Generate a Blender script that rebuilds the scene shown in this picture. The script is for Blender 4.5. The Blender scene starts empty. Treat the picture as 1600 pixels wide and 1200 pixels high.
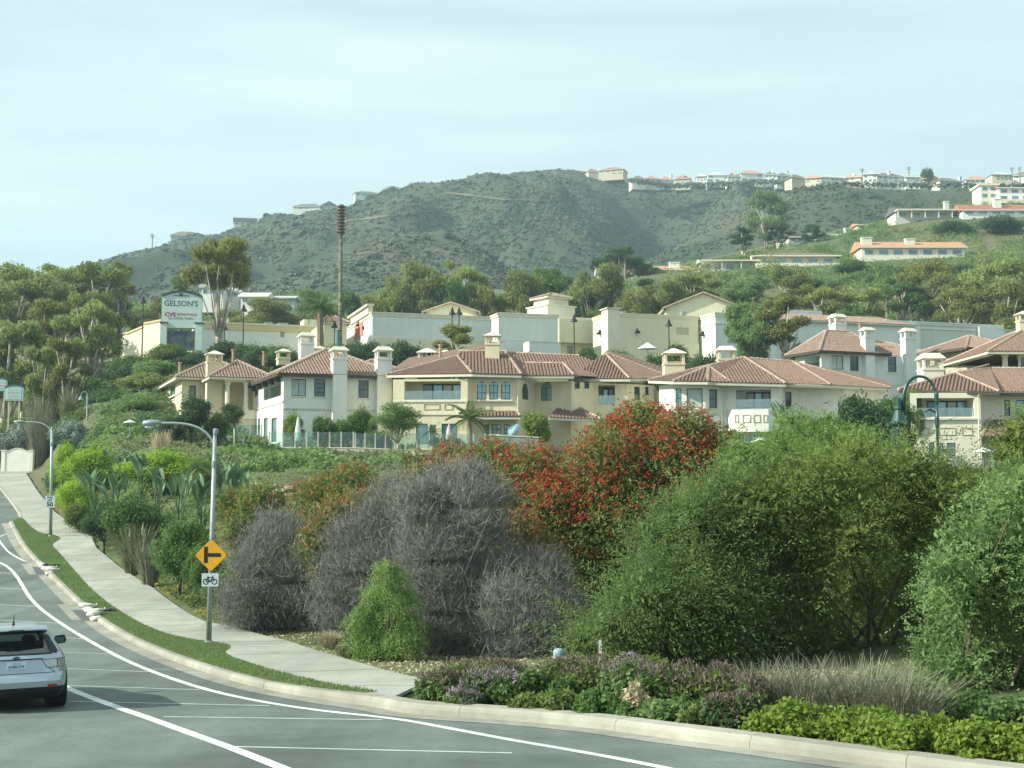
import bpy, bmesh, math, random
import numpy as np
from mathutils import Vector, Matrix, noise as mnoise

random.seed(7)
RNG = np.random.default_rng(11)
sc = bpy.context.scene
col = sc.collection
rad = math.radians

# ------------------------------------------------------------------ camera
F = 2000.0                       # focal length in photo pixels (1600 wide)
HOR = 760.0                      # photo row of the horizon
PITCH = math.atan((HOR - 600.0) / F)
CT, ST = math.cos(PITCH), math.sin(PITCH)
cam = bpy.data.cameras.new('camera')
cam.sensor_width = 36.0
cam.lens = 36.0 * F / 1600.0
cam.clip_start = 0.1
cam.clip_end = 20000
cam_o = bpy.data.objects.new('camera', cam)
cam_o.location = (0, 0, 0)
cam_o.rotation_euler = (math.pi / 2 + PITCH, 0, 0)
col.objects.link(cam_o)
sc.camera = cam_o

# ------------------------------------------------------------------ sky, sun, exposure
SUN_AZ = Vector((-1.0, -0.28, 0)).normalized()
SUN_EL = rad(32)
world = bpy.data.worlds.new('World')
sc.world = world
world.use_nodes = True
nt = world.node_tree
for n in list(nt.nodes):
 nt.nodes.remove(n)
wo = nt.nodes.new('ShaderNodeOutputWorld')
bg = nt.nodes.new('ShaderNodeBackground')
sky = nt.nodes.new('ShaderNodeTexSky')
sky.sky_type = 'NISHITA'
sky.sun_disc = False
sky.sun_elevation = SUN_EL
sky.sun_rotation = math.atan2(SUN_AZ.x, SUN_AZ.y)
sky.dust_density = 2.0
tc = nt.nodes.new('ShaderNodeTexCoord')
mp = nt.nodes.new('ShaderNodeMapping')
mp.inputs['Scale'].default_value = (1.2, 1.2, 9.0)
mp.inputs['Rotation'].default_value = (0.06, 0.05, 0.3)
nz = nt.nodes.new('ShaderNodeTexNoise')
nz.inputs['Scale'].default_value = 2.4
nz.inputs['Detail'].default_value = 5.0
nz.inputs['Roughness'].default_value = 0.5
rmp = nt.nodes.new('ShaderNodeValToRGB')
rmp.color_ramp.elements[0].position = 0.3
rmp.color_ramp.elements[0].color = (3.95, 5.15, 5.35, 1)
rmp.color_ramp.elements[1].position = 0.72
rmp.color_ramp.elements[1].color = (5.4, 6.45, 6.5, 1)
mx = nt.nodes.new('ShaderNodeMix')
mx.data_type = 'RGBA'
mx.inputs[0].default_value = 0.88
nt.links.new(tc.outputs['Generated'], mp.inputs['Vector'])
nt.links.new(mp.outputs['Vector'], nz.inputs['Vector'])
nt.links.new(nz.outputs['Fac'], rmp.inputs['Fac'])
nt.links.new(sky.outputs['Color'], mx.inputs[6])
nt.links.new(rmp.outputs['Color'], mx.inputs[7])
nt.links.new(mx.outputs[2], bg.inputs['Color'])
bg.inputs['Strength'].default_value = 0.1
nt.links.new(bg.outputs['Background'], wo.inputs['Surface'])

sun = bpy.data.lights.new('sun', 'SUN')
sun.energy = 4.8
sun.angle = rad(0.6)
sun.color = (1.0, 1.0, 0.83)
sun_o = bpy.data.objects.new('sun', sun)
sd = Vector((SUN_AZ.x * math.cos(SUN_EL), SUN_AZ.y * math.cos(SUN_EL), math.sin(SUN_EL)))
sun_o.rotation_euler = (-sd).to_track_quat('-Z', 'Y').to_euler()
sun_o.location = (-60, 0, 60)
col.objects.link(sun_o)

sc.view_settings.view_transform = 'Standard'
sc.view_settings.look = 'None'
sc.view_settings.gamma = 1.0
sc.view_settings.use_curve_mapping = False
sc.view_settings.exposure = 0.78
sc.cycles.max_bounces = 6
sc.cycles.transparent_max_bounces = 12
sc.cycles.volume_bounces = 0
sc.cycles.use_denoising = True

# ------------------------------------------------------------------ photo pixel -> place
def ray(px, py):
 u = (px - 800.0) / F
 v = (600.0 - py) / F
 return (u, CT - v * ST, ST + v * CT)

def P(px, py, Y):
 d = ray(px, py)
 t = Y / d[1]
 return Vector((d[0] * t, Y, d[2] * t))

def ZP(py, Y):
 return P(800, py, Y).z

def proj(p):
 x, y, z = p
 f = y * CT + z * ST
 u = -y * ST + z * CT
 return (800 + F * x / f, 600 - F * u / f)

# road height along the depth axis (the road dips, then climbs)
_ry = np.array([-60, 0, 10, 21.7, 32, 40, 50, 60, 77, 90, 110, 130, 150, 200, 300.])
_rz = np.array([0.5, -2.75, -3.2, -3.78, -4.4, -4.88, -4.9, -4.45, -3.02, -1.9, -0.55, 1.1, 2.7, 6.5, 13.0])
_yy = np.linspace(-60, 300, 1441)
_zz = np.interp(_yy, _ry, _rz)
_k = np.exp(-0.5 * (np.arange(-40, 41) / 14.0) ** 2)
_k /= _k.sum()
_zz = np.convolve(np.pad(_zz, 40, mode='edge'), _k, mode='valid')

def zr(Y):
 return np.interp(Y, _yy, _zz)

def GP(px, py, dz=0.0):
 """Point of the road level (plus dz) seen at a photo pixel."""
 prev = None
 for Y in np.arange(6, 260, 0.25):
  z = P(px, py, Y).z
  g = float(zr(Y)) + dz
  if z <= g:
   if prev is None:
    return P(px, py, Y)
   a, b = prev, Y
   for _ in range(20):
    m = 0.5 * (a + b)
    if P(px, py, m).z <= float(zr(m)) + dz:
     b = m
    else:
     a = m
   return P(px, py, b)
  prev = Y
 return P(px, py, 200)

# ------------------------------------------------------------------ materials
MATS = {}
def mat(name, c1, c2=None, scale=8.0, rough=0.8, bump=0.0, bscale=None, metal=0.0, spec=0.3, detail=4.0, c3=None, s3=0.6, objrand=0.0, lo=0.35, hi=0.65):
 """Principled surface whose colour wanders between c1 and c2 (and, more widely, c3)."""
 if name in MATS:
  return MATS[name]
 m = bpy.data.materials.new(name)
 m.use_nodes = True
 t = m.node_tree
 b = t.nodes['Principled BSDF']
 b.inputs['Roughness'].default_value = rough
 b.inputs['Metallic'].default_value = metal
 b.inputs['Specular IOR Level'].default_value = spec
 out = None
 if c2 is None:
  b.inputs['Base Color'].default_value = (*c1, 1)
 else:
  co = t.nodes.new('ShaderNodeTexCoord')
  n = t.nodes.new('ShaderNodeTexNoise')
  n.inputs['Scale'].default_value = scale
  n.inputs['Detail'].default_value = detail
  t.links.new(co.outputs['Object'], n.inputs['Vector'])
  r = t.nodes.new('ShaderNodeValToRGB')
  r.color_ramp.elements[0].position = lo
  r.color_ramp.elements[1].position = hi
  r.color_ramp.elements[0].color = (*c1, 1)
  r.color_ramp.elements[1].color = (*c2, 1)
  t.links.new(n.outputs['Fac'], r.inputs['Fac'])
  out = r.outputs['Color']
  if c3 is not None:
   n3 = t.nodes.new('ShaderNodeTexNoise')
   n3.inputs['Scale'].default_value = s3
   n3.inputs['Detail'].default_value = 3.0
   t.links.new(co.outputs['Object'], n3.inputs['Vector'])
   r3 = t.nodes.new('ShaderNodeValToRGB')
   r3.color_ramp.elements[0].position = 0.42
   r3.color_ramp.elements[1].position = 0.62
   t.links.new(n3.outputs['Fac'], r3.inputs['Fac'])
   x = t.nodes.new('ShaderNodeMix')
   x.data_type = 'RGBA'
   t.links.new(r3.outputs['Color'], x.inputs[0])
   t.links.new(out, x.inputs[6])
   x.inputs[7].default_value = (*c3, 1)
   out = x.outputs[2]
  if objrand:
   oi = t.nodes.new('ShaderNodeObjectInfo')
   hv = t.nodes.new('ShaderNodeHueSaturation')
   ma = t.nodes.new('ShaderNodeMapRange')
   ma.inputs['To Min'].default_value = 1 - objrand
   ma.inputs['To Max'].default_value = 1 + objrand
   t.links.new(oi.outputs['Random'], ma.inputs['Value'])
   t.links.new(ma.outputs['Result'], hv.inputs['Value'])
   t.links.new(out, hv.inputs['Color'])
   out = hv.outputs['Color']
  t.links.new(out, b.inputs['Base Color'])
 if bump:
  co = t.nodes.new('ShaderNodeTexCoord')
  n = t.nodes.new('ShaderNodeTexNoise')
  n.inputs['Scale'].default_value = bscale or scale * 4
  n.inputs['Detail'].default_value = 5.0
  t.links.new(co.outputs['Object'], n.inputs['Vector'])
  bp = t.nodes.new('ShaderNodeBump')
  bp.inputs['Strength'].default_value = bump
  bp.inputs['Distance'].default_value = 0.05
  t.links.new(n.outputs['Fac'], bp.inputs['Height'])
  t.links.new(bp.outputs['Normal'], b.inputs['Normal'])
 MATS[name] = m
 return m

def leafmat(name, c1, c2, scale=1.5, trans=0.46, c3=None, objrand=0.12, rough=0.55):
 """Leaf surface: part of the sunlight passes through; the tone wanders from leaf to leaf."""
 if name in MATS:
  return MATS[name]
 m = mat(name, c1, c2, scale=scale, rough=rough, spec=0.25, c3=c3, s3=scale * 0.25, objrand=objrand, lo=0.3, hi=0.7)
 t = m.node_tree
 b = t.nodes['Principled BSDF']
 o = t.nodes['Material Output']
 tr = t.nodes.new('ShaderNodeBsdfTranslucent')
 src = b.inputs['Base Color'].links[0].from_socket
 t.links.new(src, tr.inputs['Color'])
 ms = t.nodes.new('ShaderNodeMixShader')
 ms.inputs[0].default_value = trans
 t.links.new(b.outputs['BSDF'], ms.inputs[1])
 t.links.new(tr.outputs['BSDF'], ms.inputs[2])
 t.links.new(ms.outputs['Shader'], o.inputs['Surface'])
 return m

def glassmat(name, tint, mixg=0.55, rough=0.03):
 """Clear glazing: some sky mirrored, the rest seen through with a tint."""
 if name in MATS:
  return MATS[name]
 m = bpy.data.materials.new(name)
 m.use_nodes = True
 t = m.node_tree
 t.nodes.remove(t.nodes['Principled BSDF'])
 g = t.nodes.new('ShaderNodeBsdfGlossy')
 g.inputs['Roughness'].default_value = rough
 g.inputs['Color'].default_value = (0.9, 0.97, 0.97, 1)
 tr = t.nodes.new('ShaderNodeBsdfTransparent')
 tr.inputs['Color'].default_value = (*tint, 1)
 x = t.nodes.new('ShaderNodeMixShader')
 x.inputs[0].default_value = mixg
 t.links.new(tr.outputs['BSDF'], x.inputs[1])
 t.links.new(g.outputs['BSDF'], x.inputs[2])
 t.links.new(x.outputs['Shader'], t.nodes['Material Output'].inputs['Surface'])
 MATS[name] = m
 return m

# ------------------------------------------------------------------ object helpers
def np_mesh(name, verts, faces_flat, per):
 """Mesh from numpy arrays; every face has `per` corners."""
 verts = np.asarray(verts, dtype=np.float32)
 faces_flat = np.asarray(faces_flat, dtype=np.int32).ravel()
 nf = len(faces_flat) // per
 me = bpy.data.meshes.new(name)
 me.vertices.add(len(verts))
 me.vertices.foreach_set('co', verts.ravel())
 me.loops.add(len(faces_flat))
 me.loops.foreach_set('vertex_index', faces_flat)
 me.polygons.add(nf)
 me.polygons.foreach_set('loop_start', np.arange(nf, dtype=np.int32) * per)
 me.polygons.foreach_set('loop_total', np.full(nf, per, dtype=np.int32))
 me.update(calc_edges=True)
 return me

class MB:
 """Collects simple shapes in place coordinates, then links them as one mesh object."""
 def __init__(s):
  s.v = []
  s.f = []
 def add(s, vs, fs):
  k = len(s.v)
  s.v.extend([tuple(p) for p in vs])
  s.f.extend([tuple(i + k for i in f) for f in fs])
 def quad(s, a, b, c, d):
  s.add([a, b, c, d], [(0, 1, 2, 3)])
 def hexa(s, p):
  s.add(p, [(0, 3, 2, 1), (4, 5, 6, 7), (0, 1, 5, 4), (1, 2, 6, 5), (2, 3, 7, 6), (3, 0, 4, 7)])
 def box(s, x0, x1, y0, y1, z0, z1):
  s.hexa([(x0, y0, z0), (x1, y0, z0), (x1, y1, z0), (x0, y1, z0), (x0, y0, z1), (x1, y0, z1), (x1, y1, z1), (x0, y1, z1)])
 def obox(s, o, ux, uy, a0, a1, b0, b1, z0, z1):
  """Box in a turned frame: o + ux*a + uy*b, heights z0..z1."""
  q = lambda a, b, z: (o[0] + ux[0] * a + uy[0] * b, o[1] + ux[1] * a + uy[1] * b, z)
  s.hexa([q(a0, b0, z0), q(a1, b0, z0), q(a1, b1, z0), q(a0, b1, z0), q(a0, b0, z1), q(a1, b0, z1), q(a1, b1, z1), q(a0, b1, z1)])
 def prism(s, poly, z0, z1):
  n = len(poly)
  vs = [(x, y, z0) for x, y in poly] + [(x, y, z1) for x, y in poly]
  fs = [tuple(range(n - 1, -1, -1)), tuple(range(n, 2 * n))]
  fs += [(i, (i + 1) % n, n + (i + 1) % n, n + i) for i in range(n)]
  s.add(vs, fs)
 def tube(s, pts, radii, n=8, cap=True):
  pts = [Vector(p) for p in pts]
  if not hasattr(radii, '__len__'):
   radii = [radii] * len(pts)
  vs, fs = [], []
  prevx = None
  for i, p in enumerate(pts):
   d = (pts[min(i + 1, len(pts) - 1)] - pts[max(i - 1, 0)])
   if d.length < 1e-9:
    d = Vector((0, 0, 1))
   d.normalize()
   x = prevx - d * prevx.dot(d) if prevx is not None else d.orthogonal()
   if x.length < 1e-6:
    x = d.orthogonal()
   x.normalize()
   prevx = x
   y = d.cross(x)
   for k in range(n):
    a = 2 * math.pi * k / n
    vs.append(p + (x * math.cos(a) + y * math.sin(a)) * radii[i])
  for i in range(len(pts) - 1):
   for k in range(n):
    fs.append((i * n + k, i * n + (k + 1) % n, (i + 1) * n + (k + 1) % n, (i + 1) * n + k))
  if cap:
   fs.append(tuple(range(n - 1, -1, -1)))
   fs.append(tuple(range((len(pts) - 1) * n, len(pts) * n)))
  s.add(vs, fs)
 def lathe(s, o, prof, n=12):
  """prof: (radius, z) pairs from bottom to top round the vertical through o."""
  vs = []
  for r, z in prof:
   for k in range(n):
    a = 2 * math.pi * k / n
    vs.append((o[0] + r * math.cos(a), o[1] + r * math.sin(a), o[2] + z))
  fs = []
  for i in range(len(prof) - 1):
   for k in range(n):
    fs.append((i * n + k, i * n + (k + 1) % n, (i + 1) * n + (k + 1) % n, (i + 1) * n + k))
  fs.append(tuple(range(n - 1, -1, -1)))
  fs.append(tuple(range((len(prof) - 1) * n, len(prof) * n)))
  s.add(vs, fs)
 def mesh(s, name, off=(0, 0, 0)):
  me = bpy.data.meshes.new(name)
  me.from_pydata([(x - off[0], y - off[1], z - off[2]) for x, y, z in s.v], [], s.f)
  me.update()
  return me
 def build(s, name, m, parent=None, smooth=False, kind=None):
  off = origin_of(parent)
  me = s.mesh(name, off)
  return link(name, me, m, parent, smooth, kind)

def origin_of(o):
 v = Vector((0, 0, 0))
 while o is not None:
  v = v + o.location
  o = o.parent
 return v

def link(name, me, m, parent=None, smooth=False, kind=None):
 if m is not None:
  if len(me.materials) == 0:
   me.materials.append(m)
 if smooth:
  me.polygons.foreach_set('use_smooth', np.ones(len(me.polygons), dtype=bool))
 o = bpy.data.objects.new(name, me)
 col.objects.link(o)
 if parent is not None:
  o.parent = parent
 if kind:
  o['kind'] = kind
 return o

def thing(name, loc, label, cat, group=None):
 o = bpy.data.objects.new(name, None)
 o.empty_display_size = 0.5
 o.location = loc
 col.objects.link(o)
 return tag(o, label, cat, group)

def tag(o, label, cat, group=None):
 o['label'] = label
 o['category'] = cat
 if group:
  o['group'] = group
 return o

def struct(o):
 o['kind'] = 'structure'
 return o

def setmat(o, m):
 """Material on this copy only; the mesh stays shared."""
 o.material_slots[0].link = 'OBJECT'
 o.material_slots[0].material = m

def text_part(name, body, m, parent, origin, ux, uz, height, width=None, depth=0.01, bold=0.0, font_shear=0.0):
 """Flat lettering turned to a mesh, standing along ux with its up along uz; origin = centre."""
 cu = bpy.data.curves.new(name, 'FONT')
 cu.body = body
 cu.size = 1.0
 cu.align_x = 'CENTER'
 cu.align_y = 'CENTER'
 cu.offset = bold
 cu.shear = font_shear
 cu.resolution_u = 2
 tmp = bpy.data.objects.new('tmp', cu)
 col.objects.link(tmp)
 dg = bpy.context.evaluated_depsgraph_get()
 dg.update()
 me = bpy.data.meshes.new_from_object(tmp.evaluated_get(dg))
 bpy.data.objects.remove(tmp)
 bpy.data.curves.remove(cu)
 n = len(me.vertices)
 co = np.zeros(n * 3, dtype=np.float32)
 me.vertices.foreach_get('co', co)
 co = co.reshape(-1, 3)
 w = co[:, 0].max() - co[:, 0].min()
 h = co[:, 1].max() - co[:, 1].min()
 cx = (co[:, 0].max() + co[:, 0].min()) / 2
 cy = (co[:, 1].max() + co[:, 1].min()) / 2
 sy = height / h
 sx = width / w if width else sy
 ux = np.array(ux, dtype=float)
 uz = np.array(uz, dtype=float)
 off = np.array(origin_of(parent))
 v = np.array(origin)[None] + ((co[:, 0:1] - cx) * sx) * ux[None] + ((co[:, 1:2] - cy) * sy) * uz[None] - off[None]
 me.vertices.foreach_set('co', v.astype(np.float32).ravel())
 me.update()
 me.materials.clear()
 return link(name, me, m, parent)

# ------------------------------------------------------------------ palette
M_asphalt = mat('asphalt', (0.119, 0.143, 0.132), (0.149, 0.177, 0.162), scale=14, rough=0.9, bump=0.25, bscale=60, c3=(0.103, 0.123, 0.114), s3=0.22)
def wear(m, amount=.28):
 t = m.node_tree
 b = t.nodes['Principled BSDF']
 src = b.inputs['Base Color'].links[0].from_socket
 co = t.nodes.new('ShaderNodeTexCoord'); mp = t.nodes.new('ShaderNodeMapping')
 mp.inputs['Rotation'].default_value = (0, 0, -.52); mp.inputs['Scale'].default_value = (.9, .035, 1)
 n = t.nodes.new('ShaderNodeTexNoise'); n.inputs['Scale'].default_value = 1.0; n.inputs['Detail'].default_value = 3
 n2 = t.nodes.new('ShaderNodeTexNoise'); n2.inputs['Scale'].default_value = .9; n2.inputs['Detail'].default_value = 6; n2.inputs['Roughness'].default_value = .7
 t.links.new(co.outputs['Object'], mp.inputs['Vector']); t.links.new(mp.outputs['Vector'], n.inputs['Vector']); t.links.new(co.outputs['Object'], n2.inputs['Vector'])
 ad = t.nodes.new('ShaderNodeMath'); ad.operation = 'ADD'
 t.links.new(n.outputs['Fac'], ad.inputs[0]); t.links.new(n2.outputs['Fac'], ad.inputs[1])
 mr = t.nodes.new('ShaderNodeMapRange'); mr.inputs['From Min'].default_value = .75; mr.inputs['From Max'].default_value = 1.25; mr.inputs['To Min'].default_value = 1 - amount; mr.inputs['To Max'].default_value = 1 + amount
 t.links.new(ad.outputs[0], mr.inputs['Value'])
 hv = t.nodes.new('ShaderNodeHueSaturation')
 t.links.new(mr.outputs['Result'], hv.inputs['Value']); t.links.new(src, hv.inputs['Color']); t.links.new(hv.outputs['Color'], b.inputs['Base Color'])
wear(M_asphalt, .22)
M_patch = mat('patch_asphalt', (0.085, 0.095, 0.095), (0.105, 0.115, 0.112), scale=10, rough=0.9)
M_conc = mat('concrete', (0.314, 0.316, 0.28), (0.368, 0.372, 0.332), scale=3.5, rough=0.9, bump=0.15, bscale=40, c3=(0.29, 0.292, 0.256), s3=0.35)
M_concd = mat('concrete_joint', (0.20, 0.19, 0.16), (0.25, 0.24, 0.2), scale=5, rough=0.95)
M_kerb = mat('kerb_concrete', (0.301, 0.289, 0.249), (0.359, 0.348, 0.303), scale=3, rough=0.9, bump=0.2, bscale=30, c3=(0.258, 0.248, 0.214), s3=0.5)
M_gutter = mat('gutter_concrete', (0.234, 0.225, 0.194), (0.297, 0.288, 0.248), scale=4, rough=0.9, bump=0.15, bscale=40)
M_paint = mat('road_paint', (0.62, 0.66, 0.64), (0.78, 0.80, 0.78), scale=9, rough=0.6, c3=(0.5, 0.54, 0.52), s3=1.2)
M_paintthin = mat('worn_paint', (0.42, 0.46, 0.44), (0.58, 0.62, 0.6), scale=3, rough=0.7)
M_lawn = mat('lawn_grass', (0.121, 0.187, 0.0633), (0.181, 0.254, 0.0949), scale=5, rough=0.9, bump=0.6, bscale=50, c3=(0.103, 0.169, 0.0443), s3=0.7)
M_soil = mat('soil', (0.17, 0.13, 0.085), (0.25, 0.20, 0.135), scale=2.5, rough=0.95, bump=0.5, bscale=12, c3=(0.12, 0.12, 0.055), s3=0.3)
M_terrain = mat('slope_earth', (0.055, 0.085, 0.03), (0.10, 0.125, 0.05), scale=0.6, rough=0.95, bump=0.6, bscale=3, c3=(0.12, 0.115, 0.065), s3=0.03)
M_hill = mat('hill_scrub', (0.038, 0.054, 0.031), (0.10, 0.098, 0.068), scale=0.012, rough=0.95, bump=0.8, bscale=0.15, c3=(0.046, 0.062, 0.036), s3=0.006)
M_bareearth = mat('bare_earth', (0.105, 0.098, 0.07), (0.15, 0.135, 0.10), scale=0.06, rough=0.95)

wear(M_conc, .12); wear(M_gutter, .25); wear(M_kerb, .16)
# ------------------------------------------------------------------ lie of the land
kerb_px = [(1760, 1228), (1600, 1207), (1440, 1188), (1280, 1168), (1160, 1152), (1040, 1138), (920, 1122), (768, 1110), (640, 1103), (590, 1092), (530, 1085),
   (400, 1064), (297, 1033), (224, 1004), (154, 965), (133, 948), (93, 910), (63, 881), (48, 866), (35, 851), (22, 828), (15, 814)]
kerb = [GP(px, py, 0.14) for px, py in kerb_px]
# beyond the side entrance the kerb runs along the pavement
kerb_far_px = [(34, 808), (20, 786), (0, 760), (-22, 744), (-60, 728)]
kerb_far = [GP(px, py, 0.14) for px, py in kerb_far_px]
kerb_near = [Vector((kerb[0].x + (kerb[0].x - kerb[1].x) * k, kerb[0].y + (kerb[0].y - kerb[1].y) * k, 0)) for k in (24, 8, 2)]
for q in kerb_near:
 q.z = float(zr(q.y)) + 0.14
kerb_all = kerb_near + kerb + kerb_far
_ky = np.array([k.y for k in kerb_all]); _kx = np.array([k.x for k in kerb_all])
_o = np.argsort(_ky); _ky = _ky[_o]; _kx = _kx[_o]
def kx(Y):
 return np.interp(Y, _ky, _kx)

lawn_px = [(590, 1081), (500, 1067), (400, 1041), (352, 1023), (352, 1017), (363, 1010), (345, 1005), (300, 1000), (260, 991), (215, 972), (150, 927), (118, 893), (92, 863), (80, 852),
   (88, 846), (96, 841), (84, 836), (62, 833), (46, 822), (36, 809), (24, 809)]
lawn_back = [GP(px, py, 0.15) for px, py in lawn_px]
walk_px = [(668, 1063), (600, 1046), (530, 1026), (450, 1001), (365, 979), (320, 971), (300, 961), (240, 919), (185, 884), (150, 855), (143, 838), (120, 826), (85, 799), (60, 769), (42, 741), (36, 726)]
walk_back = [GP(px, py, 0.15) for px, py in walk_px]
_wy = np.array([k.y for k in walk_back]); _wx = np.array([k.x for k in walk_back])
def wx(Y):
 return np.interp(Y, _wy, _wx)
WY0 = float(_wy[0])

def C(px, py, Y):
 p = P(px, py, Y)
 return (p.x, p.y, p.z)
ctrl = [
 (0, 21, -3.55), (5, 19, -3.5), (12, 13, -3.1), (5, 27, -3.95), (12, 28, -3.7), (25, 28, -3.0), (40, 30, -2.0), (-1, 27, -4.15), (-6, 37, -4.7), (3, 38, -4.3), (14, 40, -3.2), (28, 42, -2.2),
 (-13, 50, -4.5), (-8, 52, -4.0), (-9, 60, -3.0), (0, 60, -2.2), (15, 62, -1.2), (35, 62, -0.8), (-20, 66, -3.6), (-24, 77, -2.3), (-18, 77, -1.0), (60, 60, 0.5),
 C(430, 772, 74), C(500, 762, 78), C(640, 745, 83), C(380, 742, 82), C(400, 713, 101), C(430, 715, 102), C(560, 715, 102), C(650, 718, 102), C(720, 719, 102), C(560, 725, 93), C(430, 722, 92),
 (-25, 112, 3.3), (-10, 112, 3.2), (0, 112, 3.0), (10, 110, 2.8), (20, 104, 1.8), (35, 100, 0.9), (48, 98, 0.9), (-24, 126, 4.2), (-5, 126, 4.0), (10, 124, 4.0), (22, 122, 4.3), (33, 116, 3.8), (45, 114, 3.0),
 (26, 140, 8.2), (40, 138, 8.2), (56, 138, 8.2), (30, 150, 8.4), (60, 80, 0.5), (10, 85, 1.0), (25, 80, 0.3),
 (-35, 150, 12), (-22, 150, 11.5), (0, 150, 10), (18, 155, 10.8), (60, 155, 11),
 (-50, 172, 17), (-20, 170, 16.9), (0, 170, 16.9), (20, 172, 16.7), (45, 175, 16.2), (75, 178, 16.2), (-50, 215, 17.5), (-10, 215, 17), (25, 215, 17), (60, 215, 17), (85, 215, 18),
 C(40, 735, 120), C(70, 690, 112), C(120, 680, 105), C(200, 650, 122), C(250, 668, 112), C(330, 700, 108), C(300, 575, 148), C(180, 546, 170), C(100, 572, 168), C(40, 602, 168), C(-20, 640, 160), C(100, 640, 130),
 C(20, 690, 145), C(-120, 660, 170), C(-300, 660, 180), C(-300, 700, 150), C(-400, 740, 120), C(170, 700, 98), C(260, 720, 92), C(120, 745, 96),
 C(0, 560, 220), C(-100, 580, 240), C(200, 520, 230), C(100, 530, 260), C(0, 520, 330), C(-300, 560, 330), C(300, 500, 300),
 C(600, 560, 245), C(750, 555, 245), C(900, 545, 245), C(1050, 530, 245), C(1200, 515, 240), C(1400, 510, 235), C(1600, 505, 230), C(1800, 500, 230),
 C(600, 470, 340), C(750, 478, 340), C(450, 465, 350), C(880, 455, 330), C(1000, 431, 320), C(1090, 428, 315), C(1200, 416, 318), C(1320, 412, 320), C(1430, 404, 325), C(1520, 401, 325), C(1600, 392, 325), C(1750, 380, 325),
 C(1050, 470, 280), C(1200, 470, 275), C(1400, 460, 270), C(1600, 450, 265), C(1340, 402, 345), C(1250, 381, 380), C(1340, 362, 385), C(1450, 342, 385), C(1580, 336, 385), C(1750, 330, 385), C(1570, 372, 345),
 C(1600, 312, 440), C(1750, 300, 440), C(1450, 330, 440), C(1350, 362, 430), C(1250, 385, 430), C(1100, 425, 420), C(950, 450, 420), C(800, 480, 420), C(500, 475, 420), C(200, 480, 420), C(0, 490, 420),
]
ctrl = np.array(ctrl, dtype=float)
_cx = ctrl[:, :2]
def _phi(a, b):
 d = a[:, None, :] - b[None, :, :]
 return np.sqrt((d ** 2).sum(-1) + 9.0)
_n = len(ctrl)
_A = np.zeros((_n + 3, _n + 3))
_A[:_n, :_n] = _phi(_cx, _cx) - np.eye(_n) * 2.0
_A[:_n, _n:] = np.c_[np.ones(_n), _cx]
_A[_n:, :_n] = _A[:_n, _n:].T
_w = np.linalg.solve(_A, np.r_[ctrl[:, 2], 0, 0, 0])
def rbf(x, y):
 q = np.c_[np.ravel(x), np.ravel(y)]
 out = np.empty(len(q))
 for i in range(0, len(q), 8000):
  s = q[i:i + 8000]
  out[i:i + 8000] = _phi(s, _cx) @ _w[:_n] + np.c_[np.ones(len(s)), s] @ _w[_n:]
 return out

def smooth01(t):
 t = np.clip(t, 0, 1)
 return t * t * (3 - 2 * t)

def tz(x, y, under=True):
 """Height of the open ground; lower under the road, the kerb and the pavement."""
 x = np.atleast_1d(np.asarray(x, float)); y = np.atleast_1d(np.asarray(y, float))
 g = rbf(x, y)
 base = zr(y)
 edge = np.where(y < WY0 - 0.5, kx(y) + 0.35, wx(y))
 near = y < 175
 d = x - edge
 behind = base + 0.05 + (g - base - 0.05) * smooth01((d - .7) / 6.0)
 out = np.where(near, np.where(d > 0, behind, base - 0.02), g)
 if under:
  dk = x - kx(y)
  out = np.where(near & (d <= 0.1), base - 0.2, out)
  out = np.where(near & (dk < 0.6), base - 0.3, out)
  lf = -(dk + 26)           # land beyond the far side of the road
  out = np.where(near & (lf > 0), base - 0.3 + smooth01(lf / 8) * (1.2 + 0.02 * lf), out)
 fade = smooth01((y - 160) / 15.0)
 out = np.where(near, out * (1 - fade) + g * fade, out)
 return out

def tz1(x, y):
 return float(tz(x, y)[0])

# ground sheet
NA, NY = 260, 300
ys = 2.0 + (np.linspace(0, 1, NY) ** 1.7) * 468.0
ys = np.r_[-40.0, -10.0, ys]
aa = np.linspace(-1, 1, NA)
gx = aa[None, :] * (0.62 * np.maximum(ys, 0)[:, None] + 32) + 0.0
gy = np.repeat(ys[:, None], NA, 1)
gz = tz(gx.ravel(), gy.ravel()).reshape(gx.shape)
jit = RNG.normal(0, 1, gx.shape)
amp = np.where(gy > 60, 0.12, 0.0)
gz = gz + jit * amp
R_, C_ = gx.shape
idx = np.arange(R_ * C_).reshape(R_, C_)
fq = np.stack([idx[:-1, :-1], idx[:-1, 1:], idx[1:, 1:], idx[1:, :-1]], -1)
me = np_mesh('ground', np.stack([gx, gy, gz], -1).reshape(-1, 3), fq, 4)
struct(link('ground', me, M_terrain, smooth=True))
# flat land to the horizon, far below and beyond
mb = MB()
mb.quad((-1400, -250, -14), (1400, -250, -14), (1400, 1380, -14), (-1400, 1380, -14))
struct(mb.build('plain', M_terrain))

# ------------------------------------------------------------------ road
def resample(pts, step):
 out = [Vector(pts[0])]
 for a, b in zip(pts[:-1], pts[1:]):
  a, b = Vector(a), Vector(b)
  n = max(1, int((b - a).length / step))
  for i in range(1, n + 1):
   out.append(a.lerp(b, i / n))
 return out

def smooth_path(pts, it=2):
 pts = [Vector(p) for p in pts]
 for _ in range(it):
  q = [pts[0]]
  for a, b in zip(pts[:-1], pts[1:]):
   q += [a.lerp(b, 0.25), a.lerp(b, 0.75)]
  q.append(pts[-1])
  pts = q
 return pts

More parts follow.
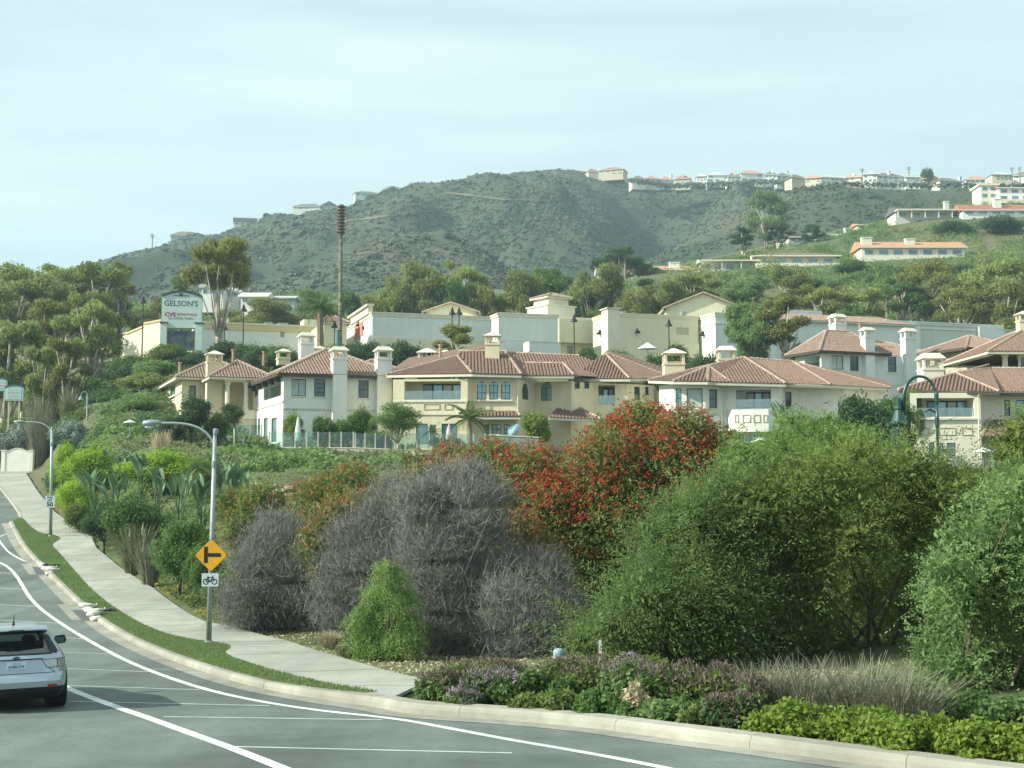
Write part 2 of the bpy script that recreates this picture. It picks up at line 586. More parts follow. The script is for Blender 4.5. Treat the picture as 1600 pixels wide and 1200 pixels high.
mb = MB()
rows = np.r_[np.arange(-40, 20, 2.0), np.arange(20, 175, 1.5)]
prev = None
for Y in rows:
 x1 = float(kx(Y)) + 0.05
 cur = [(x1 - w, Y, float(zr(Y))) for w in (30, 22, 15, 10, 6, 3, 0)]
 if prev:
  for i in range(len(cur) - 1):
   mb.quad(prev[i], prev[i + 1], cur[i + 1], cur[i])
 prev = cur
struct(mb.build('road', M_asphalt, smooth=True))

def offset_path(pts, d):
 """Shift a plan path sideways (to its right when d > 0)."""
 out = []
 for i, p in enumerate(pts):
  t = pts[min(i + 1, len(pts) - 1)] - pts[max(i - 1, 0)]
  t.z = 0
  t.normalize()
  out.append(Vector((p.x + t.y * d, p.y - t.x * d, p.z)))
 return out

def ribbon(mb, path, d0, d1, dz):
 a = offset_path(path, d0); b = offset_path(path, d1)
 for p in a + b:
  p.z = float(zr(p.y)) + dz
 for i in range(len(a) - 1):
  mb.quad(a[i], b[i], b[i + 1], a[i + 1])

def kerb_run(name, path, w=0.17, h=0.14):
 """Rounded kerb along a path of its front top edge; the path runs away from the camera."""
 mb = MB()
 prof = [(-0.05, -0.05), (-0.035, h * 0.55), (-0.015, h - 0.025), (0.02, h), (w, h), (w, -0.05)]
 rings = []
 for i, p in enumerate(path):
  t = path[min(i + 1, len(path) - 1)] - path[max(i - 1, 0)]
  t.z = 0
  t.normalize()
  r = Vector((t.y, -t.x, 0))
  k = 1 + .9 * float(smooth01((26 - p.y) / 4.0)) if w < .2 else 1
  rings.append([p + r * (o * (k if o > .03 else 1)) + Vector((0, 0, float(zr(p.y)) - p.z + z * (1 + .3 * (k - 1)))) for o, z in prof])
 n = len(prof)
 for a, b in zip(rings[:-1], rings[1:]):
  for k in range(n - 1):
   mb.quad(a[k], a[k + 1], b[k + 1], b[k])
 mb.add(rings[0], [tuple(range(n))])
 mb.add(rings[-1], [tuple(range(n - 1, -1, -1))])
 return mb

# the kerb is poured in lengths with a thin joint between them
kpath = resample(smooth_path(kerb_near[-1:] + kerb), 0.5)
kroot = struct(MB().build('kerb', M_kerb)) if False else None
mbk = MB(); ribbon(mbk, kpath, 0.0, 0.15, 0.02)
kroot = struct(mbk.build('kerb', M_concd))
seg = []
i = 0
cnt = 0
while i < len(kpath) - 1:
 j = min(i + 7, len(kpath) - 1)
 if len(kpath) - 1 - j < 3:
  j = len(kpath) - 1
 s = kpath[i:j + 1]
 s = [s[0].lerp(s[1], 0.012)] + s[1:-1] + [s[-1].lerp(s[-2], 0.012)]
 kerb_run('kerb_length', s).build('kerb_length', M_kerb, kroot)
 i = j
mbk = MB();
kf = resample(smooth_path([kerb[-1].lerp(kerb_far[0], 0.6)] + kerb_far), 1.0)
ob = kerb_run('kerb', kf, 0.25).build('kerb', M_kerb)
struct(ob)
# gutter pan
mb = MB()
ribbon(mb, kpath, -0.48, -0.045, 0.006)
struct(mb.build('gutter', M_gutter))

# lawn verge between kerb and pavement
lpath = resample(smooth_path(lawn_back, 1), 0.6)
lawn_front = [p for p in offset_path(kpath, 0.168) if lpath[0].y - 0.4 < p.y < lpath[-1].y + 0.3]
def strip_between(mb, A, B, dzA, dzB, crown=0.0, nx=4):
 """Sheet between two plan paths, matched by length."""
 def at(path, t):
  L = [0]
  for a, b in zip(path[:-1], path[1:]):
   L.append(L[-1] + (b - a).length)
  d = t * L[-1]
  for i in range(len(path) - 1):
   if L[i + 1] >= d:
    k = (d - L[i]) / max(1e-6, L[i + 1] - L[i])
    return path[i].lerp(path[i + 1], k)
  return path[-1]
 n = 120
 prev = None
 for i in range(n + 1):
  a, b = at(A, i / n), at(B, i / n)
  row = []
  for k in range(nx + 1):
   f = k / nx
   p = a.lerp(b, f)
   row.append((p.x, p.y, float(zr(p.y)) + dzA + (dzB - dzA) * f + crown * math.sin(math.pi * f)))
  if prev:
   for k in range(nx):
    mb.quad(prev[k], row[k], row[k + 1], prev[k + 1])
  prev = row
from mathutils.geometry import tessellate_polygon
def sheet(name, poly, dz, m, parent=None, cell=0.8):
 """Ground sheet over a plan outline, following the road level."""
 bm = bmesh.new()
 tris = tessellate_polygon([[Vector((p.x, p.y, 0)) for p in poly]])
 vs = [bm.verts.new((p.x, p.y, 0)) for p in poly]
 for t in tris:
  try:
   bm.faces.new([vs[k] for k in t])
  except ValueError:
   pass
 ymin = min(p.y for p in poly); ymax = max(p.y for p in poly)
 y = ymin + cell
 while y < ymax:
  geom = bm.verts[:] + bm.edges[:] + bm.faces[:]
  bmesh.ops.bisect_plane(bm, geom=geom, plane_co=(0, y, 0), plane_no=(0, 1, 0))
  y += cell
 for v in bm.verts:
  v.co.z = float(zr(v.co.y)) + dz
 bmesh.ops.recalc_face_normals(bm, faces=bm.faces)
 for f in bm.faces:
  if f.normal.z < 0:
   f.normal_flip()
 me = bpy.data.meshes.new(name)
 bm.to_mesh(me)
 bm.free()
 return link(name, me, m, parent)
lawn_poly = lawn_front + lpath[::-1]
struct(sheet('lawn', lawn_poly, 0.152, M_lawn))

# pavement: base sheet and one slab per bay
kb = [p for p in offset_path(kpath, 0.168) if p.y < lpath[0].y - 0.2 and p.x < kerb[8].x + 0.3][::1]
kb = [p for p in kb if p.y > WY0 - 3.5]
wpath = resample(walk_back, 0.6)
# left edge from near to far: the kerb, the lawn, then the far kerb
left = kb + lpath + offset_path(kf, 0.25)[2:]
left = sorted(left, key=lambda p: p.y) if False else left
walk_poly = left + wpath[::-1]
M_concbase = M_concd
# slabs: cut the walk outline into bays across its length
bm = bmesh.new()
tris = tessellate_polygon([[Vector((p.x, p.y, 0)) for p in walk_poly]])
vs = [bm.verts.new((p.x, p.y, 0)) for p in walk_poly]
for t in tris:
 try:
  bm.faces.new([vs[k] for k in t])
 except ValueError:
  pass
wroot = struct(sheet('sidewalk', walk_poly, 0.125, M_concd))
cen = [(-1.9, 23.5)]
cuts = []
prevc = None
for Y in np.arange(WY0 - 3.0, 112, 0.1):
 c = Vector((float(wx(Y)) - 1.0, Y, 0))
 if prevc is None or (c - prevc).length >= 1.83 * (1 if Y < 70 else 2):
  t = Vector((float(wx(Y + 1)) - float(wx(Y - 1)), 2.0, 0)).normalized()
  cuts.append((c, t))
  prevc = c
for c, t in cuts:
 bmesh.ops.bisect_plane(bm, geom=bm.verts[:] + bm.edges[:] + bm.faces[:], plane_co=c, plane_no=t)
def bay(f):
 p = f.calc_center_median()
 k = 0
 for i, (c, t) in enumerate(cuts):
  if (Vector((p.x, p.y, 0)) - c).dot(t) > 0:
   k = i + 1
 return k
groups = {}
bm.faces.ensure_lookup_table()
for f in bm.faces:
 groups.setdefault(bay(f), []).append([Vector((v.co.x, v.co.y, 0)) for v in f.verts])
bm.free()
for k in sorted(groups):
 b2 = bmesh.new()
 for poly in groups[k]:
  vv = [b2.verts.new(p) for p in poly]
  try:
   b2.faces.new(vv)
  except ValueError:
   pass
 bmesh.ops.remove_doubles(b2, verts=b2.verts[:], dist=0.002)
 tilt = random.uniform(-0.004, 0.004)
 lo = [cuts[k - 1]] if k > 0 else []
 hi = [cuts[k]] if k < len(cuts) else []
 for v in b2.verts:                     # open the joint
  for c, t in lo:
   d = (Vector((v.co.x, v.co.y, 0)) - c).dot(t)
   if abs(d) < 0.02:
    v.co += t * 0.016
  for c, t in hi:
   d = (Vector((v.co.x, v.co.y, 0)) - c).dot(t)
   if abs(d) < 0.02:
    v.co -= t * 0.016
 for y in np.arange(math.floor(min(v.co.y for v in b2.verts)), max(v.co.y for v in b2.verts), 1.5):
  bmesh.ops.bisect_plane(b2, geom=b2.verts[:] + b2.edges[:] + b2.faces[:], plane_co=(0, y, 0), plane_no=(0, 1, 0))
 for v in b2.verts:
  v.co.z = float(zr(v.co.y)) + 0.15 + tilt
 bmesh.ops.recalc_face_normals(b2, faces=b2.faces)
 for f in b2.faces:
  if f.normal.z < 0:
   f.normal_flip()
 ex = bmesh.ops.extrude_face_region(b2, geom=b2.faces[:], use_keep_orig=True)
 for v in [g for g in ex['geom'] if isinstance(g, bmesh.types.BMVert)]:
  v.co.z -= 0.06
 me = bpy.data.meshes.new('slab')
 b2.to_mesh(me)
 b2.free()
 link('slab', me, M_conc, wroot)

# concrete apron and driveway at the far end of the pavement
pv = [GP(*q) for q in [(-60, 738), (0, 741), (46, 742), (40, 726), (0, 727), (-60, 722)]]
struct(sheet('driveway', pv, 0.165, mat('driveway', (0.27, 0.25, 0.22), (0.34, 0.32, 0.28), scale=2, rough=0.9), cell=3))

# ------------------------------------------------------------------ painted lines
def line_px(name, pxs, w, dz=0.006, m=None):
 pts = resample(smooth_path([GP(a, b) for a, b in pxs]), 0.5)
 mb = MB()
 ribbon(mb, pts, -w / 2, w / 2, dz)
 return struct(mb.build(name, m or M_paint))
line_px('lane_line', [(1180, 1232), (1040, 1200), (920, 1177), (800, 1157), (700, 1138), (620, 1123), (490, 1110), (380, 1092), (300, 1072), (217, 1042), (150, 1006), (100, 977), (50, 940), (30, 905), (15, 887), (0, 879)], 0.16)
line_px('lane_line', [(520, 1232), (440, 1200), (370, 1172), (300, 1147), (240, 1125), (170, 1101), (100, 1074), (40, 1045), (0, 1022), (-60, 985)], 0.19)
line_px('lane_line', [(49, 881), (34, 875), (14, 864), (4, 852), (-6, 838)], 0.12)
line_px('lane_line', [(-10, 842), (0, 838), (12, 834)], 0.12)
cross = [(367, 1167, 800, 1177), (255, 1120, 597, 1125), (108, 1096, 422, 1103), (60, 1070, 312, 1078), (60, 1043, 235, 1050), (60, 1018, 178, 1022), (40, 993, 129, 998), (-20, 968, 95, 974), (-40, 943, 65, 948), (-40, 917, 42, 921), (-40, 893, 24, 896)]
for a in cross:
 p, q = GP(a[0], a[1]), GP(a[2], a[3])
 mb = MB()
 ribbon(mb, resample([p, q], 0.6), -0.035, 0.035, 0.005)
 struct(mb.build('cross_line', M_paintthin))
# repairs in the gutter below the inlets
def patch(pxs, m, dz):
 struct(sheet('road_patch', [GP(*q) for q in pxs], dz, m, cell=1.5))
patch([(90, 945), (108, 944), (132, 970), (113, 970)], M_gutter, 0.010)
patch([(112, 953), (135, 954), (150, 970), (128, 970)], M_patch, 0.014)
patch([(33, 881), (48, 882), (58, 898), (45, 898)], M_gutter, 0.010)
patch([(50, 886), (66, 886), (74, 898), (58, 899)], M_patch, 0.014)
for px in (1292, 1306, 1344, 1396):
 q = min(range(1, len(kpath) - 1), key=lambda i: abs(proj(kpath[i])[0] - px))
 p = kpath[q]; t_ = kpath[q + 1] - kpath[q - 1]; t_.z = 0; t_.normalize(); r_ = Vector((t_.y, -t_.x, 0)); b_ = Vector((p.x, p.y, float(zr(p.y))))
 p = b_ + t_ * ((px - proj(b_)[0]) / max(1e-6, proj(b_ + t_)[0] - proj(b_)[0]))
 mb = MB(); mb.quad(*[p + t_ * a + r_ * o + Vector((0, 0, z)) for a, o, z in ((-.03, -.047, .03), (.03, -.047, .03), (.045, -.041, .10), (-.01, -.041, .10))])
 struct(mb.build('paint_mark', M_paint))

# ------------------------------------------------------------------ building materials
def streak(m):
 t = m.node_tree
 if 'streaked' in m:
  return m
 m['streaked'] = 1
 b = t.nodes['Principled BSDF']
 src = b.inputs['Base Color'].links[0].from_socket
 co = t.nodes.new('ShaderNodeTexCoord'); mp = t.nodes.new('ShaderNodeMapping'); mp.inputs['Scale'].default_value = (.9, .9, .2)
 n = t.nodes.new('ShaderNodeTexNoise'); n.inputs['Scale'].default_value = 1.3; n.inputs['Detail'].default_value = 5; n.inputs['Roughness'].default_value = .65
 t.links.new(co.outputs['Object'], mp.inputs['Vector']); t.links.new(mp.outputs['Vector'], n.inputs['Vector'])
 mr = t.nodes.new('ShaderNodeMapRange'); mr.inputs['From Min'].default_value = .35; mr.inputs['From Max'].default_value = .65; mr.inputs['To Min'].default_value = .94; mr.inputs['To Max'].default_value = 1.02
 t.links.new(n.outputs['Fac'], mr.inputs['Value'])
 hv = t.nodes.new('ShaderNodeHueSaturation')
 t.links.new(mr.outputs['Result'], hv.inputs['Value']); t.links.new(src, hv.inputs['Color']); t.links.new(hv.outputs['Color'], b.inputs['Base Color'])
 return m
def stucco(name, c, d=0.06):
 c2 = tuple(x * (1 - d) for x in c)
 return streak(mat(name, c, c2, scale=1.2, rough=0.9, bump=0.12, bscale=25, c3=tuple(x * (1 - 0.8 * d) for x in c), s3=0.25))
M_cream = stucco('cream_stucco', (0.70, 0.62, 0.44))
M_creamlt = stucco('pale_cream_stucco', (0.74, 0.70, 0.58))
M_white = stucco('white_stucco', (0.76, 0.755, 0.70))
M_bluewhite = stucco('cool_white_stucco', (0.66, 0.70, 0.68))
M_greyst = stucco('grey_green_stucco', (0.56, 0.58, 0.51))
M_tan = stucco('tan_stucco', (0.50, 0.44, 0.33))
M_yellow = stucco('yellow_stucco', (0.70, 0.62, 0.36))
M_stone = mat('ledge_stone', (0.30, 0.26, 0.2), (0.5, 0.45, 0.36), scale=3, rough=0.9, bump=0.5, bscale=4, detail=2)
M_trim = mat('trim_paint', (0.66, 0.63, 0.53), (0.62, 0.59, 0.5), scale=2, rough=0.7)
M_fascia = mat('pale_fascia', (0.58, 0.56, 0.46), (0.52, 0.5, 0.42), scale=1.5, rough=0.7)
M_fasciad = mat('dark_fascia', (0.055, 0.05, 0.042), (0.075, 0.068, 0.058), scale=2, rough=0.6)
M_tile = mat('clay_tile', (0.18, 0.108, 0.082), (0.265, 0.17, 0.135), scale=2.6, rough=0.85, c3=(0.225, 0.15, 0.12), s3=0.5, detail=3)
M_tilelt = mat('pale_clay_tile', (0.22, 0.145, 0.115), (0.35, 0.255, 0.21), scale=2.6, rough=0.85, c3=(0.28, 0.19, 0.15), s3=0.5, detail=3)  # second clay tile colour, paler over the whole roof
M_deck = mat('tile_channel', (0.135, 0.085, 0.07), (0.175, 0.115, 0.095), scale=2, rough=0.9)
M_cap = mat('ridge_tile', (0.33, 0.235, 0.19), (0.45, 0.34, 0.28), scale=1.5, rough=0.85)
M_frame = mat('window_frame', (0.50, 0.50, 0.45), (0.46, 0.46, 0.41), scale=3, rough=0.6)
M_framed = mat('dark_window_frame', (0.03, 0.032, 0.032), rough=0.5)
M_dark = mat('dark_interior', (0.02, 0.02, 0.02), rough=0.9)
M_pane = mat('window_glass', (0.16, 0.30, 0.33), (0.24, 0.4, 0.42), scale=0.8, rough=0.12, spec=1.0, metal=0.35)
M_paned = mat('dim_window_glass', (0.03, 0.06, 0.07), (0.06, 0.1, 0.11), scale=0.8, rough=0.1, spec=1.0, metal=0.2)
M_curtain = mat('drawn_curtain', (0.45, 0.52, 0.5), (0.35, 0.42, 0.42), scale=2, rough=0.5, spec=0.6)
M_balg = glassmat('balustrade_glass', (0.66, 0.76, 0.74), 0.22, 0.05)
M_fenceg = glassmat('screen_glass', (0.74, 0.86, 0.82), 0.06, 0.05)
M_metal = mat('grey_metal', (0.35, 0.37, 0.37), (0.3, 0.32, 0.32), scale=4, rough=0.5, metal=0.6)
M_pipe = mat('vent_pipe', (0.45, 0.27, 0.2), (0.4, 0.23, 0.17), scale=4, rough=0.7)

# ------------------------------------------------------------------ walls with openings
class Edge:
 """One straight wall seen in plan, outside on its right when going p0 -> p1."""
 def __init__(s, p0, p1):
  s.p0 = Vector((p0[0], p0[1])); s.p1 = Vector((p1[0], p1[1]))
  s.d = (s.p1 - s.p0); s.L = s.d.length; s.d.normalize()
  s.n = Vector((s.d.y, -s.d.x))
  s.holes = []
 def uv(s, px, py):
  r = ray(px, py)
  t = (s.p0.x * s.n.x + s.p0.y * s.n.y) / (r[0] * s.n.x + r[1] * s.n.y)
  return (r[0] * t - s.p0.x) * s.d.x + (r[1] * t - s.p0.y) * s.d.y, r[2] * t
 def at(s, u, z, dep=0.0):
  return (s.p0.x + s.d.x * u - s.n.x * dep, s.p0.y + s.d.y * u - s.n.y * dep, z)
 def box(s, mb, u0, u1, z0, z1, d0, d1):
  """d: depth behind the wall face (negative stands proud)."""
  mb.hexa([s.at(u0, z0, d0), s.at(u1, z0, d0), s.at(u1, z0, d1), s.at(u0, z0, d1), s.at(u0, z1, d0), s.at(u1, z1, d0), s.at(u1, z1, d1), s.at(u0, z1, d1)])
 def rect(s, px0, py0, px1, py1):
  u0, za = s.uv(px0, py0); u1, zb = s.uv(px1, py1)
  u0b, _ = s.uv(px0, py1)
  return [max(0.04, min(u0, u1)), min(s.L - 0.04, max(u0, u1)), min(za, zb), max(za, zb)]

def wall_mesh(mb, e, z0, z1, reveal=0.16):
 us = sorted({0.0, e.L} | {h[0] for h in e.holes} | {h[1] for h in e.holes})
 vs = sorted({z0, z1} | {min(max(h[2], z0), z1) for h in e.holes} | {min(max(h[3], z0), z1) for h in e.holes})
 for a, b in zip(us[:-1], us[1:]):
  for c, d in zip(vs[:-1], vs[1:]):
   if b - a < 1e-4 or d - c < 1e-4:
    continue
   um, vm = (a + b) / 2, (c + d) / 2
   if any(h[0] < um < h[1] and h[2] < vm < h[3] for h in e.holes):
    continue
   mb.quad(e.at(a, c), e.at(b, c), e.at(b, d), e.at(a, d))
 for h in e.holes:
  u0, u1, c, d = h[:4]
  dep = h[5] if len(h) > 5 else reveal
  mb.quad(e.at(u0, c), e.at(u0, c, dep), e.at(u0, d, dep), e.at(u0, d))
  mb.quad(e.at(u1, c), e.at(u1, d), e.at(u1, d, dep), e.at(u1, c, dep))
  mb.quad(e.at(u0, c), e.at(u1, c), e.at(u1, c, dep), e.at(u0, c, dep))
  mb.quad(e.at(u0, d), e.at(u0, d, dep), e.at(u1, d, dep), e.at(u1, d))
  if h[4] == 'arch':          # spandrels round the arch head
   r = (u1 - u0) / 2; cx = (u0 + u1) / 2; zc = d - r
   pr = [(cx - r * math.cos(t), zc + r * math.sin(t)) for t in np.linspace(0, math.pi, 13)]
   for (ua, za), (ub, zb) in zip(pr[:-1], pr[1:]):
    mb.quad(e.at(ua, za), e.at(ub, zb), e.at(ub, d), e.at(ua, d))
    mb.quad(e.at(ua, za), e.at(ua, za, dep), e.at(ub, zb, dep), e.at(ub, zb))

def opening(root, e, px0, py0, px1, py1, kind='sash', fm=None, gm=None, sill=True, deep=1.5, wallm=None, bars=None):
 """Cuts an opening into wall e and fits it: window (> pane), balcony (> glass door, balustrade) or door."""
 r = e.rect(px0, py0, px1, py1)
 u0, u1, z0, z1 = r
 if u1 - u0 < 0.15 or z1 - z0 < 0.15:
  return
 fm = fm or M_framed
 gm = gm or M_pane
 if kind == 'balcony':
  e.holes.append([u0, u1, z0, z1, kind, deep])
  mb = MB()
  e.box(mb, u0 - 0.1, u1 + 0.1, z0 - 0.25, z1 + 0.1, deep, deep + 0.1)
  b = mb.build('balcony', wallm or M_tan, root)
  w = (u1 - u0)
  n = max(2, int(round(w / 1.15)))
  a0 = u0 + w * 0.28
  for i in range(n):
   x0 = a0 + (u1 - 0.1 - a0) * i / n; x1 = a0 + (u1 - 0.1 - a0) * (i + 1) / n
   m2 = MB()
   t = 0.07
   for q in ((x0, x0 + t, z0 - 0.2, z1 - 0.12), (x1 - t, x1, z0 - 0.2, z1 - 0.12), (x0 + t, x1 - t, z1 - 0.24, z1 - 0.12), (x0 + t, x1 - t, z0 - 0.2, z0 - 0.1)):
    e.box(m2, *q, deep - 0.07, deep)
   d = m2.build('balcony_door', M_framed, root)
   m3 = MB()
   e.box(m3, x0 + t, x1 - t, z0 - 0.1, z1 - 0.24, deep - 0.045, deep - 0.02)
   m3.build('pane', [M_paned, M_pane, M_curtain, M_pane][(i + int(px0)) % 4], d)
  zb = z0 + (z1 - z0) * 0.48
  n = max(2, int(round(w / 1.3)))
  for i in range(n):
   m4 = MB()
   e.box(m4, u0 + w * i / n + 0.015, u0 + w * (i + 1) / n - 0.015, z0 + 0.03, zb, 0.10, 0.125)
   m4.build('balustrade_pane', M_balg, b)
  return
 dep = 0.16
 e.holes.append([u0, u1, z0, z1, 'arch' if kind == 'arch' else kind, dep])
 t = 0.06 if kind != 'slot' else 0.04
 mb = MB()
 for q in ((u0, u0 + t, z0, z1), (u1 - t, u1, z0, z1), (u0 + t, u1 - t, z1 - t, z1), (u0 + t, u1 - t, z0, z0 + t)):
  e.box(mb, *q, 0.09, 0.15)
 um, zm = (u0 + u1) / 2, (z0 + z1) / 2
 if kind in ('sash', 'grid'):
  e.box(mb, u0 + t, u1 - t, zm - 0.03, zm + 0.03, 0.095, 0.145)
 if kind in ('arch', 'grid', 'double'):
  e.box(mb, um - 0.02, um + 0.02, z0 + t, z1 - t, 0.10, 0.14)
 if kind == 'arch':
  zt = z1 - (u1 - u0) / 2
  e.box(mb, u0 + t, um - 0.02, zt - 0.02, zt + 0.02, 0.10, 0.14)
  e.box(mb, um + 0.02, u1 - t, zt - 0.02, zt + 0.02, 0.10, 0.14)
  e.box(mb, u0 + t, um - 0.02, (z0 + zt) / 2 - 0.02, (z0 + zt) / 2 + 0.02, 0.10, 0.14)
  e.box(mb, um + 0.02, u1 - t, (z0 + zt) / 2 - 0.02, (z0 + zt) / 2 + 0.02, 0.10, 0.14)
 if bars:
  for k in range(1, bars):
   zz = z0 + (z1 - z0) * k / bars
   e.box(mb, u0 + t, u1 - t, zz - 0.015, zz + 0.015, 0.10, 0.14)
 w = mb.build('glazed_door' if kind == 'door' else 'window', fm, root)
 m2 = MB()
 e.box(m2, u0 + t * 0.5, u1 - t * 0.5, z0 + t * 0.5, z1 - t * 0.5, 0.125, 0.14)
 m2.build('pane', gm, w)
 if sill and kind != 'door':
  m3 = MB()
  e.box(m3, u0 - 0.10, u1 + 0.10, z0 - 0.13, z0 - 0.002, -0.07, 0.08)
  m3.build('sill', M_trim, w)
 return w

def panel_mould(root, e, px0, py0, px1, py1):
 u0, u1, z0, z1 = e.rect(px0, py0, px1, py1)
 mb = MB()
 t = 0.06
 for q in ((u0, u0 + t, z0, z1), (u1 - t, u1, z0, z1), (u0 + t, u1 - t, z1 - t, z1), (u0 + t, u1 - t, z0, z0 + t)):
  e.box(mb, *q, -0.05, 0.01)
 mb.build('wall_moulding', M_tan, root)

def band(root, e, py, h=0.16, proud=0.08, m=None, px0=None, px1=None):
 u, z = e.uv(px0 if px0 else 800, py) if px0 else (0, 0)
 if px0 is None:
  px0 = proj((e.p0.x, e.p0.y, ZP(py, e.p0.y)))[0]; px1 = proj((e.p1.x, e.p1.y, ZP(py, e.p1.y)))[0]
 u0, z = e.uv(px0, py)
 u1, _ = e.uv(px1, py)
 mb = MB()
 e.box(mb, max(u0, 0), min(u1, e.L), z - h, z, -proud, 0.02)
 mb.build('string_course', m or M_trim, root)

# ------------------------------------------------------------------ tiled roofs
class Roof:
 def __init__(s, root, tile=None, fascia=None, pitch_col=0.30):
  s.root = root; s.faces = []; s.ridges = []; s.eaves = []
  s.tile = tile or M_tile; s.fascia = fascia or M_fascia; s.sp = pitch_col
 def face(s, pts, eave=True, ridges=()):
  """pts: first two are the eave ends (left, right seen from outside); later points are put onto their plane."""
  p = [Vector(q) for q in pts]
  if len(p) == 4:
   n = (p[1] - p[0]).cross(p[2] - p[0])
   if abs(n.z) > 1e-6:
    p[3].z = p[0].z - ((p[3].x - p[0].x) * n.x + (p[3].y - p[0].y) * n.y) / n.z
  if len(p) == 4:
   q3 = Vector(pts[3])
   if abs(p[3].z - q3.z) > 1.2:
    p[3].z = q3.z
  s.faces.append(p)
  if eave:
   s.eaves.append((p[0], p[1], sum(p, Vector()) / len(p)))
  for a, b in ridges:
   s.ridges.append((p[a], p[b]))
  return p
 def hip(s, o, ux, w, d, ze, rise, r0=None, r1=None, back=True):
  """Hipped roof on a rectangle: o front-left eave corner, ux along the front, rises to a ridge."""
  ux = Vector((ux[0], ux[1], 0)).normalized(); uy = Vector((-ux.y, ux.x, 0))
  O = Vector((o[0], o[1], ze))
  q = lambda a, b, h=0: O + ux * a + uy * b + Vector((0, 0, h))
  if w >= d:
   r0 = r0 or (d / 2, d / 2); r1 = r1 or (w - d / 2, d / 2)
  else:
   r0 = r0 or (w / 2, w / 2); r1 = r1 or (w / 2, d - w / 2)
  A, B, C_, D = q(0, 0), q(w, 0), q(w, d), q(0, d)
  R0, R1 = q(*r0, rise), q(*r1, rise)
  if w >= d:
   s.face([A, B, R1, R0], ridges=[(0, 3), (1, 2), (2, 3)]); s.face([B, C_, R1]); s.face([C_, D, R0, R1], ridges=[(0, 3), (1, 2)]); s.face([D, A, R0])
  else:
   s.face([A, B, R0], ridges=[(0, 2), (1, 2)]); s.face([B, C_, R1, R0], ridges=[(2, 3), (1, 2)]); s.face([C_, D, R1], ridges=[(1, 2)]); s.face([D, A, R0, R1])
 def build(s, name='roof', caps=True):
  deck = MB(); tiles = MB(); caplist = []; faslist = []
  for p in s.faces:
   deck.add(p, [tuple(range(len(p)))])
   A, B = p[0], p[1]
   u = (B - A).normalized()
   n = (B - A).cross(p[2] - A).normalized()
   if n.z < 0:
    n = -n
   v = n.cross(u)
   if v.z < 0:
    v = -v
   pl = [((q - A).dot(u), (q - A).dot(v)) for q in p]
   umin = min(a for a, b in pl); umax = max(a for a, b in pl)
   k = umin + s.sp * 0.5
   while k < umax:
    vv = []
    for (a0, b0), (a1, b1) in zip(pl, pl[1:] + pl[:1]):
     if (a0 - k) * (a1 - k) < 0:
      vv.append(b0 + (b1 - b0) * (k - a0) / (a1 - a0))
    if len(vv) >= 2:
     v0, v1 = min(vv), max(vv)
     x = v0 - 0.06
     L = 0.46
     while x < v1 - 0.1:
      y = min(x + L, v1)
      j = random.uniform(-0.012, 0.012)
      w0, w1 = s.sp * 0.40, s.sp * 0.34
      vs = []
      for (yy, w, h) in ((x, w0, 0.035), (y + 0.05, w1, 0.012)):
       for (c, hh) in ((-1, 0.0), (-0.55, 0.085), (0.55, 0.085), (1, 0.0)):
        vs.append(A + u * (k + j + c * w) + v * yy + n * (h + hh))
      tiles.add(vs, [(0, 1, 5, 4), (1, 2, 6, 5), (2, 3, 7, 6), (0, 3, 2, 1)])
      x += L
    k += s.sp
  for a, b in s.ridges:
   cap = MB(); caplist.append(cap)
   L = (b - a).length
   m = max(1, int(L / 0.45))
   for i in range(m):
    p0 = a.lerp(b, i / m); p1 = a.lerp(b, min(1, (i + 1.12) / m))
    cap.tube([p0 + Vector((0, 0, 0.06)), p1 + Vector((0, 0, 0.035))], [0.17, 0.14], 6)
  for a, b, c in s.eaves:
   d = (b - a); d.z = 0; d.normalize()
   nin = Vector((-d.y, d.x, 0))
   if nin.dot(c - a) < 0:
    nin = -nin
   za = a.z; zb = b.z
   ext = 0.0
   fas = MB(); faslist.append(fas)
   def pt(base, off, dz):
    return base + nin * off + Vector((0, 0, dz))
   fas.hexa([pt(a, -0.02, -0.24), pt(b, -0.02, -0.24), pt(b, 0.14, -0.24), pt(a, 0.14, -0.24), pt(a, -0.02, -0.02), pt(b, -0.02, -0.02), pt(b, 0.14, -0.02), pt(a, 0.14, -0.02)])
   fas.quad(pt(a, 0.14, -0.2), pt(a, 1.1, -0.2), pt(b, 1.1, -0.2), pt(b, 0.14, -0.2))
  r = deck.build(name, M_deck, s.root)
  t = tiles.build('roof_tile', s.tile, r)
  t['kind'] = 'stuff'
  for cap in caplist if caps else ():
   cap.build('ridge_cap', M_cap, r)
  for fas in faslist:
   fas.build('eave', s.fascia, r)
  return r

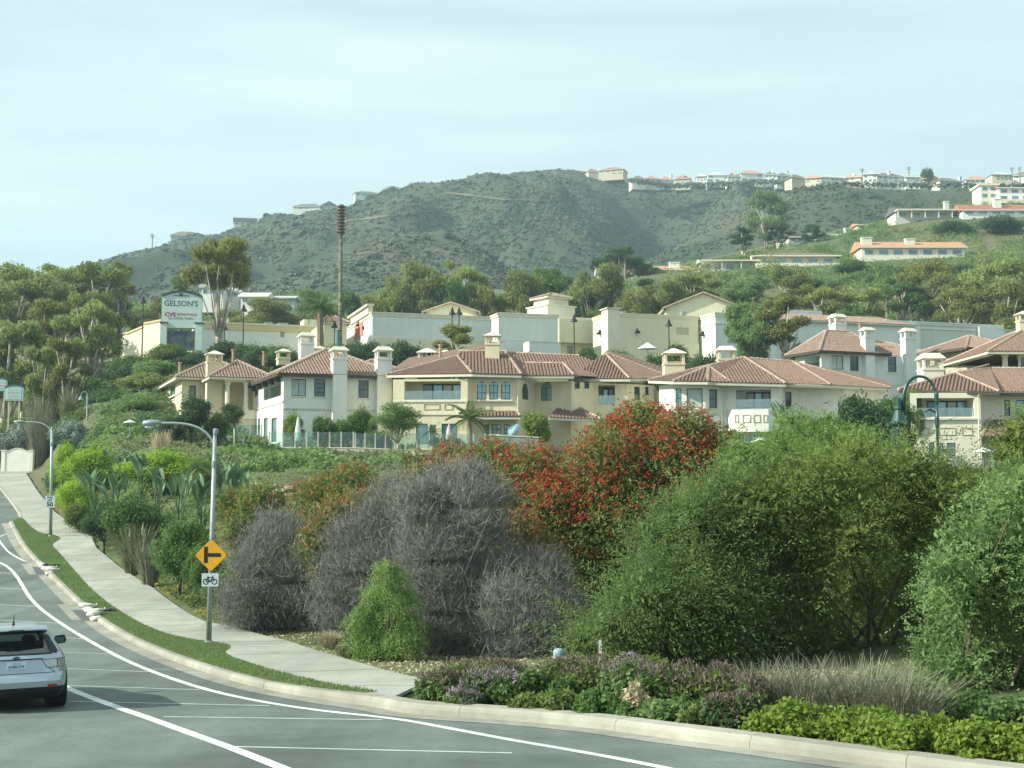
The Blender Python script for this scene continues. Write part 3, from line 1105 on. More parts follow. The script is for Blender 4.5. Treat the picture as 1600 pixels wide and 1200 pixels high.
def chimney(root, px0, px1, Y, py_top, py_bot, yaw=0.0, deep=None, m=None, style='lantern', capm=None):
 """Stuccoed shaft with a shoulder band, an open lantern on posts and a hipped hood."""
 pc = P((px0 + px1) / 2, py_top, Y)
 s_ = F / Y
 w = (px1 - px0) / s_ / 1.06
 if yaw:
  w *= 0.86
 dp = deep or w * 0.85
 c, sn = math.cos(yaw), math.sin(yaw)
 ux, uy = (c, sn), (-sn, c)
 zt = pc.z; zb = ZP(py_bot, Y)
 o = (pc.x - ux[0] * w / 2 , pc.y - ux[1] * w / 2)
 hood = 0.36 * w / 1.5 + 0.1
 lan = 0.62 * w / 1.5 + 0.12
 zl1 = zt - hood; zl0 = zl1 - lan
 m = m or M_cream
 mb = MB()
 mb.obox(o, ux, uy, 0, w, 0, dp, zb, zl0 - 0.14)
 mb.obox(o, ux, uy, -0.07, w + 0.07, -0.07, dp + 0.07, zl0 - 0.14, zl0)
 ch = mb.build('chimney', m, root)
 t = 0.17 * w / 1.5 + 0.03
 mb = MB()
 npost = 3 if style == 'slots' else 1
 xs = [(0, t), (w - t, w)]
 if style == 'slots':
  for k in range(1, 4):
   xs.append((w * k / 4 - 0.05, w * k / 4 + 0.05))
 for a, b in xs:
  for y0 in (0, dp - t):
   mb.obox(o, ux, uy, a, b, y0, y0 + t, zl0, zl1)
 mb.obox(o, ux, uy, t * 1.2, w - t * 1.2, t * 1.4, dp - t * 1.4, zl0, zl0 + lan * 0.25)
 mb.build('chimney_lantern', m, ch)
 mb = MB()
 e = 0.16
 mb.obox(o, ux, uy, -e, w + e, -e, dp + e, zl1, zl1 + 0.07)
 q = lambda a, b, z: (o[0] + ux[0] * a + uy[0] * b, o[1] + ux[1] * a + uy[1] * b, z)
 if style == 'bell':
  base = [q(-e, -e, zl1 + .07), q(w + e, -e, zl1 + .07), q(w + e, dp + e, zl1 + .07), q(-e, dp + e, zl1 + .07)]
  top = [q(t, t, zt), q(w - t, t, zt), q(w - t, dp - t, zt), q(t, dp - t, zt)]
  mb.hexa(base + top)
 else:
  base = [q(-e, -e, zl1 + .07), q(w + e, -e, zl1 + .07), q(w + e, dp + e, zl1 + .07), q(-e, dp + e, zl1 + .07)]
  top = [q(w * .42, dp * .42, zt), q(w * .58, dp * .42, zt), q(w * .58, dp * .58, zt), q(w * .42, dp * .58, zt)]
  mb.hexa(base + top)
 mb.build('chimney_hood', capm or M_trim, ch)
 return ch

def vent(root, px, Y, py_top, py_bot):
 mb = MB()
 p = P(px, py_bot, Y)
 h = ZP(py_top, Y) - p.z
 mb.lathe((p.x, p.y, p.z - 0.5), [(0.13, 0), (0.13, h + 0.35), (0.2, h + 0.36), (0.2, h + 0.5)], 8)
 mb.build('vent_pipe', M_pipe, root)

def house_shell(root, poly, z0, z1, m, reveal=0.16, cap=True):
 """poly: plan outline, counter-clockwise from above; returns its walls."""
 return [Edge(poly[i], poly[(i + 1) % len(poly)]) for i in range(len(poly))]

def finish_shell(root, edges, z0, z1, m, name='wall'):
 mb = MB()
 for e in edges:
  wall_mesh(mb, e, z0, z1)
 mb.add([e.at(0, z1) for e in edges], [tuple(range(len(edges)))])
 return mb.build(name, m, root)

def pp(px, Y):
 p = P(px, 600, Y)
 return (p.x, p.y)

def along(o, d, px):
 """Point on the plan line o + t*d that stands at photo column px."""
 k = (px - 800) / F / (CT - (600 - 600) / F * ST)
 t = (k * o[1] - o[0]) / (d[0] - k * d[1])
 return (o[0] + d[0] * t, o[1] + d[1] * t), t

# ================================================================== the six houses on the terrace
# --- cream house with three arched windows
def house_arched():
 root = thing('tiled_house', (*pp(760, 112), tz1(*pp(760, 112))), 'wide cream house with three arched windows and brown tiled hip roof', 'house', 'houses below the shops')
 Z1 = ZP(592, 112); Z0 = 1.5
 poly = [pp(614, 112.6), pp(731, 112), pp(738, 112.5), pp(807, 112.3), pp(836, 116), pp(892, 114.6), pp(928, 117.6), pp(980, 117.4), pp(1022, 119.5), pp(1030, 130), pp(640, 130)]
 ed = house_shell(root, poly, Z0, Z1, M_cream)
 e = ed[0]
 opening(root, e, 632, 596, 720, 624, 'balcony', deep=1.8, wallm=M_cream)
 opening(root, e, 650, 662, 668, 694, 'door', gm=M_pane); opening(root, e, 672, 664, 681, 694, 'door', gm=M_pane); opening(root, e, 690, 662, 714, 695, 'double', gm=M_pane)
 panel_mould(root, e, 662, 631, 687, 640); panel_mould(root, e, 694, 631, 707, 640)
 band(root, e, 626); band(root, e, 646)
 e = ed[2]
 for a, b in ((745.5, 760), (764.5, 778), (783, 797)):
  opening(root, e, a, 596, b, 624, 'arch', sill=False, gm=M_pane)
 band(root, e, 625, 0.14, 0.22, px0=740, px1=801)
 opening(root, e, 757, 663, 765, 692, 'grid'); opening(root, e, 768, 663, 783, 678, 'grid'); opening(root, e, 787, 663, 796, 678, 'grid')
 e = ed[3]
 opening(root, e, 816, 598, 826, 625, 'arch', sill=False, gm=M_paned)
 e = ed[4]
 opening(root, e, 845, 597, 862, 626, 'arch', sill=False, gm=M_pane)
 e = ed[5]
 opening(root, e, 898, 595, 906, 608, 'sash', gm=M_paned); opening(root, e, 913, 596, 921, 608, 'sash', gm=M_paned)
 e = ed[6]
 opening(root, e, 935, 602, 961, 632, 'balcony', deep=2.4, wallm=M_tan)
 e = ed[7]
 opening(root, e, 1008, 604, 1014, 618, 'slot', gm=M_paned); opening(root, e, 991, 604, 1000, 626, 'sash', gm=M_paned)
 finish_shell(root, ed, Z0, Z1, M_cream)
 R = Roof(root)
 mr = R.face([P(690, 585, 117), P(1000, 588, 119), P(905, 557, 124.5), P(790, 550, 124.5)], eave=False, ridges=[(2, 3)])
 R.face([P(604, 586, 114.4), P(738, 584, 111.4), P(715, 557, 118.5)], ridges=[(0, 2), (1, 2)])
 R.face([P(738, 584, 111.4), P(815, 586, 111.6), P(790, 550, 119.2), P(716, 557, 118.5)], ridges=[(1, 2), (2, 3)])
 R.face([P(815, 586, 111.6), P(842, 586, 117.5), P(790, 550, 119.2)], eave=False)
 R.face([P(813, 587, 113.2), P(897, 587, 113.4), P(881, 569, 117), P(820, 569, 117)], ridges=[(1, 2), (2, 3)])
 R.face([P(897, 587, 113.4), P(945, 590, 119), P(881, 569, 117)], eave=False)
 R.face([P(888, 592, 117.5), P(984, 592, 116.4), P(945, 552, 123.5)], ridges=[(1, 2)])
 R.face([P(984, 592, 116.4), P(1046, 590, 123), P(946, 552, 123.6)], ridges=[(1, 2)])
 R.face([P(640, 560, 131), P(604, 586, 114.4), P(715, 557, 118.5), P(790, 550, 124.5)], eave=False)
 R.face([P(1046, 590, 123), P(1050, 580, 131), P(980, 556, 128), P(946, 552, 123.6)], eave=False)
 R.build()
 R2 = Roof(root)
 R2.face([P(733, 651, 110.6), P(813, 651, 110.7), P(808, 643, 112.35), P(738, 643, 112.35)], ridges=[(0, 3), (1, 2)])
 R2.face([P(858, 652, 112.2), P(940, 656, 113.2), P(905, 638, 116), P(872, 634, 115.5)], ridges=[(1, 2)])
 R2.build('canopy_roof')
 chimney(root, 757, 781, 116.5, 518, 566, m=M_cream, style='slots')
 chimney(root, 652, 682, 127, 543, 572, m=M_cream, style='slots')
 chimney(root, 683, 710, 128, 546, 572, m=M_cream, style='slots')
 for q in ((688, 121, 538, 556), (828, 125, 549, 560)):
  vent(root, *q)

# --- white house with the bay
def house_bay():
 root = thing('tiled_house', (*pp(1200, 110), tz1(*pp(1200, 110))), 'white house with angled window bay and panelled balcony under brown tiles', 'house', 'houses below the shops')
 Z1 = ZP(600, 108.5); Z0 = 0.0
 poly = [pp(1030, 110.3), pp(1052, 108.7), pp(1102, 108.3), pp(1131, 109.2), pp(1218, 108.2), pp(1224, 111.5), pp(1246, 112), pp(1318, 112.8), pp(1386, 117), pp(1390, 128), pp(1050, 128)]
 ed = house_shell(root, poly, Z0, Z1, M_white)
 opening(root, ed[1], 1056, 607, 1065, 637, 'sash', gm=M_pane)
 opening(root, ed[1], 1073, 607, 1098, 637, 'plain', gm=M_curtain)
 opening(root, ed[2], 1108, 608, 1121, 638, 'sash', gm=M_paned)
 band(root, ed[1], 641, 0.18, 0.12); band(root, ed[2], 641, 0.18, 0.12); band(root, ed[0], 641, 0.18, 0.12)
 panel_mould(root, ed[1], 1058, 648, 1098, 662); panel_mould(root, ed[2], 1106, 648, 1126, 662)
 e = ed[3]
 opening(root, e, 1150, 609, 1205, 637, 'balcony', deep=1.8, wallm=M_white)
 opening(root, e, 1160, 680, 1174, 712, 'door', gm=M_pane); opening(root, e, 1178, 680, 1199, 712, 'double', gm=M_pane)
 band(root, e, 666, 0.16, 0.1)
 opening(root, ed[5], 1227, 612, 1237, 640, 'sash', gm=M_paned)
 opening(root, ed[6], 1240, 613, 1246, 643, 'slot', gm=M_paned)
 finish_shell(root, ed, Z0, Z1, M_white)
 # rounded, panelled balcony front
 pts = [pp(1137, 108.9), pp(1145, 108.0), pp(1175, 107.5), pp(1200, 107.3), pp(1212, 107.6), pp(1219, 108.3)]
 zt, zb = ZP(640, 108), ZP(675, 108)
 mb = MB()
 mb.prism(pts + [pp(1219, 110), pp(1137, 110)], zb, zt)
 bf = mb.build('balcony_front', M_white, root)
 be = Edge(pts[2], pts[3]); be0 = Edge(pts[1], pts[2])
 panel_mould(root, be0, 1148, 648, 1154, 660); panel_mould(root, be0, 1160, 648, 1173, 660); panel_mould(root, be, 1177, 648, 1188, 660); panel_mould(root, be, 1192, 648, 1199, 660)
 # dentils under the eaves
 R = Roof(root)
 R.face([P(1013, 595, 110.2), P(1106, 597, 107.3), P(1163, 559, 116)], ridges=[(0, 2)], eave=False)
 R.face([P(1106, 597, 107.3), P(1228, 600, 107.2), P(1163, 559, 116)], ridges=[(1, 2)])
 ap = P(1107, 573, 111)
 R.face([P(1013, 594.5, 110.2), P(1052, 596, 107.8), ap], ridges=[(1, 2)])
 R.face([P(1052, 596, 107.8), P(1106, 596.5, 107.1), ap], ridges=[(1, 2)])
 R.face([P(1106, 596.5, 107.1), P(1140, 597, 107.9), ap], ridges=[(1, 2)])
 R.face([P(1226, 600, 109.6), P(1298, 602, 110.8), P(1238, 566, 118), P(1170, 560, 117.5)], ridges=[(1, 2), (2, 3)])
 R.face([P(1298, 602, 110.8), P(1392, 607, 116), P(1238, 566, 118)], ridges=[(1, 2)])
 R.face([P(1228, 600, 107.2), P(1240, 600, 112), P(1175, 562, 117.5), P(1163, 559, 116)], eave=False)
 R.face([P(1392, 607, 116), P(1380, 595, 129), P(1238, 566, 118)], eave=False)
 R.face([P(1040, 586, 129), P(1013, 595, 110.2), P(1163, 559, 116)], eave=False)
 R.build()
 R2 = Roof(root)
 R2.face([P(1222, 662, 110.4), P(1287, 665, 110), P(1246, 646, 112.3), P(1236, 646, 112.2)], ridges=[(1, 2)])
 R2.build('canopy_roof')
 chimney(root, 1037, 1071, 116, 543, 586, m=M_cream, deep=1.6)
 chimney(root, 1122, 1149, 121, 540, 567, m=M_cream, style='bell')
 vent(root, 1140, 113, 572, 588)

# --- pale house under the green arch lamp
def house_pale():
 root = thing('tiled_house', (*pp(1530, 104), tz1(*pp(1530, 104))), 'pale house with wide glazed balcony behind the green arched lamp', 'house', 'houses below the shops')
 Z1 = ZP(614, 103.2); Z0 = -1.0
 poly = [pp(1421, 103.4), pp(1531, 103), pp(1536, 105), pp(1560, 105.2), pp(1584, 105.2), pp(1720, 105.2), pp(1730, 118), pp(1450, 118)]
 ed = house_shell(root, poly, Z0, Z1, M_creamlt)
 e = ed[0]
 opening(root, e, 1432, 622, 1523, 651, 'balcony', deep=1.9, wallm=M_cream)
 band(root, e, 653, 0.16, 0.2, px0=1429, px1=1527)
 for a, b in ((1434, 1452), (1465, 1493), (1502, 1519)):
  panel_mould(root, e, a, 668, b, 680)
 opening(root, e, 1451, 692, 1460, 712, 'sash'); opening(root, e, 1464, 692, 1475, 712, 'sash', bars=4); opening(root, e, 1479, 692, 1494, 712, 'sash', bars=4)
 opening(root, ed[3], 1569, 625, 1579, 650, 'sash', gm=M_paned)
 opening(root, ed[4], 1588, 625, 1612, 653, 'grid')
 opening(root, ed[4], 1556 + 30, 695, 1598, 735, 'door', gm=M_paned); opening(root, ed[2], 1546, 695, 1556, 735, 'door', gm=M_pane)
 finish_shell(root, ed, Z0, Z1, M_creamlt)
 R = Roof(root, fascia=M_fasciad)
 R.face([P(1404, 609, 105), P(1562, 613, 102.2), P(1494, 584, 109.5)], ridges=[(0, 2), (1, 2)])
 R.face([P(1548, 613, 104.2), P(1760, 613, 104.2), P(1740, 577, 112), P(1546, 577, 112)], ridges=[(2, 3)])
 R.face([P(1562, 613, 102.2), P(1546, 577, 112), P(1494, 584, 109.5)], eave=False, ridges=[(1, 2)])
 R.face([P(1470, 590, 119), P(1404, 609, 105), P(1494, 584, 109.5), P(1546, 577, 112)], eave=False)
 R.build()
 R2 = Roof(root, fascia=M_fasciad)
 R2.face([P(1534, 682, 101.8), P(1720, 682, 101.8), P(1720, 657, 105.1), P(1546, 657, 105.1)], ridges=[(0, 3)])
 R2.build('canopy_roof')
 chimney(root, 1441, 1475, 110, 551, 596, m=M_creamlt, deep=1.7, style='bell')

# --- houses turned a little away, their sunny sides towards the light
YAW = rad(22)
UX = (math.cos(YAW), math.sin(YAW)); UY = (-math.sin(YAW), math.cos(YAW))
def house_grey():
 root = thing('tiled_house', (*pp(470, 116), tz1(*pp(470, 116))), 'white and grey-green house with two tall chimneys on its shaded front', 'house', 'houses below the shops')
 c = pp(443, 113.5)
 fr, lf = along(c, UX, 617)
 bk, lb = along(c, UY, 396)
 Z1 = ZP(586, 113.5); Z0 = 1.5
 br = (fr[0] + UY[0] * lb, fr[1] + UY[1] * lb)
 poly = [bk, c, fr, br]
 ed = house_shell(root, poly, Z0, Z1, M_white)
 e = ed[0]
 opening(root, e, 412, 592, 439, 618, 'balcony', deep=1.6, wallm=M_tan)
 opening(root, e, 398, 593, 404, 618, 'slot', gm=M_pane)
 for a, b in ((391.5, 393), (397, 401), (403, 406), (412, 418), (424, 432)):
  if a > 396:
   opening(root, e, a, 654, b, 690, 'door', gm=M_pane)
 band(root, e, 640, 0.15, 0.08)
 e = ed[1]
 opening(root, e, 456, 592, 478, 619, 'double', gm=M_curtain)
 opening(root, e, 491, 592, 508, 620, 'sash', gm=M_paned, bars=4)
 opening(root, e, 560, 594, 576, 622, 'sash', gm=M_paned, bars=4)
 band(root, e, 637, 0.15, 0.08, M_greyst)
 finish_shell(root, ed, Z0, Z1, M_white)
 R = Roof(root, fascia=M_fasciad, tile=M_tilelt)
 ov = 0.7
 o = (c[0] - UX[0] * ov - UY[0] * ov, c[1] - UX[1] * ov - UY[1] * ov)
 ze = ZP(584, 113.5)
 R.hip(o, UX, lf + 2 * ov, lb + 2 * ov, ze, 2.9)
 o2 = (c[0] + UX[0] * 6.0 + UY[0] * 4.5, c[1] + UX[1] * 6.0 + UY[1] * 4.5)
 R.hip(o2, UX, 9.5, 10, ze + 0.15, 2.3)
 R.build()
 # brackets under the sunny eave
 mb = MB()
 for k in range(5):
  u = lb * (0.1 + 0.2 * k)
  ed[0].box(mb, u, u + 0.14, Z1 - 0.55, Z1 - 0.05, -0.5, 0.0)
 mb.build('eave_bracket', M_fasciad, root)
 for (a, b, t, bo) in ((518, 546, 541, 700), (587, 616, 541, 700)):
  m, u = along(c, UX, a + (b - a) * 0.42)
  Yc = m[1] - 0.75
  chimney(root, a, b, Yc, t, bo, yaw=YAW, deep=0.95, m=M_white, style='bell')
 chimney(root, 468, 494, 126, 519, 560, yaw=YAW, m=M_white, style='bell')
 chimney(root, 433, 456, 130, 544, 570, yaw=YAW, m=M_cream)
 chimney(root, 490, 511, 128, 540, 560, yaw=YAW, m=M_cream)

def house_tan():
 root = thing('tiled_house', (*pp(320, 129), tz1(*pp(320, 129))), 'tan house with one broad chimney rising up its shaded front wall', 'house', 'houses below the shops')
 c = pp(284, 127)
 fr, lf = along(c, UX, 400)
 bk, lb = along(c, UY, 255)
 Z1 = ZP(594, 127); Z0 = 2.5
 br = (fr[0] + UY[0] * lb, fr[1] + UY[1] * lb)
 ed = house_shell(root, [bk, c, fr, br], Z0, Z1, M_cream)
 e = ed[0]
 opening(root, e, 266, 601, 274, 622, 'sash', gm=M_pane)
 band(root, e, 626, 0.15, 0.1)
 opening(root, ed[1], 296, 602, 306, 626, 'sash', gm=M_paned)
 finish_shell(root, ed, Z0, Z1, M_cream)
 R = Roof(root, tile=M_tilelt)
 ov = 0.7
 o = (c[0] - UX[0] * ov - UY[0] * ov, c[1] - UX[1] * ov - UY[1] * ov)
 ze = ZP(590, 127)
 R.hip(o, UX, lf + 2 * ov, max(lb, 9) + 2 * ov, ze, 2.3)
 # columned porch
 q = pp(352, 124)
 R.hip((q[0] - UX[0] * 1.2 - 0.2, q[1] - 1.2), UX, 6.5, 7.5, ZP(590, 124), 1.9)
 R.build()
 pe = Edge(q, (q[0] + UX[0] * 4.2, q[1] + UX[1] * 4.2))
 zt, zm, zb = ZP(596, 124), ZP(640, 124), 2.0
 for k in range(3):
  mb = MB()
  p = pe.at(0.25 + 1.8 * k, zm, 0.2)
  mb.lathe(p, [(0.30, 0), (0.30, 0.2), (0.22, 0.25), (0.2, zt - zm - 0.3), (0.3, zt - zm - 0.25), (0.3, zt - zm)], 10)
  mb.build('column', M_creamlt, root)
 mb = MB()
 pe.box(mb, -0.1, 4.2, zm - 0.9, zm, -0.1, 0.5)
 pe.box(mb, -0.1, 4.2, zt, zt + 0.5, -0.1, 0.5)
 mb.build('porch_parapet', M_creamlt, root)
 mb = MB()
 pe.box(mb, 0, 4.1, zb, zm - 0.9, 0, 3.5)
 mb.build('porch_wall', M_cream, root)
 chimney(root, 322, 351, 125.6, 547, 690, yaw=YAW, deep=1.1, m=M_cream, style='slots')
 vent(root, 281, 131, 566, 576); vent(root, 364, 133, 546, 564); vent(root, 412, 135, 549, 564)

def house_blue():
 root = thing('tiled_house', (*pp(1380, 140), tz1(*pp(1380, 140))), 'cool white house standing higher up, with three tall white chimneys', 'house', 'houses below the shops')
 c = pp(1284, 137.5)
 fr, lf = along(c, UX, 1452)
 bk, lb = along(c, UY, 1243)
 lb = min(lb, 13)
 bk = (c[0] + UY[0] * lb, c[1] + UY[1] * lb)
 Z1 = ZP(551, 137.5); Z0 = 6.5
 br = (fr[0] + UY[0] * lb, fr[1] + UY[1] * lb)
 ed = house_shell(root, [bk, c, fr, br], Z0, Z1, M_bluewhite)
 e = ed[0]
 opening(root, e, 1257, 556, 1281, 578, 'balcony', deep=1.6, wallm=M_tan)
 e = ed[1]
 opening(root, e, 1299, 555, 1318, 578, 'double', gm=M_curtain)
 opening(root, e, 1328, 556, 1342, 580, 'sash', gm=M_paned, bars=4)
 opening(root, e, 1387, 557, 1401, 582, 'sash', gm=M_paned, bars=4)
 opening(root, e, 1441, 560, 1449, 590, 'slot', gm=M_paned)
 band(root, e, 596, 0.2, 0.08)
 finish_shell(root, ed, Z0, Z1, M_bluewhite)
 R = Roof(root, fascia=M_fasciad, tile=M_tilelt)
 ov = 0.8
 o = (c[0] - UX[0] * ov - UY[0] * ov, c[1] - UX[1] * ov - UY[1] * ov)
 ze = ZP(549, 137.5)
 R.hip(o, UX, 9.5, lb + 2 * ov, ze, 2.6)
 o2 = (c[0] + UX[0] * 6 + UY[0] * 2, c[1] + UX[1] * 6 + UY[1] * 2)
 R.hip(o2, UX, 13, 10, ze + 0.1, 2.2)
 R.build()
 for (a, b, t) in ((1348, 1370, 511), (1410, 1436, 512)):
  m, u = along(c, UX, a + (b - a) * 0.42)
  chimney(root, a, b, m[1] - 0.7, t, 610, yaw=YAW, deep=0.9, m=M_bluewhite, style='bell')
 chimney(root, 1301, 1326, 147, 490, 532, yaw=YAW, m=M_white, style='bell')
 chimney(root, 1286, 1305, 149, 522, 536, yaw=YAW, m=M_creamlt)
 vent(root, 1344, 146, 505, 522)
 # stone-faced wing
 w = pp(1512, 139)
 w2, _ = along(w, UX, 1585); wb = (w[0] + UY[0] * 6, w[1] + UY[1] * 6); w3 = (w2[0] + UY[0] * 6, w2[1] + UY[1] * 6)
 we = house_shell(root, [wb, w, w2, w3], Z0, 0, M_stone)
 zt = ZP(546, 139)
 opening(root, we[1], 1529, 558, 1546, 571, 'plain', gm=M_pane, sill=True)
 opening(root, we[0], 1497, 558, 1503, 572, 'slot', gm=M_pane)
 finish_shell(root, we, Z0, zt, M_stone, 'stone_wall')
 R2 = Roof(root, fascia=M_fasciad, tile=M_tilelt)
 R2.hip((w[0] - UX[0] * .9 - UY[0] * .9, w[1] - UX[1] * .9 - UY[1] * .9), UX, 9, 9, zt + 0.1, 1.9)
 R2.build('wing_roof')

def house_edge():
 root = thing('tiled_house', (*pp(1600, 124), tz1(*pp(1600, 124))), 'white house with porch column at the edge, above the pale balcony house', 'house', 'houses below the shops')
 Z1 = ZP(553, 122); Z0 = 2.5
 poly = [pp(1592, 122.5), pp(1700, 122.5), pp(1700, 134), pp(1592, 134)]
 ed = house_shell(root, poly, Z0, Z1, M_creamlt)
 opening(root, ed[0], 1595, 559, 1606, 577, 'sash', gm=M_paned, bars=3)
 finish_shell(root, ed, Z0, Z1, M_creamlt)
 R = Roof(root)
 R.hip(pp(1545, 120.5), (1, 0), 11, 14, ZP(549, 120.5), 2.6)
 R.build()
 mb = MB()
 p = P(1571, 582, 122)
 h = ZP(553, 122) - p.z
 mb.lathe((p.x, p.y, p.z - 2.5), [(0.34, 0), (0.34, 2.7), (0.26, 2.75), (0.24, h + 2.2), (0.34, h + 2.25), (0.34, h + 2.5)], 12)
 mb.build('column', M_creamlt, root)
 mb = MB();
 q = pp(1562, 121.6); q2 = pp(1600, 121.6)
 mb.box(q[0], q2[0], 121.6, 125, Z0, p.z)
 mb.build('porch_wall', M_creamlt, root)
 chimney(root, 1592, 1612, 126, 485, 560, m=M_cream)

def downpipe(root_label, px, Y, pyt, pyb):
 r = [o for o in col.objects if o.get('label', '').startswith(root_label)][0]
 mb = MB()
 a, b = P(px, pyt, Y), P(px, pyb, Y)
 mb.tube([a + Vector((0, -.25, .12)), a, Vector((a.x, Y, b.z))], .055, 6)
 mb.build('downpipe', M_trim, r)
house_arched(); house_bay(); house_pale(); house_grey(); house_tan(); house_blue(); house_edge()
for q in (('wide cream', 729, 111.8, 596, 695), ('wide cream', 809, 112.2, 596, 690), ('wide cream', 893, 114.4, 596, 650), ('white house with angled', 1132.5, 109, 606, 690), ('white house with angled', 1318, 112.5, 610, 680), ('pale house', 1528, 102.85, 620, 720)):
 downpipe(*q)

# ------------------------------------------------------------------ shops on the upper terrace
M_shopgreen = stucco('shop_pale_stucco', (0.68, 0.71, 0.67))
M_shopyel = stucco('shop_sand_stucco', (0.70, 0.66, 0.47))
M_shopcream = stucco('shop_cream_stucco', (0.72, 0.68, 0.54))
M_shopred = stucco('shop_rose_stucco', (0.55, 0.20, 0.17))
M_ochre = stucco('ochre_band', (0.62, 0.50, 0.28))
M_black = mat('black_metal', (0.015, 0.016, 0.018), rough=0.5)
M_signpale = mat('sign_face', (0.50, 0.60, 0.55), (0.54, 0.64, 0.59), scale=1, rough=0.6)
M_signgreen = mat('dark_green_trim', (0.03, 0.06, 0.065), rough=0.5)
M_signtext = mat('sign_letter_grey', (0.10, 0.13, 0.14), rough=0.6)
M_signred = mat('sign_letter_red', (0.32, 0.03, 0.06), rough=0.6)
SYAW = rad(18)
SX = (math.cos(SYAW), math.sin(SYAW)); SY = (-math.sin(SYAW), math.cos(SYAW))

def shop(px_c, Y, px_r, px_l, py_top, base, label, m_front, name='shop_building', depth_max=40, cap=True, group='shop blocks on the upper terrace', base_py=None):
 """Block seen from its near corner: front runs right to px_r, sunny side runs back to px_l."""
 c = pp(px_c, Y)
 fr, L = along(c, SX, px_r)
 if px_l is not None:
  bk, D = along(c, SY, px_l)
  D = min(max(D, 2), depth_max)
 else:
  D = 14
 zt = ZP(py_top, Y)
 zb = ZP(base_py, Y) if base_py else base
 root = thing(name, (c[0], c[1], zb), label, 'shop', group)
 bk = (c[0] + SY[0] * D, c[1] + SY[1] * D); br = (fr[0] + SY[0] * D, fr[1] + SY[1] * D)
 ed = house_shell(root, [bk, c, fr, br], zb, zt, m_front)
 return root, ed, c, L, D, zb, zt

def cornice(root, ed, zt, m, h=0.55, proud=0.22, sides=(0, 1, 2, 3)):
 mb = MB()
 o = ed[1].p0
 ux = ed[1].d; uy = -ed[1].n
 L, D = ed[1].L, ed[0].L
 mb.obox((o.x, o.y), ux, uy, -proud, L + proud, -proud, D + proud, zt - h * 0.35, zt)
 mb.obox((o.x, o.y), ux, uy, -proud * .5, L + proud * .5, -proud * .5, D + proud * .5, zt - h, zt - h * 0.35)
 mb.build('cornice', m, root)

def wall_lamp(root, e, px, py):
 u, z = e.uv(px, py)
 mb = MB()
 e.box(mb, u - 0.06, u + 0.06, z + 0.1, z + 0.5, -0.35, 0)
 e.box(mb, u - 0.28, u + 0.28, z - 0.18, z + 0.12, -0.6, -0.1)
 mb.build('wall_lamp', M_black, root)

# long pale block with the rose panel
root, ed, c, L, D, zb, zt = shop(581, 183, 771, 541, 487, 16.0, 'long pale shop block with a rose red panel on its sunny end wall', M_shopgreen)
finish_shell(root, ed, zb, zt - 0.5, M_shopgreen)
cornice(root, ed, zt, M_shopcream)
e = ed[0]
u0, u1, z0, z1 = e.rect(555, 492, 567.5, 523)
mb = MB(); e.box(mb, u0, u1, z0, zt - 0.56, -0.12, 0.0); mb.build('rose_panel', M_shopred, root)
mb = MB(); e.box(mb, e.L * 0.25, e.L * 0.93, zt - 0.1, zt + 0.95, -0.35, 0.3); e.box(mb, e.L * 0.2, e.L * 0.97, zt + 0.95, zt + 1.25, -0.7, 0.35); mb.build('raised_parapet', M_shopcream, root)
mb = MB(); ed[1].box(mb, 0.0, ed[1].L - 0.3, zb + 0.0, ZP(528, 184), -0.10, -0.003); mb.build('base_course', M_shopyel, root)
for px in (546, 562):
 wall_lamp(root, e, px, 508)
u, z = e.uv(569, 512); mb = MB(); e.box(mb, u - .12, u + .12, z - .3, z + .2, -.3, 0); mb.build('wall_lamp', M_black, root)

# mid block
root, ed, c, L, D, zb, zt = shop(781, 180, 872, 768, 488, 13.0, 'tall pale shop block right of the long block, its base stepping down the bank', M_shopgreen)
finish_shell(root, ed, zb, zt - 0.5, M_shopgreen)
cornice(root, ed, zt, M_shopcream)
mb = MB(); ed[1].box(mb, 0, ed[1].L, ZP(531, 180), ZP(529.8, 180), -0.04, -0.002); mb.build('string_course', M_shopgreen, root)
# little white enclosure in front of it
p = pp(827, 176)
e0 = Edge(p, (p[0] + SX[0] * 4.6, p[1] + SX[1] * 4.6))
r2 = thing('plant_enclosure', (p[0], p[1], 13), 'small plain white box building standing before the tall pale block', 'outbuilding')
pe = house_shell(r2, [(p[0] + SY[0] * 2.5, p[1] + SY[1] * 2.5), p, tuple(e0.p1), (e0.p1.x + SY[0] * 2.5, e0.p1.y + SY[1] * 2.5)], 12, 0, M_shopgreen)
finish_shell(r2, pe, 12, ZP(534, 176), M_shopgreen)
mb = MB(); pe[1].box(mb, -0.08, 4.68, ZP(534, 176), ZP(533, 176), -0.08, 2.4); mb.build('coping', M_shopcream, r2)

# recessed sand-coloured link
root, ed, c, L, D, zb, zt = shop(870, 190, 930, None, 495, 14.5, 'low sand coloured link between shop blocks with a dark doorway', M_shopyel)
opening(root, ed[1], 886, 541, 894.5, 556, 'door', gm=M_paned)
finish_shell(root, ed, zb, zt - 0.35, M_shopyel)
cornice(root, ed, zt, M_shopcream, 0.35, 0.15)
mb = MB(); ed[1].box(mb, 0.0, ed[1].L - 0.1, ZP(533.5, 188), zt - 0.4, -1.1, -0.01); mb.build('overhang', M_shopyel, root)

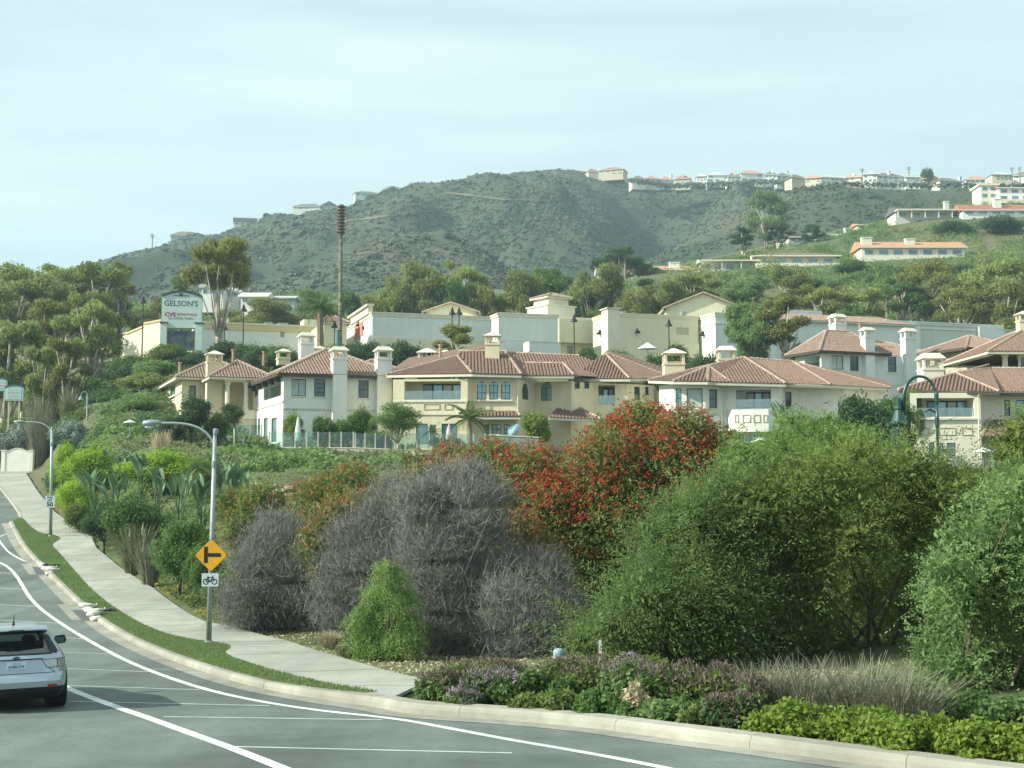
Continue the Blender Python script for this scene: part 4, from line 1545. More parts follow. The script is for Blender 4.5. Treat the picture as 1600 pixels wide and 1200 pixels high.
# sand block with the stepped corner
root, ed, c, L, D, zb, zt = shop(953, 182, 1092, 927, 488, 14.0, 'sand coloured shop block with a stepped corner pier and bright end wall', M_shopyel)
wall_lamp(root, ed[1], 995, 519); wall_lamp(root, ed[0], 939, 521)
opening(root, ed[1], 1056, 511, 1076, 524, 'plain', fm=M_trim, gm=M_tan, sill=False)
finish_shell(root, ed, zb, zt - 0.45, M_shopyel)
cornice(root, ed, zt, M_shopyel, 0.5, 0.16)
mb = MB(); ed[1].box(mb, -0.35, 1.5, zb, ZP(482.5, 182), -0.2, 2.2); ed[1].box(mb, -0.6, 1.7, ZP(482.5, 182), ZP(481, 182), -0.45, 2.4); mb.build('corner_pier', M_shopcream, root)
mb = MB(); ed[1].box(mb, 0, ed[1].L, zb, ZP(532, 182), -0.22, -0.003); mb.build('base_course', M_shopyel, root)
for px, h in ((988, 0.7), (1032, 0.5), (1083, 1.1)):
 u, z = ed[1].uv(px, 488); mb = MB(); ed[1].box(mb, u - .35, u + .35, zt, zt + h, 3, 3.8); mb.build('roof_unit', M_metal, root)
mb = MB(); u, z = ed[1].uv(1073, 488); ed[1].box(mb, u - 1.2, u + .9, zt, zt + 0.25, 2, 4); mb.build('roof_unit', M_metal, root)

# bright-ended block behind the grey-green tree
root, ed, c, L, D, zb, zt = shop(1119, 182, 1215, 1090, 488, 13.0, 'shop block with bright cream end wall behind the grey-green tree', M_shopyel)
wall_lamp(root, ed[0], 1100, 523)
finish_shell(root, ed, zb, zt - 0.6, M_shopgreen)
cornice(root, ed, zt, M_shopcream, 0.6, 0.22)
mb = MB();
for e in ed[:2]:
 e.box(mb, 0.0, e.L, ZP(506, 182), ZP(504, 182), -0.12, -0.004)
mb.build('string_course', M_shopcream, root)

# grey-green block with a tiled mansard edge
root, ed, c, L, D, zb, zt = shop(1196, 192, 1440, None, 498, 14.0, 'long grey-green shop wall with a sloping edge of orange tiles', M_shopgreen)
finish_shell(root, ed, zb, zt, M_shopgreen)
R = Roof(root, tile=M_tilelt)
o = ed[1]
a0 = o.at(0, zt, -0.5); a1 = o.at(o.L - 1.0, zt, -0.5); b1 = o.at(o.L - 5.5, zt + 1.4, 3); b0 = o.at(0, zt + 1.4, 3)
R.face([a0, a1, b1, b0], ridges=[(1, 2), (2, 3)])
R.build('mansard_roof', caps=False)
mb = MB(); o.box(mb, 4.0, 12.5, zt, ZP(481, 196), 4, 9); mb.build('roof_screen', M_shopgreen, root)
root, ed, c, L, D, zb, zt = shop(1385, 200, 1568, None, 500, 15.0, 'far grey-green shop wall with a deep parapet behind the cool white house', M_shopgreen)
finish_shell(root, ed, zb, zt - 0.4, M_greyst)
cornice(root, ed, zt, M_shopgreen, 0.5, 0.3)
mb = MB(); ed[1].box(mb, 0, ed[1].L, ZP(515, 203), ZP(513, 203), -0.15, -0.004); mb.build('string_course', M_shopgreen, root)
mb = MB(); ed[1].box(mb, ed[1].L * .78, ed[1].L, zb, zt - 0.45, -0.6, -0.005); mb.build('end_pier', M_shopgreen, root)
root, ed, c, L, D, zb, zt = shop(1560, 206, 1660, None, 514, 15.0, 'low olive shop wall running on beyond the far grey-green wall', M_greyst)
finish_shell(root, ed, zb, zt - 0.3, M_greyst); cornice(root, ed, zt, M_greyst, 0.4, 0.2)

# low long wall beside the monument sign
root, ed, c, L, D, zb, zt = shop(300, 196, 545, None, 503, 15.0, 'low white shop wall with ochre parapet band behind the trees', M_shopgreen)
opening(root, ed[1], 438, 519, 444, 527, 'plain', gm=M_pane, sill=False)
finish_shell(root, ed, zb, zt - 1.0, M_shopgreen)
mb = MB(); ed[1].box(mb, 0, ed[1].L, zt - 1.0, zt, -0.15, 0.4); mb.build('parapet_band', M_ochre, root)
mb = MB(); ed[1].box(mb, 0, ed[1].L, zt - .1, zt + .12, -0.25, 0.5); mb.build('coping', M_shopcream, root)
for px, w, h in ((352, 1.6, 1.2), (424, 1.2, .8), (447, 1.6, .8)):
 u, z = ed[1].uv(px, 505); mb = MB(); ed[1].box(mb, u - w / 2, u + w / 2, zt, zt + h, 3, 5); mb.build('roof_unit', M_metal if px > 400 else M_shopcream, root)
u, z = ed[1].uv(478, 505); mb = MB(); ed[1].box(mb, u, u + 2.8, zt, zt + 1.4, 2, 6); mb.build('roof_screen', M_shopyel, root)
root, ed, c, L, D, zb, zt = shop(505, 190, 541, None, 503, 15.0, 'small sand coloured shop bay between palm and brown mast', M_shopyel)
finish_shell(root, ed, zb, zt, M_shopyel)
R = Roof(root); R.face([ed[1].at(-.4, zt, -.5), ed[1].at(L + .4, zt, -.5), ed[1].at(L * .62, zt + 1.3, 3), ed[1].at(L * .3, zt + 1.3, 3)], ridges=[(0, 3), (1, 2)]); R.build()

# stepped bright walls going down the hill
for i, (a, b, t, bo, Y, lab) in enumerate((
  (223, 250, 504, 528, 186, 'bright cream wall section rising tallest beside the monument sign'),
  (195, 224, 513, 531, 192, 'bright cream wall section with sloping top, second from the monument sign'),
  (161, 197, 524, 541, 198, 'bright cream wall section behind the dark post'),
  (146, 166, 533, 544, 204, 'low bright wall section furthest down, half behind a white-trunked tree'),
  (100, 140, 533, 546, 212, 'low ochre wall section seen between the white tree trunks'))):
 yw = rad(-28)
 ux = (math.cos(yw), math.sin(yw)); uy = (-ux[1], ux[0])
 p = pp(a, Y)
 q, L = along(p, ux, b)
 zt = ZP(t, Y); zb = ZP(bo, Y) - 3
 r = thing('boundary_wall', (p[0], p[1], zb), lab, 'wall', 'bright walls stepping down the bank')
 mb = MB()
 mm = [(p[0], p[1]), (q[0], q[1])]
 drop = 1.0 if i in (1, 2) else 0.3
 A, B = p, q
 C2 = (q[0] + uy[0] * .5, q[1] + uy[1] * .5); D2 = (p[0] + uy[0] * .5, p[1] + uy[1] * .5)
 mb.hexa([(*A, zb), (*B, zb), (*C2, zb), (*D2, zb), (*A, zt - drop), (*B, zt), (*C2, zt), (*D2, zt - drop)])
 mb.build('wall', M_shopcream if i < 4 else M_ochre, r)
 mb = MB()
 s = 0.12
 A = (p[0] - uy[0] * s, p[1] - uy[1] * s); B = (q[0] - uy[0] * s, q[1] - uy[1] * s)
 mb.hexa([(*A, zt - drop), (*B, zt), (*C2, zt), (*D2, zt - drop), (*A, zt - drop + .3), (*B, zt + .3), (*C2, zt + .3), (*D2, zt - drop + .3)])
 mb.build('coping', M_ochre if i != 4 else M_shopcream, r)

# gables, tower
def gable(px0, px1, pya, pye, Y, label, m):
 c = pp(px0, Y)
 e = Edge(c, pp(px1, Y))
 za = ZP(pya, Y); ze = ZP(pye, Y)
 r = thing('shop_gable', (c[0], c[1], 16), label, 'gable', None)
 mb = MB()
 w = e.L
 D = 12
 A = [e.at(0, 15, 0), e.at(w, 15, 0), e.at(w, ze, 0), e.at(w / 2, za, 0), e.at(0, ze, 0)]
 B = [e.at(0, 15, D), e.at(w, 15, D), e.at(w, ze, D), e.at(w / 2, za, D), e.at(0, ze, D)]
 mb.add(A + B, [(0, 1, 2, 3, 4), (9, 8, 7, 6, 5), (0, 5, 6, 1), (1, 6, 7, 2), (4, 9, 5, 0)])
 mb.build('gable_wall', m, r)
 R = Roof(r, tile=M_tilelt)
 o = 0.5
 R.face([e.at(-o, ze - .2, D), e.at(-o, ze - .2, -o), e.at(w / 2, za + .1, -o), e.at(w / 2, za + .1, D)], ridges=[(1, 2)])
 R.face([e.at(w + o, ze - .2, -o), e.at(w + o, ze - .2, D), e.at(w / 2, za + .1, D), e.at(w / 2, za + .1, -o)], ridges=[(0, 3)])
 R.build()
 return r
gable(664, 745, 474.5, 487, 200, 'low gable with a thin tiled rake showing above the long pale block', M_shopyel)
gable(1041, 1160, 459, 481, 203, 'large sand coloured gable with orange tiled rakes above the shops', M_shopyel)
Yt = 205
p = P(861, 485, Yt)
r = thing('corner_tower', (p.x, p.y, 16), 'small square cream tower with pyramid tile roof above the shops', 'tower')
tw = math.cos(rad(35)), math.sin(rad(35)); tn = (-tw[1], tw[0])
s_ = F / Yt
def sq(half):
 return [(p.x + tw[0] * a * half + tn[0] * b * half, p.y + tw[1] * a * half + tn[1] * b * half) for a, b in ((-1, -1), (1, -1), (1, 1), (-1, 1))]
mb = MB(); mb.prism(sq(2.75), 16, ZP(482, Yt)); mb.build('tower_base', M_shopcream, r)
mb = MB(); mb.prism(sq(2.95), ZP(482, Yt), ZP(480, Yt)); mb.build('ledge', M_shopcream, r)
mb = MB(); mb.prism(sq(2.0), ZP(480, Yt), ZP(468, Yt)); mb.build('tower_wall', M_shopcream, r)
R = Roof(r, tile=M_tilelt)
q4 = sq(2.5); za = ZP(458.5, Yt); ze = ZP(467, Yt)
ap = Vector((p.x, p.y, za))
for i in range(4):
 a, b = q4[i], q4[(i + 1) % 4]
 R.face([(a[0], a[1], ze), (b[0], b[1], ze), ap], ridges=[(1, 2)])
R.build()

# ------------------------------------------------------------------ monument sign
Ys = 172
c = pp(250, Ys)
sx = (math.cos(rad(8)), math.sin(rad(8)))
e = Edge(c, along(c, sx, 313)[0])
W = e.L
zt0, zt1, zc, zb = ZP(463.5, Ys), ZP(456, Ys), ZP(505, Ys), ZP(524, Ys)
r = thing('monument_sign', (c[0], c[1], zb), 'tall arched pale green shop sign with three lines of lettering on two pillars', 'sign')
arc = [(W * k / 12, zt0 + (zt1 - zt0) * math.sin(math.pi * k / 12)) for k in range(13)]
def slab_shape(e, outline, d0, d1):
 mb = MB()
 n = len(outline)
 vs = [e.at(u, z, d0) for u, z in outline] + [e.at(u, z, d1) for u, z in outline]
 fs = [tuple(range(n)), tuple(range(2 * n - 1, n - 1, -1))] + [((i + 1) % n, i, n + i, n + (i + 1) % n) for i in range(n)]
 mb.add(vs, fs)
 return mb
slab_shape(e, [(0, zc - .6), (W, zc - .6)] + arc[::-1], 0, 1.0).build('sign_panel', M_signpale, r)
mb = MB()
for (u0, z0), (u1, z1) in zip(arc[:-1], arc[1:]):
 mb.hexa([e.at(u0, z0, -0.12), e.at(u1, z1, -0.12), e.at(u1, z1, 1.1), e.at(u0, z0, 1.1), e.at(u0, z0 + .28, -0.12), e.at(u1, z1 + .28, -0.12), e.at(u1, z1 + .28, 1.1), e.at(u0, z0 + .28, 1.1)])
mb.build('arched_cap', M_signgreen, r)
for k, (a, b) in enumerate(((-0.1, 0.75), (W - 0.8, W + 0.15))):
 mb = MB(); e.box(mb, a, b, zb - 2, zc - .02, -0.25, 1.2); pl = mb.build('pillar', M_signpale, r)
 mb = MB(); e.box(mb, a - .1, b + .1, zc - .02, zc + .16, -0.35, 1.3); mb.build('pillar_cap', M_signgreen, pl)
mb = MB(); e.box(mb, .75, W - .8, zb - 2, zc - .95, 0.3, 0.5); mb.build('lower_panel', mat('sign_lower', (0.06, 0.08, 0.11), (0.18, 0.2, 0.17), scale=1.5, rough=0.7), r)
mb = MB(); e.box(mb, 1.6, W - 1.9, zc - 1.5, zc - 1.05, 0.25, 0.3); mb.build('address_panel', mat('address_blue', (0.04, 0.08, 0.17), rough=0.6), r)
ux3 = (e.d.x, e.d.y, 0)
def wtext(name, body, m, px, py, hpx, wpx, bold=0.0):
 u, z = e.uv(px, py)
 text_part(name, body, m, r, e.at(u, z, -0.012), ux3, (0, 0, 1), hpx * Ys / F, wpx * Ys / F, bold=bold)
wtext('lettering', "GELSON'S", M_signtext, 283, 474, 9.5, 52, 0.02)
wtext('lettering', "CVS", M_signred, 266, 491.3, 6.6, 17.5, 0.045)
wtext('lettering', "/pharmacy", M_signred, 292, 491.5, 6.6, 32, 0.01)
wtext('lettering', "Rx DRIVE THRU", M_signtext, 283, 497.5, 3.6, 38, 0.015)
mb = MB()
u, z = e.uv(283, 462); e.box(mb, u - 1.0, u + 1.0, z - .05, z + .05, -0.05, 0); e.box(mb, u - .22, u + .22, z - .1, z + .3, -0.06, 0)
mb.build('emblem', M_signgreen, r)

# ------------------------------------------------------------------ lamps of the shop car park
def lot_lamp(px, Y, py_top, label, heads=1, py_base=None, h=None):
 p = P(px, py_top, Y)
 zb = ZP(py_base, Y) if py_base else 16.0
 r = thing('car_park_lamp', (p.x, p.y, zb), label, 'lamp post', 'car park lamps on the upper terrace')
 for k in range(heads):
  x = p.x + (k - (heads - 1) / 2) * 0.95
  mb = MB(); mb.tube([(x, p.y, zb - 2), (x, p.y, p.z - 0.6)], [0.11, 0.07], 8); mb.build('pole', M_black, r)
  mb = MB(); mb.lathe((x, p.y, p.z - 1.15), [(0.52, 0), (0.46, 0.16), (0.22, 0.5), (0.2, 0.75), (0.10, 0.9), (0.03, 1.15)], 10); mb.build('lamp_shade', M_black, r)
lot_lamp(160.5, 176, 489, 'black bell-shaped lamp post among the white-trunked trees')
lot_lamp(224, 178, 461, 'tall black bell-shaped lamp post beside the monument sign')
lot_lamp(351, 182, 503, 'black lamp post by the forked white tree trunk')
lot_lamp(381, 184, 474, 'tall slim black lamp post before the low ochre-banded wall')
lot_lamp(523, 184, 500, 'short black lamp post between palm and brown mast')
lot_lamp(712, 176, 479, 'pair of black lamp posts side by side before the long pale wall', heads=2)
lot_lamp(897, 178, 490, 'black lamp post before the recessed sand coloured link')
lot_lamp(1045, 178, 497, 'black lamp post before the sand coloured block')
# dark tall post on the bank
p = P(187, 472, 168)
r = thing('steel_post', (p.x, p.y, 16), 'thick dark blue steel post standing clear on the bank', 'post')
mb = MB(); mb.tube([(p.x, p.y, 13), (p.x, p.y, p.z)], 0.24, 10); mb.build('post', mat('post_blue', (0.03, 0.045, 0.07), rough=0.5), r)
mb = MB(); mb.lathe((p.x, p.y, p.z), [(0.3, 0), (0.3, 0.1), (0.08, 0.14)], 10); mb.build('post_cap', M_black, r)
# mast with stacked discs
Ym = 174
p = P(533.5, 320, Ym)
r = thing('siren_mast', (P(533, 540, Ym).x, Ym, 16), 'very tall rusty mast topped with a stack of ribbed discs', 'mast')
M_rust = mat('mast_rust', (0.12, 0.085, 0.065), (0.30, 0.25, 0.20), scale=1.8, rough=0.85, detail=6)
M_rustd = mat('disc_brown', (0.10, 0.065, 0.05), (0.15, 0.10, 0.08), scale=3, rough=0.8)
zt = p.z; zd = ZP(365, Ym)
mb = MB(); mb.tube([(p.x, Ym, 14), (p.x, Ym, 24), (p.x, Ym, zd)], [0.34, 0.27, 0.22], 10); mb.build('pole', M_rust, r)
for k in range(13):
 z = 17.2 + k * 1.35
 if z < zd - 1:
  mb = MB(); rr = 0.30 - 0.006 * k + .04; mb.lathe((p.x, Ym, z), [(rr, 0), (rr, 0.09)], 10); mb.build('pole_ring', M_rustd, r)
mb = MB(); mb.tube([(p.x, Ym, zd - .2), (p.x, Ym, zt)], 0.32, 10); mb.build('head_core', M_rustd, r)
for k in range(9):
 z = zd + (zt - zd) * k / 9
 h = (zt - zd) / 9
 mb = MB(); mb.lathe((p.x, Ym, z), [(0.36, 0), (0.56, h * .35), (0.56, h * .55), (0.34, h * .7)], 12); mb.build('siren_disc', M_rustd, r)
# green drum at its foot
p2 = P(528, 530, 172)
r = thing('water_tank', (p2.x, p2.y, 16), 'small green drum tank at the foot of the brown mast', 'tank')
mb = MB(); mb.lathe((p2.x, p2.y, 14.5), [(0.4, 0), (0.4, p2.z + 1.0 - 14.5), (0.36, p2.z + 1.1 - 14.5)], 12); mb.build('drum', mat('tank_green', (0.12, 0.22, 0.2), rough=0.5), r)
mb = MB(); mb.lathe((p2.x, p2.y, p2.z + 1.1), [(0.43, 0), (0.43, .08), (0.1, .14)], 12); mb.build('lid', M_signgreen, r)
# parasol and dish on the terrace
p = P(1012, 544, 168)
r = thing('terrace_parasol', (p.x, p.y, p.z - 2.2), 'wide white parasol open beside the sand coloured shop block', 'parasol')
mb = MB(); mb.tube([(p.x, p.y, p.z - 3.2), (p.x, p.y, p.z + .6)], 0.05, 6); mb.build('pole', M_metal, r)
mb = MB(); mb.lathe((p.x, p.y, p.z - .1), [(1.35, 0), (1.3, .06), (0.6, 0.5), (0.06, 0.85)], 10); mb.build('canopy', mat('canvas_white', (0.74, 0.78, 0.8), (0.68, 0.72, 0.75), scale=2, rough=0.8), r)

# ------------------------------------------------------------------ far hills
def fbm(x, y, z=0.0, oct=4):
 s = 0; a = 1; f = 1
 for _ in range(oct):
  s += a * mnoise.noise(Vector((x * f, y * f, z + 3.1 * f))); a *= 0.5; f *= 2.0
 return s
def interp_r(tab, px):
 return np.interp(px, [t[0] for t in tab], [t[1] for t in tab])
RIDGE_A = [(-500, 560), (-200, 480), (0, 442), (70, 428), (140, 411), (190, 396), (235, 386), (330, 377), (360, 359), (400, 354), (450, 335), (520, 330), (560, 316), (600, 306), (650, 298), (720, 289), (760, 281), (800, 271), (830, 267), (870, 264), (920, 268), (975, 278), (1040, 289), (1090, 288), (1200, 283), (1400, 284), (1600, 288), (2000, 300)]
RY_A = [(-500, 850), (0, 880), (300, 900), (600, 930), (860, 960), (1000, 980), (1100, 960), (1300, 900), (1600, 860), (2000, 860)]
FY_A = [(-500, 440), (600, 440), (760, 470), (900, 620), (1020, 740), (1090, 770), (1180, 760), (1300, 640), (1600, 600), (2000, 600)]
FP_A = [(-500, 520), (0, 500), (300, 480), (600, 480), (760, 475), (900, 440), (1020, 412), (1090, 402), (1180, 380), (1300, 380), (2000, 380)]
RIDGE_B = [(850, 470), (960, 432), (1000, 414), (1040, 399), (1075, 378), (1105, 358), (1150, 334), (1180, 313), (1240, 298), (1320, 290), (1400, 291), (1600, 293), (2000, 300)]
RY_B = [(850, 560), (1100, 600), (1250, 680), (1600, 690), (2000, 690)]
FY_B = [(850, 430), (2000, 430)]
FP_B = [(850, 480), (1000, 440), (1200, 420), (1400, 400), (1600, 380), (2000, 370)]

def hill_grid(ridge, ryt, fyt, fpt, px0, px1, ncol, nrow, amp, seed, over=0.35):
 pxs = np.linspace(px0, px1, ncol)
 ts = np.r_[np.linspace(0, 1, nrow), 1 + np.linspace(0.03, over, 10)]
 V = np.zeros((len(ts), ncol, 3))
 for j, px in enumerate(pxs):
  Yr = float(interp_r(ryt, px)); Yf = float(interp_r(fyt, px))
  zr_ = ZP(float(interp_r(ridge, px)), Yr); zf = ZP(float(interp_r(fpt, px)), Yf)
  rx = (px - 800) / F / CT
  for i, t in enumerate(ts):
   Y = Yf + (Yr - Yf) * t
   x = rx * Y
   if t <= 1:
    z = zf + (zr_ - zf) * (t ** 0.93)
    w = math.sin(math.pi * min(1, t)) ** 0.7
    g = 1 - abs(2 * abs(fbm(x * 0.006, Y * 0.0035, seed, 2)) - 0.0)
    z += amp * w * (1.5 * (g - 0.75) + 0.55 * fbm(x * 0.02, Y * 0.02, seed + 5, 4))
   else:
    z = zr_ - (t - 1) * 120
   z += 0.9 * fbm(x * 0.08, Y * 0.08, seed + 9, 2)
   V[i, j] = (x, Y, z)
 return V
def grid_mesh(name, V, m):
 r, c, _ = V.shape
 idx = np.arange(r * c).reshape(r, c)
 fq = np.stack([idx[:-1, :-1], idx[:-1, 1:], idx[1:, 1:], idx[1:, :-1]], -1)
 me = np_mesh(name, V.reshape(-1, 3), fq, 4)
 return struct(link(name, me, m, smooth=True))
VA = hill_grid(RIDGE_A, RY_A, FY_A, FP_A, -480, 1980, 230, 90, 24, 1.7)
VB = hill_grid(RIDGE_B, RY_B, FY_B, FP_B, 860, 1980, 150, 60, 13, 8.2)
hillA = grid_mesh('hill', VA, M_hill)
hillB = grid_mesh('hill', VB, M_hill)
def front_sampler(V):
 """Random places on a hill sheet, by area."""
 a = V[:-1, :-1]; b = V[:-1, 1:]; c = V[1:, 1:]; d = V[1:, :-1]
 ar = np.linalg.norm(np.cross(b - a, d - a), axis=-1).ravel()
 cells = np.stack([x.reshape(-1, 3) for x in (a, b, c, d)], 1)
 return cells, ar / ar.sum()

M_scrub = mat('scrub_leaf', (0.034, 0.054, 0.03), (0.062, 0.088, 0.048), scale=0.15, rough=0.9, c3=(0.10, 0.105, 0.065), s3=0.012)
M_scrubdry = mat('dry_scrub_leaf', (0.058, 0.066, 0.042), (0.095, 0.098, 0.066), scale=0.15, rough=0.9, c3=(0.09, 0.105, 0.055), s3=0.02)
def scatter_hill(V, n, dens_seed, thr):
 cells, p = front_sampler(V)
 ci = RNG.choice(len(cells), n, p=p)
 u, w = RNG.uniform(0, 1, (2, n))
 q = cells[ci]
 pos = (q[:, 0] * ((1 - u) * (1 - w))[:, None] + q[:, 1] * (u * (1 - w))[:, None] + q[:, 2] * (u * w)[:, None] + q[:, 3] * ((1 - u) * w)[:, None])
 keep = np.array([mnoise.noise(Vector((a * 0.013, b * 0.013, dens_seed))) + 0.6 * mnoise.noise(Vector((a * 0.05, b * 0.05, dens_seed))) > thr for a, b, _ in pos])
 return pos[keep]
def unit(v):
 return v / np.maximum(1e-9, np.linalg.norm(v, axis=-1, keepdims=True))
def scrub(name, pos, size, m, per=9, seed=1):
 """Low bushes nobody could count, each a handful of leaf sprays, as one object."""
 rng = np.random.default_rng(seed)
 n = len(pos) * per
 c0 = np.repeat(pos, per, 0); sz = np.repeat(size, per)
 d = unit(rng.normal(0, 1, (n, 3)) + np.array([0, -.15, .35]))
 c = c0 + d * sz[:, None] * np.array([1, 1, .7]) * rng.uniform(.35, 1, n)[:, None]
 nr = unit(d + np.array([-.2, -.2, .5]) + rng.normal(0, .22, (n, 3)))
 ax = unit(np.cross(nr, rng.normal(0, 1, (n, 3)))); sd = unit(np.cross(nr, ax))
 L = sz * rng.uniform(.8, 1.4, n); W = sz * rng.uniform(.6, 1.0, n)
 a = ax * L[:, None]; s_ = sd * W[:, None]
 V = np.stack([c - a * .5, c + s_ * .5, c + a * .5, c - s_ * .5], 1).reshape(-1, 3)
 o = link(name, np_mesh(name, V, np.arange(len(V)), 4), m)
 o['kind'] = 'stuff'
pxof = lambda q: 800 + 2000 * q[:, 0] / q[:, 1]
pa = scatter_hill(VA, 60000, 2.0, -0.3)
scrub('chaparral', pa, RNG.uniform(.6, 1.7, len(pa)) * RNG.choice([1, 1, 1.4], len(pa)), M_scrub, 8, seed=1)
pd = scatter_hill(VA, 20000, 5.0, -0.2)
scrub('chaparral', pd, RNG.uniform(.5, 1.4, len(pd)), M_scrubdry, 6, 2)
ex = scatter_hill(VA, 24000, 7.0, -0.7)
epy = np.array([proj(q)[1] for q in ex])
ex = ex[((pxof(ex) > 640 + (epy - 280) * .9) & (pxof(ex) < 1120)) | (epy < 300)]
scrub('chaparral', ex, RNG.uniform(.8, 2.0, len(ex)), M_scrub, seed=3)
pl_ = scatter_hill(VA, 2600, 9.0, .12)
pl_ = pl_[pxof(pl_) < 760]
scrub('chaparral', pl_, RNG.uniform(1.6, 3.6, len(pl_)), mat('dark_scrub_leaf', (0.026, 0.045, 0.026), (0.048, 0.07, 0.038), scale=.15, rough=.9), 26, 8)
pb = scatter_hill(VB, 14000, 3.0, -0.2)
scrub('chaparral', pb, RNG.uniform(.6, 1.7, len(pb)), M_scrub, seed=4)
pb = scatter_hill(VB, 9000, 4.0, -0.1)
scrub('chaparral', pb, RNG.uniform(.5, 1.2, len(pb)), M_scrubdry, 6, 5)

def surf_at(V, px, py):
 """Place on a hill sheet seen at a photo pixel (first from the front)."""
 r, c, _ = V.shape
 cols = 800 + F * V[0, :, 0] / (V[0, :, 1] * CT)
 j = int(np.clip(np.searchsorted(cols, px), 1, c - 1))
 f = (px - cols[j - 1]) / (cols[j] - cols[j - 1])
 prev = None
 for i in range(r):
  q = V[i, j - 1] * (1 - f) + V[i, j] * f
  y = proj(q)[1]
  if y <= py:
   if prev is None:
    return Vector(q)
   g = (prev[1] - py) / max(1e-6, prev[1] - y)
   return Vector(prev[0] + (q - prev[0]) * g)
  prev = (q, y)
 return Vector(prev[0])
# bare tracks and slips on the hill
def hill_track(V, pxs, w, lift=0.8, name='dirt_track', m=None):
 pts = resample([surf_at(V, a, b) for a, b in pxs], 6)
 pts = [surf_at(V, *proj(p)) for p in pts]
 mb = MB()
 for i in range(len(pts) - 1):
  a, b = pts[i], pts[i + 1]
  wa = w * (0.7 + 0.5 * mnoise.noise(a * 0.05)); wb = w * (0.7 + 0.5 * mnoise.noise(b * 0.05))
  up = Vector((0, 0.55, 0.83))
  mb.quad(a + up * lift - up * wa * .5 + Vector((0, -1.5, 0)), b + up * lift - up * wb * .5 + Vector((0, -1.5, 0)), b + up * (lift + wb * .5) + Vector((0, -1.5, 0)), a + up * (lift + wa * .5) + Vector((0, -1.5, 0)))
 struct(mb.build(name, m or M_bareearth))
hill_track(VA, [(505, 352), (540, 346), (580, 342), (640, 334), (690, 330)], 2.0)
hill_track(VA, [(690, 303), (740, 308), (790, 314), (840, 315), (880, 312)], 1.8)
hill_track(VA, [(520, 397), (560, 398), (590, 399)], .9)

